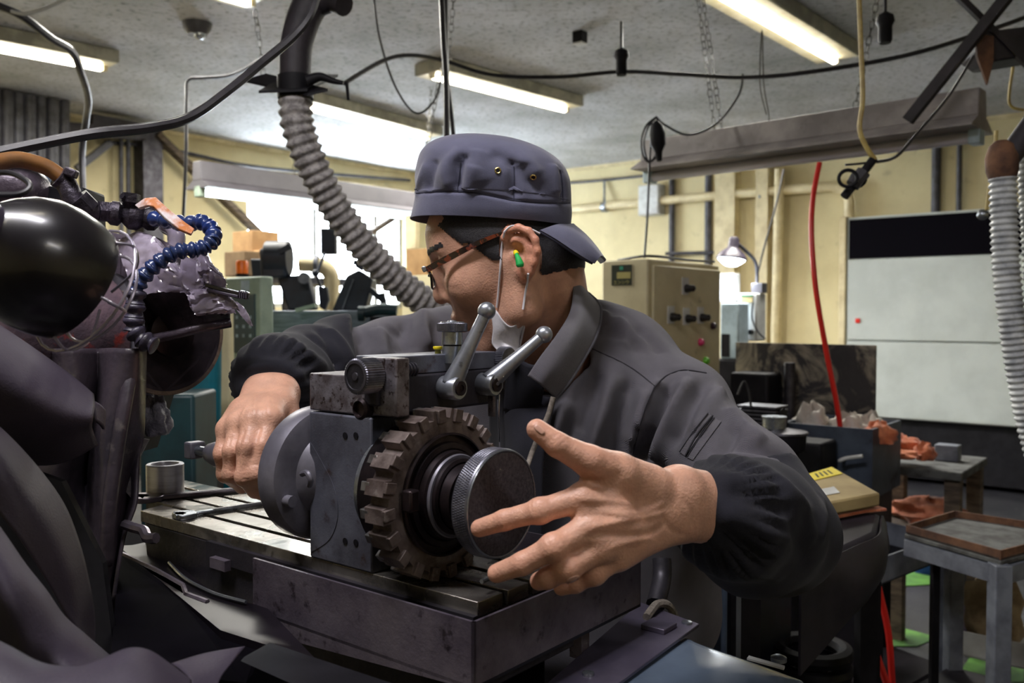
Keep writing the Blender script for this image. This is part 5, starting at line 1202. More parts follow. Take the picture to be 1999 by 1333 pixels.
# ---- things on the table
sc = hz(323, 966); r = thing('steel_bushing', 'shiny turned metal bushing standing on the left end of the table', 'bushing', sc)
R_ = .0225 * 1.12; H_ = 62 * sc.y / F
P('bushing_body', MB().lathe([(R_ - .001, 0), (R_, .001), (R_, H_ - .001), (R_ - .001, H_), (R_ * .74, H_), (R_ * .72, H_ - .001), (R_ * .72, H_ - .03), (.001, H_ - .03)], sc, Z, 56), m_sleeve, r, angle=30)
def flat(name, label, pts, th, m, cat):
    r = thing(name, label, cat, sum(pts, Vector((0, 0, 0))) / len(pts)); return r
wz = ZTB + .0005
def wrench(label, head, shaft, w0, w1, th, m=m_wrench):
    a, b = hz(*shaft[0], wz), hz(*shaft[1], wz); d = (b - a).normalized(); x = d.cross(Z).normalized()
    r = thing('open_end_wrench', label, 'wrench', a)
    P('shank', MB().prism([a - x * w0 / 2, b - x * w1 / 2, b + x * w1 / 2, a + x * w0 / 2], Z * th), m, r, bevel=.0018)
    P('shank_groove', MB().prism([a.lerp(b, .25) - x * w0 * .2 + Z * th, b - x * w1 * .22 + Z * th, b + x * w1 * .22 + Z * th, a.lerp(b, .25) + x * w0 * .2 + Z * th], Z * .0006), m_steel, r, smooth=False)
    R2 = head; c = a - d * R2 * .55; pts = []
    for k in range(-13, 14):
        an = k * .17 ; pts.append(c + (d * math.cos(an) + x * math.sin(an)) * R2)
    jaw = R2 * .45; pts += [c - d * R2 * .75 - x * jaw, c + d * R2 * .1 - x * jaw, c + d * R2 * .25, c + d * R2 * .1 + x * jaw, c - d * R2 * .75 + x * jaw]
    P('open_jaw', MB().prism(pts, Z * th * 1.2), m, r, bevel=.001)
    return r
wrench('big open-end wrench lying beside the shiny bushing', .023, ((305, 975), (500, 957)), .016, .013, .006)
wrench('smaller chrome open-end wrench lying nearer on the table', .016, ((372, 1008), (540, 983)), .0095, .0085, .005, m_chrome)
# ---- lower right: guard plate with screws, blue grey cover, rope
gz = zr - dp - .035
gp = [hz(x, y, gz) for x, y in ((1062,1338),(1250,1175),(1365,1217),(1190,1345))]
r = thing('guard_plate', 'mauve grey screwed plate on the slideway at the lower right', 'plate', sum(gp, Vector((0,0,0))) / 4)
P('plate', MB().prism(gp, -Z * .004), m_plate, r, bevel=.0008)
for (x, y) in ((1148,1317),(1341,1217)):
    c = hz(x, y, gz); P('screw_head', MB().lathe([(.0062, 0), (.006, .0025), (.003, .0035)], c, Z, 18), m_chrome, r)
P('bright_block', MB().obox(hz(1250,1228,gz) + Z*.0, A * .03, U * .03, Z * .006), m_plate, r, bevel=.001)
ca = [hz(x, y, gz - .012) for x, y in ((1180,1345),(1320,1255),(1345,1250),(1372,1262),(1550,1325),(1562,1345),(1400,1420),(1200,1400))]
r = thing('blue_grey_cover', 'smooth blue grey cover with a lamp glint at the bottom right', 'cover', sum(ca, Vector((0,0,0))) / 8)
cc0 = sum(ca, Vector((0,0,0))) / 8
rows = []
for k in range(9):
    p = ca[k % 8]; rows.append([p - Z * .05, p - Z * .01, p.lerp(cc0, .03) + Z * .001, p.lerp(cc0, .12) + Z * .004, p.lerp(cc0, .5) + Z * .006, cc0 + Z * .0065])
P('cover_shell', MB().grid(cr2(rows, 3), 0), m_bluem, r, angle=180)
P('edge_strip', MB().prism([hz(1462,1283,gz), hz(1532,1303,gz), hz(1530,1308,gz), hz(1458,1288,gz)], Z * .002), m_white, r)
P('latch', MB().lathe([(.008, 0), (.008, .004), (.004, .006)], hz(1520, 1290, gz), Z, 16), m_chrome, r)
P('cover_base', MB().prism([p - Z * .05 for p in ca], -Z * .2), m_black, r)
solo('white_rope', MB().tube(wpts([(1262,1205,1.02),(1282,1180,1.05),(1302,1180,1.06),(1316,1200,1.07),(1322,1235,1.07)]), .005, 8), m_cord, 'beige rope loop behind the tray end', 'rope')
solo('slide_post', MB().tube(wpts([(1292,1090,1.12),(1292,1130,1.11),(1280,1180,1.08)]), .012, 10), m_steel, 'dark curved rod behind the right end of the tray', 'rod')
m_ylet = mat('faded_yellow_print', (130,110,40), (60,50,28), sc=200, rough=.5)
# ================================================================= LEFT FOREGROUND
# glossy black work lamp
lc = W(95, 540, .62); lax = (W(250, 590, .56) - W(20, 450, .70)).normalized()
wl_ = thing('work_lamp', 'large glossy black machine work lamp with a wire guard at the left edge', 'lamp', lc)
px1 = .62 / F
ax = (RT * .45 - UPV * .42 + FW * .79).normalized(); o = W(100, 528, .70) - ax * .058
P('shade', MB().lathe([(.020, -.004), (.026, .0), (.0345, .008), (.044, .02), (.0505, .034), (.0530, .050), (.0525, .066), (.050, .078), (.047, .078), (.047, .05), (.030, .012), (.001, .008)], o, ax, 56), m_lamp, wl_, angle=50)
P('neck', MB().lathe([(.016, -.05), (.020, -.048), (.0235, -.03), (.0245, -.010), (.023, .006), (.019, .010)], o, ax, 40), m_lampneck, wl_, angle=40)
x, y = perp(ax)
for k in range(7):
    a = 2 * pi * k / 7; e = x * math.cos(a) + y * math.sin(a)
    P('vent_slot', MB().obox(o + ax * -.036 + e * .0225 - ax.cross(e) * .0014, ax * .014, ax.cross(e) * .0028, e * .002), m_black, wl_)
for k in range(11):     # worn yellow lettering around the shade
    a = 2.2 + k * .13; e = x * math.cos(a) + y * math.sin(a); tq = ax.cross(e)
    P('yellow_lettering', MB().obox(o + ax * (.052 + .003 * (k % 2)) + e * .0526 - tq * .0016, ax * (.006 + .002 * (k % 3)), tq * .0032, e * .0006), m_ylet, wl_)
ring = lambda r, h, n=28: [o + ax * h + (x * math.cos(2 * pi * k / n) + y * math.sin(2 * pi * k / n)) * r for k in range(n)]
P('guard_ring', MB().tube(ring(.0555, .090), .0013, 8, 1, closed=True, raw=True), m_wire, wl_)
P('guard_ring', MB().tube(ring(.040, .106), .0013, 8, 1, closed=True, raw=True), m_wire, wl_)
for k in range(6):
    a = 2 * pi * k / 6 + .3; e = x * math.cos(a) + y * math.sin(a)
    P('guard_wire', MB().tube([o + ax * .076 + e * .050, o + ax * .090 + e * .0555, o + ax * .106 + e * .040, o + ax * .108 + e * .010], .0012, 7), m_wire, wl_)
P('bulb', MB().ball(o + ax * .05, .022, 20), m_tubeoff, wl_)
P('power_cord', MB().tube(wpts([(-20,338,.70),(20,338,.69),(50,352,.68),(58,366,.675),(40,378,.67),(0,380,.67),(-30,378,.67)]), .0022, 8), m_cable, wl_)
P('lamp_arm', MB().cyl(W(-60,420,.70), o - ax * .045, .012, n=14), m_lampneck, wl_)
# wheel head housing
hd = thing('grinder_housing', 'dark grinder housing with peeling red paint behind the work lamp', 'wheel head', W(100,700,1.05))
P('head_body', MB().cyl(W(-150,640,.95), W(188,650,1.12), .075, n=40), m_housing, hd, bevel=.004)
P('head_rim', MB().lathe([(.075, 0), (.079, .002), (.079, .012), (.07, .014)], W(190,650,1.12), (W(188,650,1.12) - W(-150,640,.95)).normalized(), 44), m_bell, hd, angle=30)
P('nose', MB().cyl(W(200,655,1.13), W(262,660,1.16), .05, n=32), m_hood, hd)
P('lower_body', MB().prism([W(-20,700,1.0),W(170,700,1.1),W(262,690,1.16),W(262,760,1.16),W(215,900,1.12),W(-20,900,1.0)], FW * .15), m_black, hd, smooth=False)
P('top_dome', MB().ball(W(28,372,1.15), .045, 24, sx=(1, 1, .8)), m_hood, hd)
P('top_block', MB().prism([W(82,362,1.15),W(165,365,1.15),W(168,440,1.15),W(80,440,1.15)], FW * .06), m_black, hd, bevel=.004)
P('top_plate', MB().prism([W(-20,440,1.12),W(120,430,1.15),W(250,460,1.2),W(250,620,1.2),W(-20,620,1.1)], FW * .1), m_hood, hd, bevel=.008)
P('blue_drum', MB().cyl(W(40,352,1.3), W(110,352,1.3), .022, n=20), mat('worn_blue_paint', (70,100,140), (110,120,130), sc=40, rough=.5), hd)
# wheel hood + grinding wheel
gw = thing('grinding_disc', 'dark grinding wheel hanging under the film-wrapped hood', 'wheel', W(335,700,1.15))
wcx = W(330, 645, 1.15)
P('wheel_disc', MB().lathe([(.075, 0), (.0795, .001), (.0795, .013), (.075, .014)], W(318,650,1.15), A, 64), m_wheel, gw, angle=30)
P('wheel_rim', MB().lathe([(.0796, 0), (.0805, .001), (.0805, .003), (.0796, .004)], W(318,650,1.15) + A * .010, A, 64), m_wheele, gw, angle=30)
P('wheel_flange', MB().lathe([(.03, 0), (.03, .012), (.012, .016)], W(318,650,1.15) + A * .013, A, 28), m_cutd, gw)
hdp = thing('wheel_hood', 'grimy wheel hood wrapped in crumpled clear plastic film', 'hood', W(345,600,1.12))
rows = []
for i, (x0, y0, x1, y1, d) in enumerate(((236,468,232,668,1.16),(270,452,262,672,1.14),(320,470,330,655,1.11),(365,500,380,642,1.10),(405,545,418,640,1.10),(440,590,452,632,1.11))):
    r_ = []
    for k in range(6):
        t = k / 5; r_.append(W(x0 + (x1 - x0) * t, y0 + (y1 - y0) * t, d - .035 * math.sin(pi * min(1, t * 1.1)) + .02 * t))
    rows.append(r_)
P('hood_shell', MB().grid(cr2(rows, 5), .012), m_hood, hdp, angle=180)
P('hood_lip', MB().tube(wpts([(262,668,1.12),(330,655,1.09),(385,642,1.085),(450,630,1.10)]), .006, 10), m_hood, hdp)
# plastic film: facetted crumpled sheet
def film(name, pts, m, parent, amp=.004, seed=1, n=5, th=.0008):
    n = n + 3; amp = amp * .6; rows = cr2([[W(*p) for p in r] for r in pts], n); q = random.Random(seed)
    rows = [[p + FW * (q.uniform(-amp, amp)) + Z * q.uniform(-amp, amp) * .5 for p in r] for r in rows]
    return P(name, MB().grid(rows, th), m, parent, angle=38)
film('film_wrap', [[(230,470,1.10),(262,455,1.09),(300,462,1.08),(320,480,1.08)],[(236,500,1.09),(270,490,1.08),(310,490,1.07),(345,520,1.07)],[(250,540,1.08),(290,530,1.07),(330,530,1.06),(372,545,1.06)],[(262,580,1.08),(300,572,1.06),(340,570,1.06),(385,575,1.06)]], m_plast, hdp, .0025, 3)
film('film_wrap', [[(355,500,1.07),(385,505,1.06),(405,500,1.07)],[(352,540,1.06),(385,545,1.05),(415,530,1.06)],[(368,575,1.05),(400,570,1.05),(440,560,1.06)],[(372,600,1.05),(410,592,1.04),(452,590,1.06)],[(385,615,1.05),(425,612,1.05),(460,612,1.06)]], m_plast, hdp, .003, 8, n=3)
film('film_wrap', [[(362,572,1.045),(395,560,1.04),(430,560,1.045)],[(372,590,1.04),(420,580,1.035),(455,585,1.04)],[(380,615,1.04),(430,605,1.035),(470,606,1.04)]], m_plast, hdp, .0035, 4, n=3)
film('film_tail', [[(448,588,1.05),(462,588,1.05)],[(462,605,1.05),(476,600,1.05)],[(474,620,1.05),(486,616,1.05)],[(488,636,1.05),(494,636,1.05)]], m_plast, hdp, .0012, 5, n=3)
film('film_tuft', [[(372,480,1.07),(395,470,1.07),(402,480,1.08)],[(378,510,1.06),(400,505,1.05),(412,512,1.06)],[(392,540,1.05),(418,535,1.04),(436,540,1.05)],[(400,562,1.05),(425,566,1.05),(442,556,1.06)]], m_plast, hdp, .004, 12, n=3)
P('support_lug', MB().tube(wpts([(325,440,1.13),(342,452,1.12),(344,476,1.12),(338,500,1.12)]), .011, 10), m_plast, hdp)
pc = thing('bag_clip', 'black plastic bag clip gripping the film at the right of the hood', 'clip', W(445,575,1.03))
P('clip_jaw', MB().bar(W(402,556,1.035), W(470,574,1.03), .006, .005), m_knob, pc, bevel=.001); P('clip_jaw', MB().bar(W(405,566,1.035), W(470,580,1.03), .006, .004), m_lampneck, pc, bevel=.001)
P('clip_grip', MB().bar(W(466,573,1.03), W(486,578,1.03), .010, .009), m_knob, pc, bevel=.002)
for k in range(4): P('grip_ridge', MB().bar(W(468 + k * 4,568,1.022), W(468 + k * 4,582,1.022), .0012, .0012), m_lampneck, pc)
# hoses and valve
r = thing('supply_hose', 'orange brown rubber hose with a clamp above the work lamp', 'hose', W(60,310,1.0))
P('hose_tube', MB().tube(wpts([(-30,322,.98),(0,316,1.0),(40,312,1.02),(90,326,1.04),(125,350,1.05)]), .0095, 16), m_hose, r)
P('hose_clamp', MB().cyl(W(112,344,1.045), W(124,352,1.05), .013, n=20), m_dirtyv, r); P('clamp_screw', MB().bar(W(128,333,1.04), W(150,342,1.04), .011, .010), m_dirtyv, r, bevel=.002)
P('elbow', MB().tube(wpts([(125,352,1.05),(136,372,1.05),(146,398,1.05),(165,410,1.06),(188,412,1.07)]), .012, 14), m_dirtyv, r, angle=180)
P('elbow_nut', MB().cyl(W(148,388,1.05), W(172,412,1.06), .0165, n=8), m_dirtyv, r)
vv = thing('ball_valve', 'grimy ball valve with a rusty orange lever above the film-wrapped hood', 'valve', W(245,420,1.1))
P('inlet_nut', MB().cyl(W(190,412,1.07), W(214,414,1.08), .013, n=6), m_dirtyv, vv); P('valve_body', MB().lathe([(.010, 0), (.015, .006), (.015, .014), (.010, .018), (.017, .026), (.017, .036), (.012, .042), (.015, .048), (.014, .056), (.009, .06)], W(208,414,1.08), W(300,428,1.1) - W(208,414,1.08), 20), m_dirtyv, vv)
P('valve_stem', MB().cyl(W(252,415,1.09), W(256,384,1.08), .009, n=12), m_dirtyv, vv)
P('stem_nut', MB().cyl(W(255,396,1.08), W(257,378,1.08), .0105, n=6), m_dirtyv, vv)
P('vent_screw', MB().cyl(W(238,382,1.07), W(252,392,1.08), .004, n=8), m_dirtyv, vv)
rows = [[W(262,400,1.025),W(270,407,1.02)],[W(282,386,1.02),W(288,400,1.01)],[W(304,384,1.02),W(300,402,1.01)],[W(330,408,1.02),W(322,424,1.01)],[W(360,432,1.02),W(350,446,1.01)],[W(380,446,1.02),W(374,456,1.01)]]
P('valve_lever', MB().grid(rows, .004), m_lever, vv, bevel=.001)
# segmented coolant hose
sg = thing('segmented_hose', 'blue ball-jointed coolant hose curling over the hood', 'hose', W(340,480,1.02))
def segment(a, b, r, m):
    a = Vector(a); b = Vector(b); d = b - a; L = d.length
    P('segment', MB().lathe([(r * .66, 0), (r * .92, L * .12), (r * 1.02, L * .30), (r * .92, L * .46), (r * .68, L * .60), (r * .66, L * .68), (r * .92, L * .94), (r * .86, L * 1.0), (r * .5, L * 1.02)], a, d, 20), m, sg, angle=60)
path = [(296,426,1.08),(318,430,1.07),(342,434,1.06),(366,438,1.05),(390,432,1.04),(406,440,1.035),(418,453,1.03),(416,470,1.02),(402,482,1.015),(382,488,1.01),(360,488,1.005),(338,494,1.0),(318,506,1.0),(302,518,1.0),(288,532,1.0),(274,548,1.0),(266,566,1.0)]
for i in range(len(path) - 1):
    a, b = W(*path[i]), W(*path[i + 1]); segment(a, a.lerp(b, 1.12), .0098, m_bluel)
path = [(266,566,1.0),(264,592,1.0),(262,618,1.0),(260,644,1.0),(278,664,1.0),(300,674,1.0)]
for i in range(len(path) - 1):
    a, b = W(*path[i]), W(*path[i + 1]); segment(a, a.lerp(b, 1.1), .0118, m_dirtyl)
# sludge lumps and rags below the wheel
r = crumple('sludge_lump', 'pale oily lump of sludge hanging below the grinding wheel', 'sludge', W(304,822,1.17), .022, .018, .03, m_sludge, 31)
crumple('film_scrap', 'pale strip of plastic film hanging beside the wheel', 'film', W(284,775,1.19), .008, .010, .04, m_sludge, 33)
# hanging oily rubber apron (central-left dark folds)
ap = thing('oily_apron', 'oily black rubber apron hanging in folds below the grinder housing', 'apron', W(230,900,1.05))
rows = []
for i, (y, xs) in enumerate(((680,(-20,60,130,190,225,262,280)),(760,(-20,70,140,190,215,262,278)),(850,(-20,70,130,180,205,258,276)),(930,(-20,60,120,170,210,250,272)),(985,(-20,60,120,175,210,245,268)),(1040,(-20,60,130,180,212,238,248)),(1100,(-20,70,140,180,212,228,236)),(1170,(-20,80,150,185,205,218,226)))):
    rows.append([W(x, y, 1.02 + .035 * math.sin(j * 2.4 + i * .35) - .05 * (j == 0)) for j, x in enumerate(xs)])
P('apron_sheet', MB().grid(cr2(rows, 5), .004), m_rubber2, ap, angle=180)
P('apron_fold', MB().tube(wpts([(262,690,1.02),(245,780,1.0),(228,880,.99),(214,985,.985),(208,1100,.99)]), .008, 10), m_rubber2, ap, angle=180)
P('apron_flap', MB().prism([W(246,850,1.04),W(290,858,1.05),(W(268,900,1.045)),W(262,980,1.03),W(246,960,1.03)], FW * .004), m_rubber2, ap)
# big black rubber sheets in front
rs = thing('rubber_curtain', 'rolled black rubber splash sheet at the left below the lamp', 'rubber sheet', W(60,850,.8))
def sheet(name, parent, net, m, th=.0025, n=5): return P(name, MB().grid(cr2([[W(*p) for p in r] for r in net], n), th), m, parent, angle=180)
sheet('rolled_sheet', rs, [
    [(-60,600,.86),(60,680,.90),(140,738,.92),(180,772,.93)],
    [(-60,630,.80),(50,705,.84),(130,762,.87),(182,795,.89)],
    [(-60,690,.77),(40,760,.80),(120,810,.84),(178,820,.87)],
    [(-60,780,.78),(40,830,.82),(120,860,.87),(180,840,.90)],
    [(-60,860,.84),(40,900,.88),(120,900,.92),(190,865,.94)]], m_rubber)
sheet('inner_curl', rs, [[(176,782,.915),(190,788,.92),(202,800,.93)],[(180,800,.91),(192,806,.92),(202,812,.93)],[(184,822,.91),(194,830,.92),(200,838,.93)]], m_rubber, n=3)
rs2 = thing('rubber_curtain', 'broad smooth black rubber sheet filling the lower left corner', 'rubber sheet', W(60,1150,.62))
sheet('sheet_wave', rs2, [
    [(-60,790,.74),(10,850,.75),(70,915,.76),(120,985,.77),(150,1060,.78),(168,1130,.79),(180,1200,.80),(180,1262,.80)],
    [(-60,850,.70),(0,905,.70),(50,970,.71),(95,1040,.72),(125,1105,.73),(145,1170,.745),(160,1230,.76),(172,1275,.77)],
    [(-60,930,.70),(-10,985,.70),(30,1040,.70),(70,1100,.71),(100,1150,.72),(130,1205,.73),(160,1250,.74),(190,1290,.75)]], m_rubber)
sheet('sheet_ridge', rs2, [
    [(-60,960,.66),(0,1040,.66),(45,1105,.665),(85,1155,.67),(120,1205,.68),(165,1245,.69),(215,1288,.70)],
    [(-60,985,.62),(-5,1060,.62),(35,1125,.62),(75,1180,.63),(110,1225,.64),(155,1262,.65),(205,1298,.66)],
    [(-60,1060,.60),(-10,1120,.60),(25,1180,.60),(60,1230,.61),(95,1265,.62),(140,1290,.63),(190,1310,.64)],
    [(-60,1180,.61),(-10,1210,.61),(25,1240,.61),(60,1280,.61),(95,1300,.62),(140,1320,.62),(180,1330,.63)],
    [(-60,1300,.63),(-10,1320,.63),(25,1330,.63),(60,1345,.63),(95,1350,.63),(140,1360,.63),(180,1370,.63)]], m_rubber)
sheet('sheet_wave', rs2, [
    [(-60,1230,.56),(10,1260,.56),(80,1296,.56),(150,1304,.56),(200,1288,.57),(250,1268,.58),(290,1272,.59),(330,1298,.60),(372,1330,.61)],
    [(-60,1262,.53),(10,1290,.53),(80,1318,.53),(150,1326,.53),(200,1314,.54),(250,1292,.55),(290,1298,.56),(330,1320,.57),(372,1350,.58)],
    [(-60,1380,.5),(10,1390,.5),(80,1390,.5),(150,1400,.5),(200,1400,.5),(250,1400,.5),(290,1400,.5),(330,1400,.52),(372,1410,.52)]], m_rubber, .0012)
sheet('sheet_corner', rs2, [[(335,1298,.66),(400,1278,.68),(478,1264,.70)],[(355,1312,.64),(410,1300,.66),(455,1292,.68)],[(372,1335,.62),(400,1335,.63),(425,1335,.64)],[(380,1400,.6),(400,1400,.6),(420,1400,.6)]], m_rubber, .0015)
P('backing', MB().prism([W(-80,870,.86),W(120,940,.9),W(200,1100,.9),W(226,1300,.88),W(500,1420,.85),W(-80,1420,.8)], FW * .01), m_black, rs2, smooth=False)
# ================================================================= THE MAN
man = thing('person', 'man in a charcoal work jacket and backwards slate blue cap working at the spindle', 'person', Vector((W(1180,1100,1.3).x, 1.32, 0)))
# ---- head frame
psi = math.radians(10); the = math.radians(25)
hf = Vector((-math.cos(psi) * math.cos(the), math.sin(psi) * math.cos(the), -math.sin(the)))
hl = Z.cross(Vector((hf.x, hf.y, 0))).normalized(); hu = hf.cross(hl).normalized()
if hu.z < 0: hu = -hu
HO = W(1015, 502, 1.10) - hl * .070
def H(f, l, u): return HO + hf * f + hl * l + hu * u
RH = np.array([tuple(hf), tuple(hl), tuple(hu)])
def Hc(V): return (V - np.array(tuple(HO))) @ RH.T
sh = SDF([HO.x - .19, HO.y - .13, HO.z - .24], [HO.x + .20, HO.y + .20, HO.z + .17], .0022)
E = lambda c, r, k=.012, op='u': sh.ell(tuple(H(*c)), r, RH, k, op)
C = lambda a, b, ra, rb, k=.012, op='u', sq=None: sh.cone(tuple(H(*a)), tuple(H(*b)), ra, rb, k, op, sq)
NB = W(1080, 690, 1.235)
sh.cone(tuple(H(-.018, 0, -.01)), tuple(NB), .049, .055, .02)
sh.cone(tuple(H(-.018, .0, .0)), tuple(NB + Vector((.012, .03, .0))), .043, .052, .02)
E((.022, 0, .046), (.083, .074, .084), .02)
E((.055, 0, .072), (.058, .060, .046), .03)
E((.060, 0, .0), (.056, .057, .078), .03)
for s in (-1, 1):
    E((.074, .040 * s, .002), (.030, .024, .026), .02)            # cheek
    C((.090, .006 * s, -.076), (.026, .047 * s, -.058), .019, .019, .022)   # jaw
    C((.026, .047 * s, -.058), (.004, .058 * s, -.004), .019, .020, .022)
    C((.10, .012 * s, .060), (.088, .042 * s, .058), .0125, .0115, .012)     # brow
    E((.112, .032 * s, .040), (.016, .018, .012), .016, 's')                # socket
    E((.0915, .031 * s, .0395), (.0128, .0135, .0125), .003)                  # eyeball
    C((.1035, .018 * s, .0425), (.098, .045 * s, .0435), .0040, .0038, .005)     # upper lid
    C((.1015, .019 * s, .0335), (.096, .043 * s, .0345), .0040, .0036, .006)
    E((.1135, .0125 * s, .0005), (.0105, .0078, .0075), .005)               # nostril wing
    E((.1175, .0065 * s, -.0085), (.0045, .003, .003), .002, 's')
E((.088, 0, -.034), (.034, .030, .030), .02)
C((.1125, 0, .050), (.1275, 0, .012), .0075, .0100, .012)
E((.1280, 0, .0055), (.0095, .0095, .0085), .006)
C((.118, -.016, -.0285), (.1205, 0, -.0265), .0052, .0062, .006); C((.1205, 0, -.0265), (.118, .016, -.0285), .0062, .0052, .006)
C((.116, -.015, -.0395), (.1185, 0, -.0400), .0055, .0070, .006); C((.1185, 0, -.0400), (.116, .015, -.0395), .0070, .0055, .006)
C((.126, -.020, -.0335), (.126, .020, -.0335), .0018, .0018, .003, 's')
E((.098, 0, -.079), (.021, .022, .018), .02)
E((.110, 0, -.056), (.008, .02, .006), .008, 's')
# ear, traced on the side of the head
def Ep(px, py, l):
    """point of pixel ray at lateral offset l in the head frame"""
    d = rayd(px, py); k = (l - (CAMP - HO).dot(hl)) / d.dot(hl); return CAMP + d * k
helix = [(990,482,.074),(984,464,.078),(992,449,.083),(1012,444,.087),(1032,451,.089),(1045,468,.090),(1049,490,.089),(1044,512,.085),(1036,530,.080),(1026,543,.076)]
sh.chain([tuple(Ep(*p)) for p in helix], [.0035, .0042, .0045, .0046, .0046, .0046, .0045, .0044, .0050, .0065], .004)
sh.chain([tuple(Ep(*p)) for p in ((1022,462,.080),(1032,482,.081),(1031,503,.080),(1020,522,.078))], [.0035, .0045, .0045, .004], .005)
for p in ((1024,470),(1036,490),(1034,510),(1022,530),(1008,470)): sh.cone(tuple(Ep(p[0], p[1], .070)), tuple(Ep(p[0], p[1], .077)), .011, .0085, .006)
sh.ell(tuple(Ep(1010, 492, .084)), (.0085, .0095, .0125), RH, .003, 's')
sh.cone(tuple(Ep(1001, 506, .073)), tuple(Ep(1003, 498, .076)), .0052, .004, .004)
HV, HQ = sh.mesh(); HV = relax(HV, HQ, 2, .4)
htree = bvh(HV, HQ); HN = vnormals(HV, HQ)
HV = crease(HV, HN, htree, [([(868,592),(885,612),(893,640)], -.0016, .004), ([(852,562),(862,575),(868,596)], -.0005, .003),
    ([(1118,600),(1090,660),(1060,700)], .003, .010), ([(1090,590),(1060,640),(1035,690)], -.002, .008), ([(1095,560),(1112,600),(1115,640)], .002, .008),
    ([(860,552),(878,562),(900,564)], -.0005, .004)])
# ---- left hand (right of picture)
def hand_sdf(lo, hi, h=.0016): return SDF(lo, hi, h)
def bbox(pts, pad): a = np.array([tuple(p) for p in pts]); return a.min(0) - pad, a.max(0) + pad
LH = dict(
    thumb=[(1262,950,.775,.019),(1205,925,.752,.0185),(1150,900,.735,.0135),(1088,868,.728,.0102),(1048,838,.730,.0088)],
    index=[(1180,975,.742,.0130),(1140,972,.735,.0118),(1054,997,.728,.0096),(985,1015,.738,.0086),(936,1031,.748,.0078)],
    middle=[(1205,1010,.738,.0130),(1150,1030,.728,.0122),(1080,1068,.712,.0102),(1020,1100,.716,.0092),(970,1119,.726,.0080)],
    ring=[(1225,1040,.742,.0125),(1172,1068,.730,.0118),(1108,1108,.716,.0102),(1070,1128,.722,.0088),(1052,1134,.735,.0078)],
    little=[(1240,1060,.75,.0115),(1208,1085,.742,.0105),(1160,1118,.734,.0092),(1124,1138,.738,.0080),(1096,1146,.748,.0072)])
wl0 = W(1345, 986, .805); wl1 = W(1430, 1000, .86)
allp = [W(p[0], p[1], p[2]) for f in LH.values() for p in f] + [wl0, wl1]
lo, hi = bbox(allp, .035); sl_ = SDF(lo, hi, .0016)
bn = FW
sl_.cone(tuple(W(1325,958,.80)), tuple(W(1450,985,.87)), .0225, .026, .02); sl_.cone(tuple(W(1330,1010,.80)), tuple(W(1450,1015,.87)), .0215, .026, .02)
for k, nm in enumerate(('index', 'middle', 'ring', 'little')):
    f = LH[nm]; wp = W(1325, 955 + 22 * k, .797)
    sl_.cone(tuple(wp), tuple(W(*f[1][:3])), .0180 - .001 * k, f[1][3] + .0006, .012)
sl_.cone(tuple(W(1290,1000,.79)), tuple(W(1190,1010,.762)), .020, .017, .015)
for nm, f in LH.items():
    p = [tuple(W(*q[:3])) for q in f]; r = [q[3] for q in f]
    for i in range(len(p) - 1):
        sl_.cone(p[i], p[i + 1], r[i], r[i + 1], .009 if i == 0 else .0035)
    if nm != 'thumb':
        c = W(f[2][0], f[2][1], f[2][2] - .001); sl_.ell(tuple(c), (f[2][3] * 1.12,) * 3, None, .004)
sl_.cone(tuple(W(1262,948,.782)), tuple(W(1168,925,.752)), .014, .010, .016)     # web of the thumb
sl_.cone(tuple(W(1230,960,.765)), tuple(W(1160,940,.750)), .012, .008, .012)
LV, LQ = sl_.mesh(); LV = relax(LV, LQ, 2, .45); ltree = bvh(LV, LQ); LN = vnormals(LV, LQ)
lfold = [([(1120,972),(1160,976),(1200,978),(1240,986)], .0011, .0028), ([(1180,1000),(1225,1004),(1265,996),(1300,980)], .0010, .0022), ([(1150,1030),(1200,1020),(1250,1010),(1300,1000)], .0013, .0026),
    ([(1140,1050),(1180,1042),(1220,1044),(1270,1040),(1300,1020)], -.0016, .003), ([(1190,1070),(1230,1058),(1270,1050)], .001, .0024), ([(1130,1010),(1160,1006),(1200,1008)], -.0012, .003),
    ([(1185,955),(1160,940),(1138,918)], -.0010, .004), ([(1290,1000),(1310,1035),(1340,1045)], -.0010, .003), ([(1330,970),(1350,1000),(1350,1030)], -.0008, .003), ([(1215,925),(1180,938),(1150,955)], -.0012, .004)]
for x, y in ((1036,990),(1043,992),(1052,994),(1060,993)): lfold.append(([(x, y - 14), (x + 2, y), (x + 3, y + 14)], -.0006, .0010))
for x, y in ((1082,852),(1090,858),(1096,866)): lfold.append(([(x - 6, y + 8), (x, y), (x + 8, y - 6)], -.0006, .0011))
for x, y in ((1070,1058),(1080,1062),(1090,1064)): lfold.append(([(x - 4, y - 12), (x, y), (x + 4, y + 12)], -.0004, .0011))
LV = crease(LV, LN, ltree, lfold)
# ---- right hand (left of picture), gripping the shaft
RHd = dict(
    little=[(470,800,1.035,.0120),(446,838,1.015,.0108),(434,885,1.003,.0088),(440,925,1.010,.0082),(458,940,1.030,.0075)],
    ring=[(488,795,1.030,.0125),(468,828,1.005,.0115),(453,880,.986,.0094),(452,925,.990,.0088),(472,950,1.010,.0078)],
    middle=[(508,795,1.025,.0130),(497,822,.998,.0122),(482,872,.974,.0100),(478,930,.974,.0094),(498,958,.99,.0084)],
    index=[(528,795,1.025,.0125),(528,818,1.000,.0118),(512,870,.978,.0098),(500,925,.972,.0094),(514,962,.985,.0082)],
    thumb=[(550,790,1.045,.016),(560,825,1.040,.0135),(552,850,1.035,.0110),(535,880,1.03,.0095)])
pts_ = [W(p[0], p[1], p[2]) for f in RHd.values() for p in f] + [W(530,735,1.10), W(540,700,1.14)]
lo, hi = bbox(pts_, .035); sr_ = SDF(lo, hi, .0016)
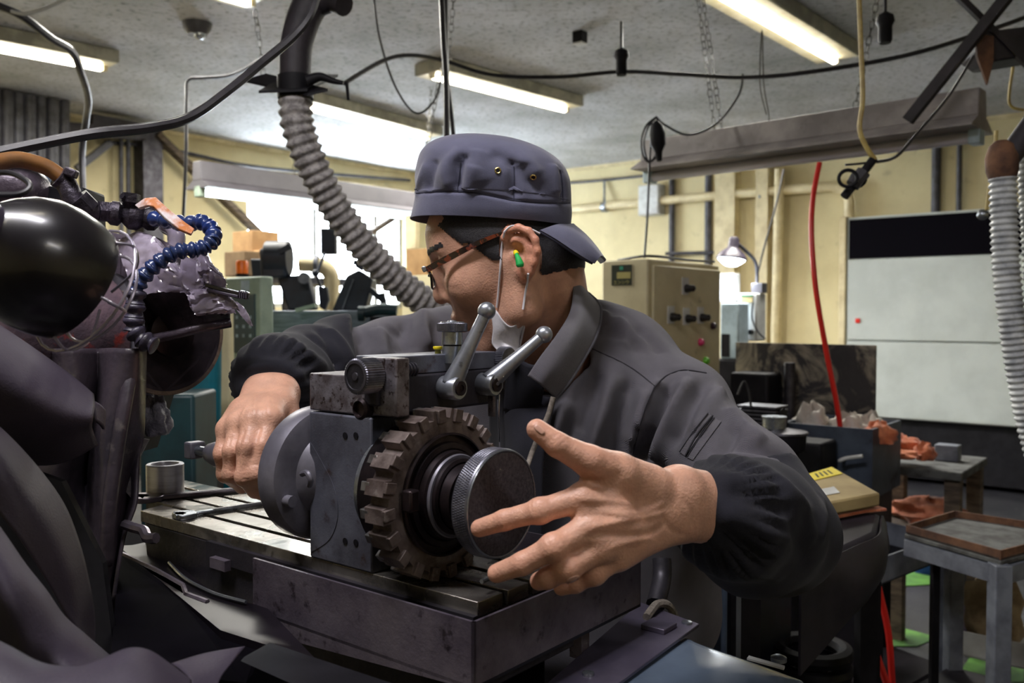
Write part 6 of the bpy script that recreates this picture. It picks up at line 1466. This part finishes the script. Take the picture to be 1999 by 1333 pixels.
sr_.cone(tuple(W(512,765,1.075)), tuple(W(525,718,1.13)), .0215, .022, .02); sr_.cone(tuple(W(545,765,1.075)), tuple(W(545,718,1.13)), .0215, .022, .02)
for k, nm in enumerate(('little', 'ring', 'middle', 'index')):
    f = RHd[nm]; wp = W(505 + 16 * k, 768, 1.07)
    sr_.cone(tuple(wp), tuple(W(*f[1][:3])), .0175, f[1][3] + .0006, .012)
for nm, f in RHd.items():
    p = [tuple(W(*q[:3])) for q in f]; r = [q[3] for q in f]
    for i in range(len(p) - 1): sr_.cone(p[i], p[i + 1], r[i] * 1.07, r[i + 1] * 1.07, .010 if i == 0 else .0055)
    if nm != 'thumb':
        sr_.ell(tuple(W(f[1][0], f[1][1], f[1][2] - .002)), (f[1][3] * 1.08,) * 3, None, .006); sr_.ell(tuple(W(f[3][0], f[3][1], f[3][2] - .001)), (f[3][3] * 1.10,) * 3, None, .004)
sr_.cone(tuple(W(540,775,1.07)), tuple(W(556,820,1.05)), .019, .016, .015)
RV, RQ = sr_.mesh(); RV = relax(RV, RQ, 2, .45); rtree = bvh(RV, RQ); RN = vnormals(RV, RQ)
RV = crease(RV, RN, rtree, [([(500,760),(498,790),(497,818)], .0010, .0026), ([(525,770),(524,795),(526,815)], .0009, .0026), ([(482,790),(470,815),(466,835)], .0008, .0026),
    ([(508,830),(500,860),(490,900)], -.0014, .0026), ([(478,835),(468,870),(464,915)], -.0014, .0026), ([(452,850),(444,880),(443,915)], -.0010, .0022)]
    + [([(x - 8, y), (x, y + 2), (x + 8, y)], -.0005, .0011) for x, y in ((480,925),(480,934),(506,918),(454,918),(497,905))])
# ---- arms and trunk inside the clothes (coarse, closes the body)
sb_ = SDF([-.42, .78, .66], [.46, 1.72, 1.42], .008)
SHL, ELL_, WRL = W(1328,818,1.19), W(1505,1035,1.0), W(1385,1000,.84)
SHR, ELR, WRR = W(885,700,1.43), W(672,722,1.30), W(532,752,1.11)
sb_.cone(tuple(W(1128,790,1.29)), tuple(W(1150,1180,1.36)), .06, .09, .03); sb_.cone(tuple(W(1240,820,1.26)), tuple(W(1010,800,1.36)), .055, .055, .03)
sb_.cone(tuple(SHL), tuple(ELL_), .045, .038, .03); sb_.cone(tuple(ELL_), tuple(WRL), .036, .027, .02)
sb_.cone(tuple(SHR), tuple(ELR), .035, .026, .02); sb_.cone(tuple(ELR), tuple(WRR), .026, .022, .01); sb_.cone(tuple(NB), tuple(H(-.015, 0, -.01)), .045, .04, .03)
BV, BQ = sb_.mesh()
# ---- one body mesh with a tone attribute
V = np.concatenate([HV, LV, RV, BV]); Q = np.concatenate([HQ, LQ + len(HV), RQ + len(HV) + len(LV), BQ + len(HV) + len(LV) + len(RV)])
body = mesh_obj('body', V, Q, m_skin, man, angle=180)
tone = np.tile(np.array([lin(212), lin(163), lin(138)]), (len(V), 1))
hc = Hc(HV); nH = len(HV)
def mixt(sel, w, col):
    c = np.array([lin(q) for q in col]); w = w[:, None]; tone[sel] = tone[sel] * (1 - w) + c * w
idx = np.arange(nH)
lip = np.exp(-((hc[:, 2] + .0335) / .0105) ** 2) * np.exp(-(hc[:, 1] / .019) ** 4) * (hc[:, 0] > .108); mixt(idx, np.clip(lip * .6, 0, 1), (150, 84, 74))
stub = np.clip((-.012 - hc[:, 2]) / .02, 0, 1) * np.clip((hc[:, 0] - .05) / .03, 0, 1) * .45; mixt(idx, stub, (120, 92, 80))
ear = np.clip((hc[:, 1] - .076) / .006, 0, 1) * .4; mixt(idx, ear, (216, 128, 100))
hn = np.exp(-((hc[:, 2] - .125) / .03) ** 2) * 0
for nm, f in list(LH.items()) + list(RHd.items()):
    for q in f[2:]:
        c = np.array(tuple(W(*q[:3]))); d = np.linalg.norm(V - c, axis=1); s_ = np.where(d < .03)[0]
        mixt(s_, np.exp(-(d[s_] / (q[3] * 1.25)) ** 2) * .22, (206, 122, 96))
att = body.data.color_attributes.new('tone', 'FLOAT_COLOR', 'POINT')
att.data.foreach_set('color', np.concatenate([tone, np.ones((len(V), 1))], 1).astype(np.float32).ravel())
# nails
def nail(tree, px, py, ang, a, b, nm='fingernail'):
    c = cast(tree, px, py)
    if c is None: return
    rows = []
    for i in range(6):
        r = []
        for j in range(6):
            u = (i / 5 * 2 - 1); v = (j / 5 * 2 - 1); k = math.sqrt(max(0, 1 - .45 * v * v)); k2 = math.sqrt(max(0, 1 - .45 * u * u))
            dx = u * a * k; dy = v * b * k2; x = px + dx * math.cos(ang) - dy * math.sin(ang); y = py + dx * math.sin(ang) + dy * math.cos(ang)
            h = cast(tree, x, y)
            if h is None or (h - c).length > .02: h = W(x, y, (c - CAMP).dot(FW))
            r.append(h - FW * .0005)
        rows.append(r)
    P(nm, MB().grid(rows, .0005), m_nail, man, angle=180)
nail(ltree, 1053, 838, math.radians(42), 14, 6); nail(ltree, 1118, 1131, math.radians(-25), 15, 5)
# ---- hair (offset patches of the scalp)
def patch(V, Q, N, w, m, name, off=.002, parent=None, amp=0):
    """w>0 where the patch lives; thickness fades at its border"""
    fm = (w[Q] > 0).all(1); q = Q[fm]; used = np.unique(q); mp = -np.ones(len(V), int); mp[used] = np.arange(len(used))
    ww_ = np.clip(w[used], 0, 1); vv = V[used] + N[used] * (off * (ww_ ** .5) + .0002)[:, None]
    if amp: vv = vv + N[used] * (amp * np.sin(vv @ np.array([900., 500., 700.])) * ww_)[:, None]
    return mesh_obj(name, vv, mp[q], m, parent or man, angle=180)
f_, l_, u_ = hc[:, 0], hc[:, 1], hc[:, 2]; al = np.abs(l_)
side = (al > .035)
w1 = np.minimum.reduce([(.080 - .25 * (al < .05) * 1 + 0 * f_) - f_ + .0 , u_ - (.012 + np.clip((f_ + .005) * .0, 0, 1)), np.ones(nH)])
# scalp line: temple hair in front of the ear, nape behind it
front = .078 + .0 * u_; hairline_front = np.where(u_ > .085, .070, np.where(u_ > .045, .082 - (.085 - u_) * .55, .030 + (u_ - .005) * .6))
low = np.where(f_ > -.012, .004 + np.clip(f_ - .02, 0, 1) * .4, -.040 + np.clip(f_ + .06, 0, .05) * .2)
wh_ = np.minimum((hairline_front - f_) / .010, (u_ - low) / .010)
earmask = np.sqrt(((f_ + .004) / .024) ** 2 + ((u_ - .004) / .037) ** 2) < 1
wh_ = np.where(earmask & (al > .060) , -1, wh_); wh_ = np.where((al > .0775), -1, wh_)
HN = vnormals(HV, HQ)
patch(HV, HQ, HN, wh_, m_hair, 'hair', .0030, amp=0)
for s in (1, -1):
    cen = np.abs(u_ - (.064 - .18 * np.clip(np.abs(l_ * s) - .035, 0, 1) + .0 * f_)); wb_ = np.minimum(1 - cen / .0042, np.minimum((l_ * s - .008) / .006, (.060 - l_ * s) / .014)); wb_ = np.where(f_ > .05, wb_, -1)
    patch(HV, HQ, HN, wb_, m_hair, 'eyebrow', .0007, amp=0)
for s in (1, -1):     # eyes
    P('eye', MB().ball(H(.0925, .031 * s, .0395), .0122, 20), m_white, man); P('iris', MB().ball(H(.0990, .031 * s, .0385), .0066, 14), m_knob, man)
    P('upper_eyelid', MB().tube([H(.1035, .018 * s, .0405), H(.1062, .028 * s, .0430), H(.1030, .039 * s, .0425), H(.0965, .046 * s, .0400)], .0032, 10), m_skin, man)
for o in man.children:
    if o.name.startswith('upper_eyelid'):
        a_ = o.data.color_attributes.new('tone', 'FLOAT_COLOR', 'POINT'); a_.data.foreach_set('color', [c for _ in o.data.vertices for c in (lin(176), lin(116), lin(90), 1)])
# ---- cap: rings (pixel left, right, y) stacked upwards
ccx = W(962, 430, 1.17)
RN_ = 72
dl_ = 1.17
rings = [(801,1113,428,446,.082),(806,1115,412,432,.086),(810,1116,394,414,.088),(812,1115,381,400,.089),(814,1115,376,395,.0905),(811,1114,350,368,.095),(815,1111,322,350,.095),(823,1102,300,330,.092),(840,1084,284,312,.082),(868,1052,273,293,.062),(905,1010,268,278,.036),(945,960,270,270,.006)]
vs = []; 
def ringpos(i, a):
    xl, xr, yl, yr, hd_ = rings[i]; pl = W(xl, yl, dl_ + .010); pr = W(xr, yr, dl_ - .004); c = (pl + pr) / 2; ex = (pr - pl) / 2
    ca, sa = math.cos(a), math.sin(a); n = 2.3; k = (abs(ca) ** n + abs(sa) ** n) ** (-1 / n)
    return c + ex * ca * k + Vector((.0, 1, 0)) * (hd_ * sa * k)
dense = []
for j in range(RN_):
    a = 2 * pi * j / RN_; dense.append(crom([ringpos(i, a) for i in range(len(rings))], 5))
nr_ = len(dense[0]); vs = [dense[j][i] for i in range(nr_) for j in range(RN_)]
CV = np.array([tuple(v) for v in vs]); CQ = np.array([(i * RN_ + j, i * RN_ + (j + 1) % RN_, (i + 1) * RN_ + (j + 1) % RN_, (i + 1) * RN_ + j) for i in range(nr_ - 1) for j in range(RN_)])
# subdivide once more for folds
def subdiv(V, Q):
    ed = {}; V2 = [*map(tuple, V)]; out = []
    def mid(a, b):
        k = (a, b) if a < b else (b, a)
        if k not in ed: ed[k] = len(V2); V2.append(tuple((V[a] + V[b]) / 2))
        return ed[k]
    for q in Q:
        q = [int(x) for x in q]; c = len(V2); V2.append(tuple(V[q].mean(0))); m = [mid(q[i], q[(i + 1) % 4]) for i in range(4)]
        for i in range(4): out.append((q[i], m[i], c, m[i - 1]))
    return np.array(V2), np.array(out)
CV, CQ = subdiv(CV, CQ); CV = relax(CV, CQ, 1, .3) if 0 else CV
ctree = bvh(CV, CQ); CN = vnormals(CV, CQ)
if np.mean(np.einsum('ij,ij->i', CN, CV - CV.mean(0))) < 0: CQ = CQ[:, ::-1]; CN = -CN
CV = crease(CV, CN, ctree, [(a_, b_ * 1.7, c_) for a_, b_, c_ in [([(893,372),(896,345),(900,318),(912,300)], -.0045, .006), ([(912,372),(918,345),(925,322)], .003, .009), ([(1003,390),(1004,355),(1003,325),(1008,312)], -.0045, .006),
    ([(880,370),(870,340),(880,312),(905,296)], .0035, .009), ([(1018,318),(1030,350),(1060,372)], -.003, .008), ([(1003,312),(1030,318),(1050,345)], .003, .009), ([(960,300),(985,310),(1000,322)], -.0025, .009),
    ([(1092,330),(1098,360),(1100,392)], -.0035, .005), ([(1080,320),(1086,350),(1088,380)], .003, .008), ([(838,372),(842,340),(852,310)], -.003, .007), ([(812,385),(820,350),(832,318)], .002, .006),
    ([(935,290),(930,320),(945,360)], .002, .012), ([(812,378),(870,374),(930,377),(1003,391),(1060,396),(1113,396)], -.0016, .0022),
    ([(1050,440),(1080,428),(1110,430)], -.0015, .004), ([(960,430),(1020,425),(1060,436)], .0012, .006)]])
cp = mesh_obj('cap', CV, CQ, m_cap, man, angle=180, solid=-.0016)
ctree = bvh(CV, CQ)
def seam(name, tree, pts, m, r=.0006, off=.0004, parent=None, n=5):
    L = castline(tree, pts, n, off)
    if len(L) > 2: return P(name, MB().tube(L, r, 5, 1, raw=True), m, parent or man)
seam('cap_seam', ctree, [(812,377),(870,373),(930,377),(1003,391),(1060,396),(1112,396)], m_capseam, parent=cp)
seam('cap_seam', ctree, [(893,372),(896,345),(900,318)], m_capseam, parent=cp); seam('cap_seam', ctree, [(1003,390),(1004,355),(1003,325)], m_capseam, parent=cp); seam('cap_seam', ctree, [(1099,394),(1098,360),(1094,332)], m_capseam, parent=cp)
for x, y in ((972,333),(1041,346)):
    c = cast(ctree, x, y, .0004); loc, nn, _, _ = ctree.find_nearest(c); nn = nn if nn.dot(FW) < 0 else -nn; u1, u2 = perp(nn)
    P('eyelet', MB().tube([c + (u1 * math.cos(a) + u2 * math.sin(a)) * .0032 for a in [2 * pi * k / 16 for k in range(16)]], .0010, 6, 1, closed=True, raw=True), m_brass, cp); P('eyelet_hole', MB().lathe([(.0026, 0), (.0026, .0003)], c, nn, 14), m_black, cp)
# brim at the back
brim = [[W(1052,452,1.085),W(1085,442,1.11),W(1112,440,1.15),W(1116,440,1.21),W(1100,448,1.26)],
        [W(1085,470,1.09),W(1115,455,1.11),W(1138,458,1.15),W(1138,462,1.20),W(1125,470,1.25)],
        [W(1125,496,1.10),W(1146,478,1.115),W(1160,482,1.15),W(1160,486,1.19),W(1150,492,1.23)],
        [W(1158,514,1.115),W(1170,502,1.12),W(1179,508,1.15),W(1178,512,1.18),W(1172,515,1.21)]]
P('brim', MB().grid(cr2(brim, 6), .003), m_cap, cp, angle=30)
P('brim_edge', MB().tube(crom([r[-1] for r in []] or [W(1052,452,1.085),W(1085,471,1.09),W(1125,497,1.10),W(1156,514,1.113)], 6), .0017, 8, 1, raw=True), m_capseam, cp)
# ---- glasses
gl = P('glasses', MB().tube([H(.128, -.012, .0385), H(.1305, -.004, .0395), H(.1305, .004, .0395), H(.128, .012, .0385)], .0018, 10), m_knob, man, label='tortoiseshell glasses with dark metal rims')
for s in (1, -1):
    pts = [H(.1255 - .010 * (max(0, math.cos(a)) ** 2) , s * (.034 + .0235 * math.cos(a)), .0335 + .0165 * math.sin(a) * (1 if math.sin(a) < 0 else .85)) for a in [2 * pi * k / 24 for k in range(24)]]
    P('rim', MB().tube(pts, .0017, 8, 1, closed=True, raw=True), m_knob, gl)
    cpt = sum(pts, Vector((0, 0, 0))) / 24; P('lens', MB().add([cpt] + pts, [(0, i + 1, (i + 1) % 24 + 1) for i in range(24)]), m_lens, gl)
    P('hinge', MB().obox(H(.117, s * .0570 - .002, .038), hf * .006, hl * .004, hu * .007), m_chrome, gl, bevel=.001)
    top = [H(.116, s * .0605, .0425), H(.09, s * .0665, .0430), H(.06, s * .0735, .0420), H(.03, s * .0775, .0400), (H(.006, s * .0785, .0370))]
    bot = [H(.116, s * .0605, .0350), H(.09, s * .0665, .0345), H(.06, s * .0735, .0345), H(.03, s * .0775, .0345), (H(.006, s * .0785, .0335))]
    P('temple', MB().grid([crom(top, 5), crom(bot, 5)], .0022 * s), m_tort, gl, angle=60)
# ---- mask pulled under the chin, ear loops, ear plug
def ont(tree, px, py, off, d0):
    h = cast(tree, px, py, off); return h if h is not None else W(px, py, d0)
net = []
for row in ([(957,604),(962,640),(960,670),(972,684)], [(968,606),(974,642),(978,668),(984,688)], [(980,624),(986,648),(990,670),(994,690)], [(994,637),(1000,655),(1002,674),(1003,690)],
            [(1008,634),(1010,652),(1011,672),(1010,688)], [(1020,618),(1021,636),(1018,656),(1014,680)], [(1030,600),(1028,616),(1024,636),(1018,660)], [(1037,590),(1035,596),(1030,610),(1022,636)]):
    net.append([ont(htree, x, y, .007, 1.08) for x, y in row])
dmed = sorted((p - CAMP).dot(FW) for r in net for p in r)[len(net) * 2]
net = [[CAMP + (p - CAMP) * ((.35 * dmed + .65 * min(max((p - CAMP).dot(FW), dmed - .02), dmed + .015)) / (p - CAMP).dot(FW)) for p in r] for r in net]
mk_ = P('face_mask', MB().grid(cr2(net, 4), .0012), m_mask, man, angle=180, label='white face mask pulled down under the chin')
def along(pts, off, tree=htree): return [ont(tree, x, y, off, 1.07) for x, y in pts]
P('ear_loop', MB().tube(along([(985,452),(980,480),(977,520),(974,560),(970,600)], .0022), .0014, 6, 5), m_mask, mk_); P('ear_loop', MB().tube(along([(1031,534),(1029,552),(1025,575),(1021,604)], .0022), .0014, 6, 5), m_mask, mk_)
P('ear_loop', MB().tube([Ep(985,452,.088), Ep(1000,441,.088), Ep(1030,445,.088), Ep(1054,456,.084)], .0014, 6, 5), m_mask, mk_)
pl = Ep(1006, 492, .0800); ep_ = P('ear_plug', MB().lathe([(.0030, 0), (.0034, .004), (.0030, .007)], pl, (Ep(1011, 500, .088) - pl), 14), m_yel, man)
P('plug_tail', MB().tube([Ep(1008,496,.086), Ep(1012,506,.091), Ep(1015,516,.092), Ep(1016,521,.092)], .003, 12, 6, rf=lambda L, T: .0022 + .0034 * min(1, L / T) - .002 * max(0, L / T - .85) * 6), m_plug, ep_)

# ================================================================= CLOTHES
sj = SDF([-.34, .78, .70], [.46, 1.74, 1.40], .0052)
sj.cone(tuple(W(1250,835,1.26)), tuple(W(1255,1180,1.32)), .105, .115, .06); sj.cone(tuple(W(1020,790,1.38)), tuple(W(1040,1180,1.42)), .105, .115, .06)
sj.cone(tuple(W(1130,790,1.26)), tuple(W(1130,1180,1.34)), .10, .12, .08)
sj.cone(tuple(W(1150,688,1.27)), tuple(W(1330,795,1.20)), .062, .066, .04); sj.cone(tuple(W(1110,690,1.30)), tuple(W(885,690,1.43)), .060, .070, .04)
sj.cone(tuple(W(1325,815,1.19)), tuple(W(1458,940,1.07)), .065, .061, .03); sj.cone(tuple(W(1458,940,1.07)), tuple(W(1505,1035,1.0)), .061, .058, .02)
sj.cone(tuple(W(1505,1035,1.0)), tuple(W(1420,1010,.87)), .058, .044, .02)
sj.cone(tuple(W(880,692,1.43)), tuple(W(765,705,1.36)), .076, .066, .03); sj.cone(tuple(W(765,705,1.36)), tuple(W(672,718,1.30)), .062, .056, .02); sj.cone(tuple(W(672,718,1.30)), tuple(W(575,745,1.17)), .050, .042, .02)
sj.cone(tuple(W(1160,672,1.28)), tuple(W(1225,690,1.265)), .060, .060, .03)
# open neck
sj.cone(tuple(H(-.02, 0, .0)), tuple(W(1080,700,1.215)), .041, .043, .012, 's')
sj.cone(tuple(W(1085,700,1.21)), tuple(W(1020,775,1.16)), .045, .03, .02, 's')
JV, JQ = sj.mesh(); JV = relax(JV, JQ, 3, .5); jtree = bvh(JV, JQ); JN = vnormals(JV, JQ)
def wrink(V, amp, fr, seed):
    q = np.random.default_rng(seed); d = np.zeros(len(V))
    for _ in range(7):
        k = q.normal(size=3); k = k / np.linalg.norm(k) * fr * q.uniform(.6, 1.5); ph = q.uniform(0, 6); k2 = q.normal(size=3) * fr * .4
        d += np.sin(V @ k + ph + 1.5 * np.sin(V @ k2))
    return amp * d / 7
JV = JV + JN * wrink(JV, .004, 45, 3)[:, None]
FA = 2.2
folds = [
    ([(1200,728),(1180,790),(1160,850),(1145,890)], .006, .010), ([(1232,740),(1215,800),(1205,860),(1200,920)], -.006, .010), ([(1262,760),(1245,810),(1232,870)], .005, .010), ([(1150,700),(1130,760),(1115,820),(1105,870)], -.005, .010),
    ([(1110,780),(1095,830),(1085,870)], .005, .009), ([(1170,720),(1150,790),(1130,850)], -.005, .010),
    ([(1310,750),(1290,800),(1270,860),(1250,900)], -.008, .010), ([(1345,740),(1320,800),(1295,860),(1280,895)], .008, .011), ([(1380,745),(1350,790),(1330,830),(1310,870)], -.007, .010), ([(1405,760),(1385,800),(1360,850)], .006, .012),
    ([(1290,740),(1268,790),(1256,840)], .006, .009), ([(1440,830),(1420,860),(1400,895)], -.006, .011), ([(1420,800),(1455,835),(1490,865)], .005, .010), ([(1430,870),(1490,880),(1550,900)], -.006, .012), ([(1400,900),(1460,895),(1530,920)], .006, .010),
    ([(1140,640),(1200,650),(1260,690)], -.004, .012), ([(1200,620),(1225,650),(1215,680)], .004, .010), ([(1240,635),(1270,660),(1290,690)], -.004, .009), ([(1170,650),(1185,630),(1175,605)], .003, .008),
    ([(700,635),(715,680),(712,740)], -.007, .012), ([(745,640),(752,680),(745,700)], .006, .014), ([(800,610),(790,650),(800,690)], -.009, .013), ([(830,600),(825,640),(840,680)], .006, .012), ([(770,630),(765,660),(775,690)], -.006, .012), ([(860,620),(850,660),(858,690)], -.005, .010),
    # stitched seams
    ([(1139,672),(1172,688),(1206,703),(1242,724),(1278,753)], -.0022, .003), ([(1278,755),(1292,740),(1307,730),(1336,722),(1379,728)], -.0026, .003), ([(1278,755),(1262,790),(1250,828),(1235,886)], -.0022, .0035)]
JV = crease(JV, vnormals(JV, JQ), jtree, [(a_, b_ * FA if abs(b_) > .0027 else b_, c_) for a_, b_, c_ in folds])
jk = mesh_obj('work_jacket', JV, JQ, m_cloth, man, angle=180, label='charcoal grey twill work jacket')
jtree = bvh(JV, JQ)
for pts in ([(1139,672),(1172,688),(1206,703),(1242,724),(1278,753)], [(1278,755),(1292,740),(1307,730),(1336,722),(1379,728)], [(1278,755),(1262,790),(1250,828),(1235,886)]):
    seam('seam', jtree, pts, m_seam, .0009, .0002, jk)
# sleeve pen pocket: two stitched strips
def strip(name, tree, quad, m, off, parent, nx=4, ny=10, th=.001, lift=0):
    a, b, c, d = quad; rows = []
    for i in range(nx + 1):
        r = []
        for j in range(ny + 1):
            u, v = i / nx, j / ny; x = (a[0] * (1 - u) + b[0] * u) * (1 - v) + (d[0] * (1 - u) + c[0] * u) * v; y = (a[1] * (1 - u) + b[1] * u) * (1 - v) + (d[1] * (1 - u) + c[1] * u) * v
            h = cast(tree, x, y, off)
            if h is None: return None
            r.append(h)
        rows.append(r)
    return P(name, MB().grid(rows, th), m, parent, angle=60)
for q in ([(1382,806),(1391,812),(1338,890),(1326,882)], [(1394,815),(1408,822),(1352,898),(1341,892)]):
    strip('pocket_strip', jtree, q, m_clothl, .0022, jk); seam('seam', jtree, [q[0], ((q[0][0] + q[3][0]) / 2 - 2, (q[0][1] + q[3][1]) / 2), q[3]], m_seam, .0007, .003, jk)
seam('seam', jtree, [(1391,811),(1362,846),(1338,889)], m_seam, .0012, .0026, jk)
# collar
inner = [(1110,535,1.155),(1120,565,1.14),(1112,610,1.12),(1085,655,1.10),(1055,695,1.095),(1030,733,1.10)]
midl = [(1130,548,1.16),(1142,580,1.145),(1135,625,1.12),(1112,670,1.10),(1080,718,1.09),(1056,752,1.095)]
outr = [(1148,572,1.18),(1172,600,1.18),(1166,650,1.155),(1138,704,1.13),(1110,748,1.115),(1085,778,1.115)]
def clamp_j(px, py, d, off=.004):
    h = cast(jtree, px, py, off)
    if h is None: return W(px, py, d)
    hd2 = (h - CAMP).dot(FW); return h if hd2 < d + .004 else W(px, py, d)
cnet = [[W(*p) for p in inner], [W(*p) for p in midl], [clamp_j(*p) for p in outr]]
col_ = P('collar', MB().grid(cr2(cnet, 5), .003), m_clothl, jk, angle=180)
P('collar_edge', MB().tube(crom(cnet[2], 6), .0022, 8, 1, raw=True), m_seaml, col_)
back = [[W(1100,560,1.22),W(1125,548,1.235),W(1118,535,1.17),W(1110,535,1.155)],[W(1130,600,1.24),W(1150,585,1.235),W(1145,565,1.19),W(1130,548,1.16)],[W(1165,620,1.25),W(1172,605,1.235),W(1162,590,1.20),W(1148,572,1.18)]]
P('collar_back', MB().grid(cr2(back, 4), .003), m_clothl, jk, angle=180)
P('collar_lining', MB().grid(cr2([[W(1118,560,1.17),W(1160,600,1.178)],[W(1128,600,1.165),W(1164,625,1.175)],[W(1118,640,1.155),W(1152,650,1.165)]], 4), .002), m_clothl, jk, angle=180)
inn2 = [[W(1110,535,1.155),W(1108,580,1.175),W(1090,630,1.17),W(1060,675,1.15),W(1030,715,1.13)],[W(1060,640,1.30),W(1050,660,1.30),W(1030,690,1.28),W(1000,730,1.24),W(990,760,1.2)]]
un = P('undershirt', MB().grid(cr2([[W(1000,690,1.16),W(1040,712,1.13),W(1075,700,1.13)],[W(990,740,1.18),W(1030,760,1.15),W(1062,760,1.14)],[W(985,800,1.2),W(1020,810,1.19),W(1055,800,1.17)]], 5), .003), m_scrub, man, angle=180)
# far side of the jacket front and placket
P('jacket_front', MB().grid(cr2([[W(960,720,1.27),W(985,760,1.22),W(1040,770,1.18),W(1085,778,1.15)],[W(960,800,1.26),W(990,830,1.2),W(1030,840,1.16),W(1070,850,1.15)],[W(960,900,1.27),W(990,930,1.2),W(1020,920,1.16),W(1060,920,1.15)],[W(960,1100,1.3),W(990,1120,1.22),W(1020,1120,1.18),W(1060,1120,1.17)]], 6), .004), m_navy, jk, angle=180)
P('placket_seam', MB().tube(wpts([(972,780,1.2),(974,830,1.19),(976,880,1.19)]), .0012, 6), m_seaml, jk)
P('neck_cord', MB().tube(crom([clamp_j(1080,775,1.10,.008), clamp_j(1070,810,1.10,.012), clamp_j(1052,850,1.10,.016), clamp_j(1036,890,1.10,.02), W(1020,940,1.05)], 6), .0034, 10, 1, raw=True), m_cord, jk, label='beige neck cord')
# navy arm covers
def cover(name, pts, grow, seed, folds, cuts, res=.0042, gather=None):
    P3 = [W(*p[:3]) for p in pts]; lo, hi = bbox(P3, .10); g = SDF(lo, hi, res)
    for i in range(len(P3) - 1): g.cone(tuple(P3[i]), tuple(P3[i + 1]), pts[i][3], pts[i + 1][3], .03 if i == 0 else .022)
    for c, n_ in cuts:     # cut by half space
        c = np.array(tuple(c)); n_ = np.array(tuple(n_)); X, Y, Z_ = np.meshgrid(*g.ax, indexing='ij', sparse=True)
        d = ((X - c[0]) * n_[0] + (Y - c[1]) * n_[1] + (Z_ - c[2]) * n_[2]).astype(np.float32); g.D = np.maximum(g.D, d)
    V, Q = g.mesh(); V = relax(V, Q, 2, .5); N = vnormals(V, Q); V = V + N * wrink(V, .0035, 60, seed)[:, None]
    if gather:     # elastic gathers: ribs around the cuff
        c, ax_, wd_, nrib, amp = gather; c = np.array(tuple(c)); ax_ = np.array(tuple(ax_)); x, y = perp(Vector(ax_)); R_ = V - c; h = R_ @ ax_
        an = np.arctan2(R_ @ np.array(tuple(y)), R_ @ np.array(tuple(x))); V = V + N * (amp * np.cos(nrib * an + 2 * np.sin(3 * an)) * np.exp(-(h / wd_) ** 2))[:, None]
    t = bvh(V, Q); V = crease(V, vnormals(V, Q), t, folds); return mesh_obj(name, V, Q, m_navy, man, angle=180)
wc = W(1392, 990, .825); we = W(1480, 1018, .93); axl = (wc - we).normalized()
tcut = W(1470, 905, 1.05); nup = (W(1335,808,1.19) - W(1533,1030,1.0)).normalized()
cover('arm_cover', [(1392,990,.83,.036),(1425,1005,.86,.056),(1475,1028,.93,.067),(1510,1040,1.0,.067),(1478,965,1.05,.0655)], 0, 11,
    [([(1400,930),(1460,940),(1530,960),(1590,1000)], .004, .010), ([(1420,960),(1480,975),(1540,1010)], -.004, .009), ([(1500,930),(1540,990),(1560,1060),(1580,1110)], -.005, .010), ([(1520,925),(1565,990),(1590,1060)], .004, .010),
     ([(1410,1000),(1460,1020),(1520,1060)], .004, .010), ([(1400,1040),(1450,1070),(1500,1110)], -.004, .010), ([(1400,1090),(1460,1120),(1530,1130)], .003, .012), ([(1600,960),(1610,1010),(1600,1060)], .003, .009)],
    [(W(1452,912,1.04), (Vector((-.25, .35, .9))).normalized())], gather=(wc + (we - wc) * .12, axl, .022, 26, .0028))
wcr = W(527, 755, 1.095)
cover('arm_cover', [(527,748,1.105,.043),(540,738,1.13,.053),(600,722,1.22,.056),(668,705,1.30,.062),(705,695,1.33,.062)], 0, 15,
    [([(560,660),(600,690),(640,720)], .005, .009), ([(600,650),(640,680),(670,720)], -.006, .009), ([(640,640),(670,670),(690,710)], .005, .009), ([(500,690),(560,690),(610,720)], -.004, .009), ([(480,720),(540,712),(600,745)], .004, .008), ([(470,745),(490,730),(540,730)], -.003, .006), ([(620,640),(655,690),(665,740)], -.004, .008)],
    [(W(690,670,1.28), Vector((.97, .2, .1)).normalized())], gather=(W(530,750,1.11), (W(527,755,1.09) - W(600,720,1.22)).normalized(), .02, 22, .0025))
# trousers and shoes, mostly hidden behind the machine
sp_ = SDF([-.12, 1.12, .05], [.42, 1.62, .98], .009)
for a, b, c in ((W(1230,1150,1.34), Vector((.19, 1.30, .50)), Vector((.20, 1.34, .10))), (W(1070,1150,1.42), Vector((.02, 1.40, .50)), Vector((.0, 1.44, .10)))):
    sp_.cone(tuple(a), tuple(b), .105, .075, .04); sp_.cone(tuple(b), tuple(c), .075, .06, .03)
TV, TQ = sp_.mesh(); mesh_obj('trousers', TV, TQ, m_navy, man, angle=180)
for x, y in ((.20, 1.34), (.0, 1.44)):
    s = SDF([x - .12, y - .25, -.02], [x + .12, y + .12, .16], .006); s.cone((x, y, .07), (x - .03, y - .15, .04), .045, .038, .02); s.cone((x, y, .07), (x, y, .12), .045, .045, .02); v_, q_ = s.mesh(); v_[:, 2] = np.maximum(v_[:, 2], .002); mesh_obj('shoe', v_, q_, m_black, man, angle=180)
for o in bpy.data.objects:
    for k in ('_b', '_mesh'):
        if k in o: del o[k]
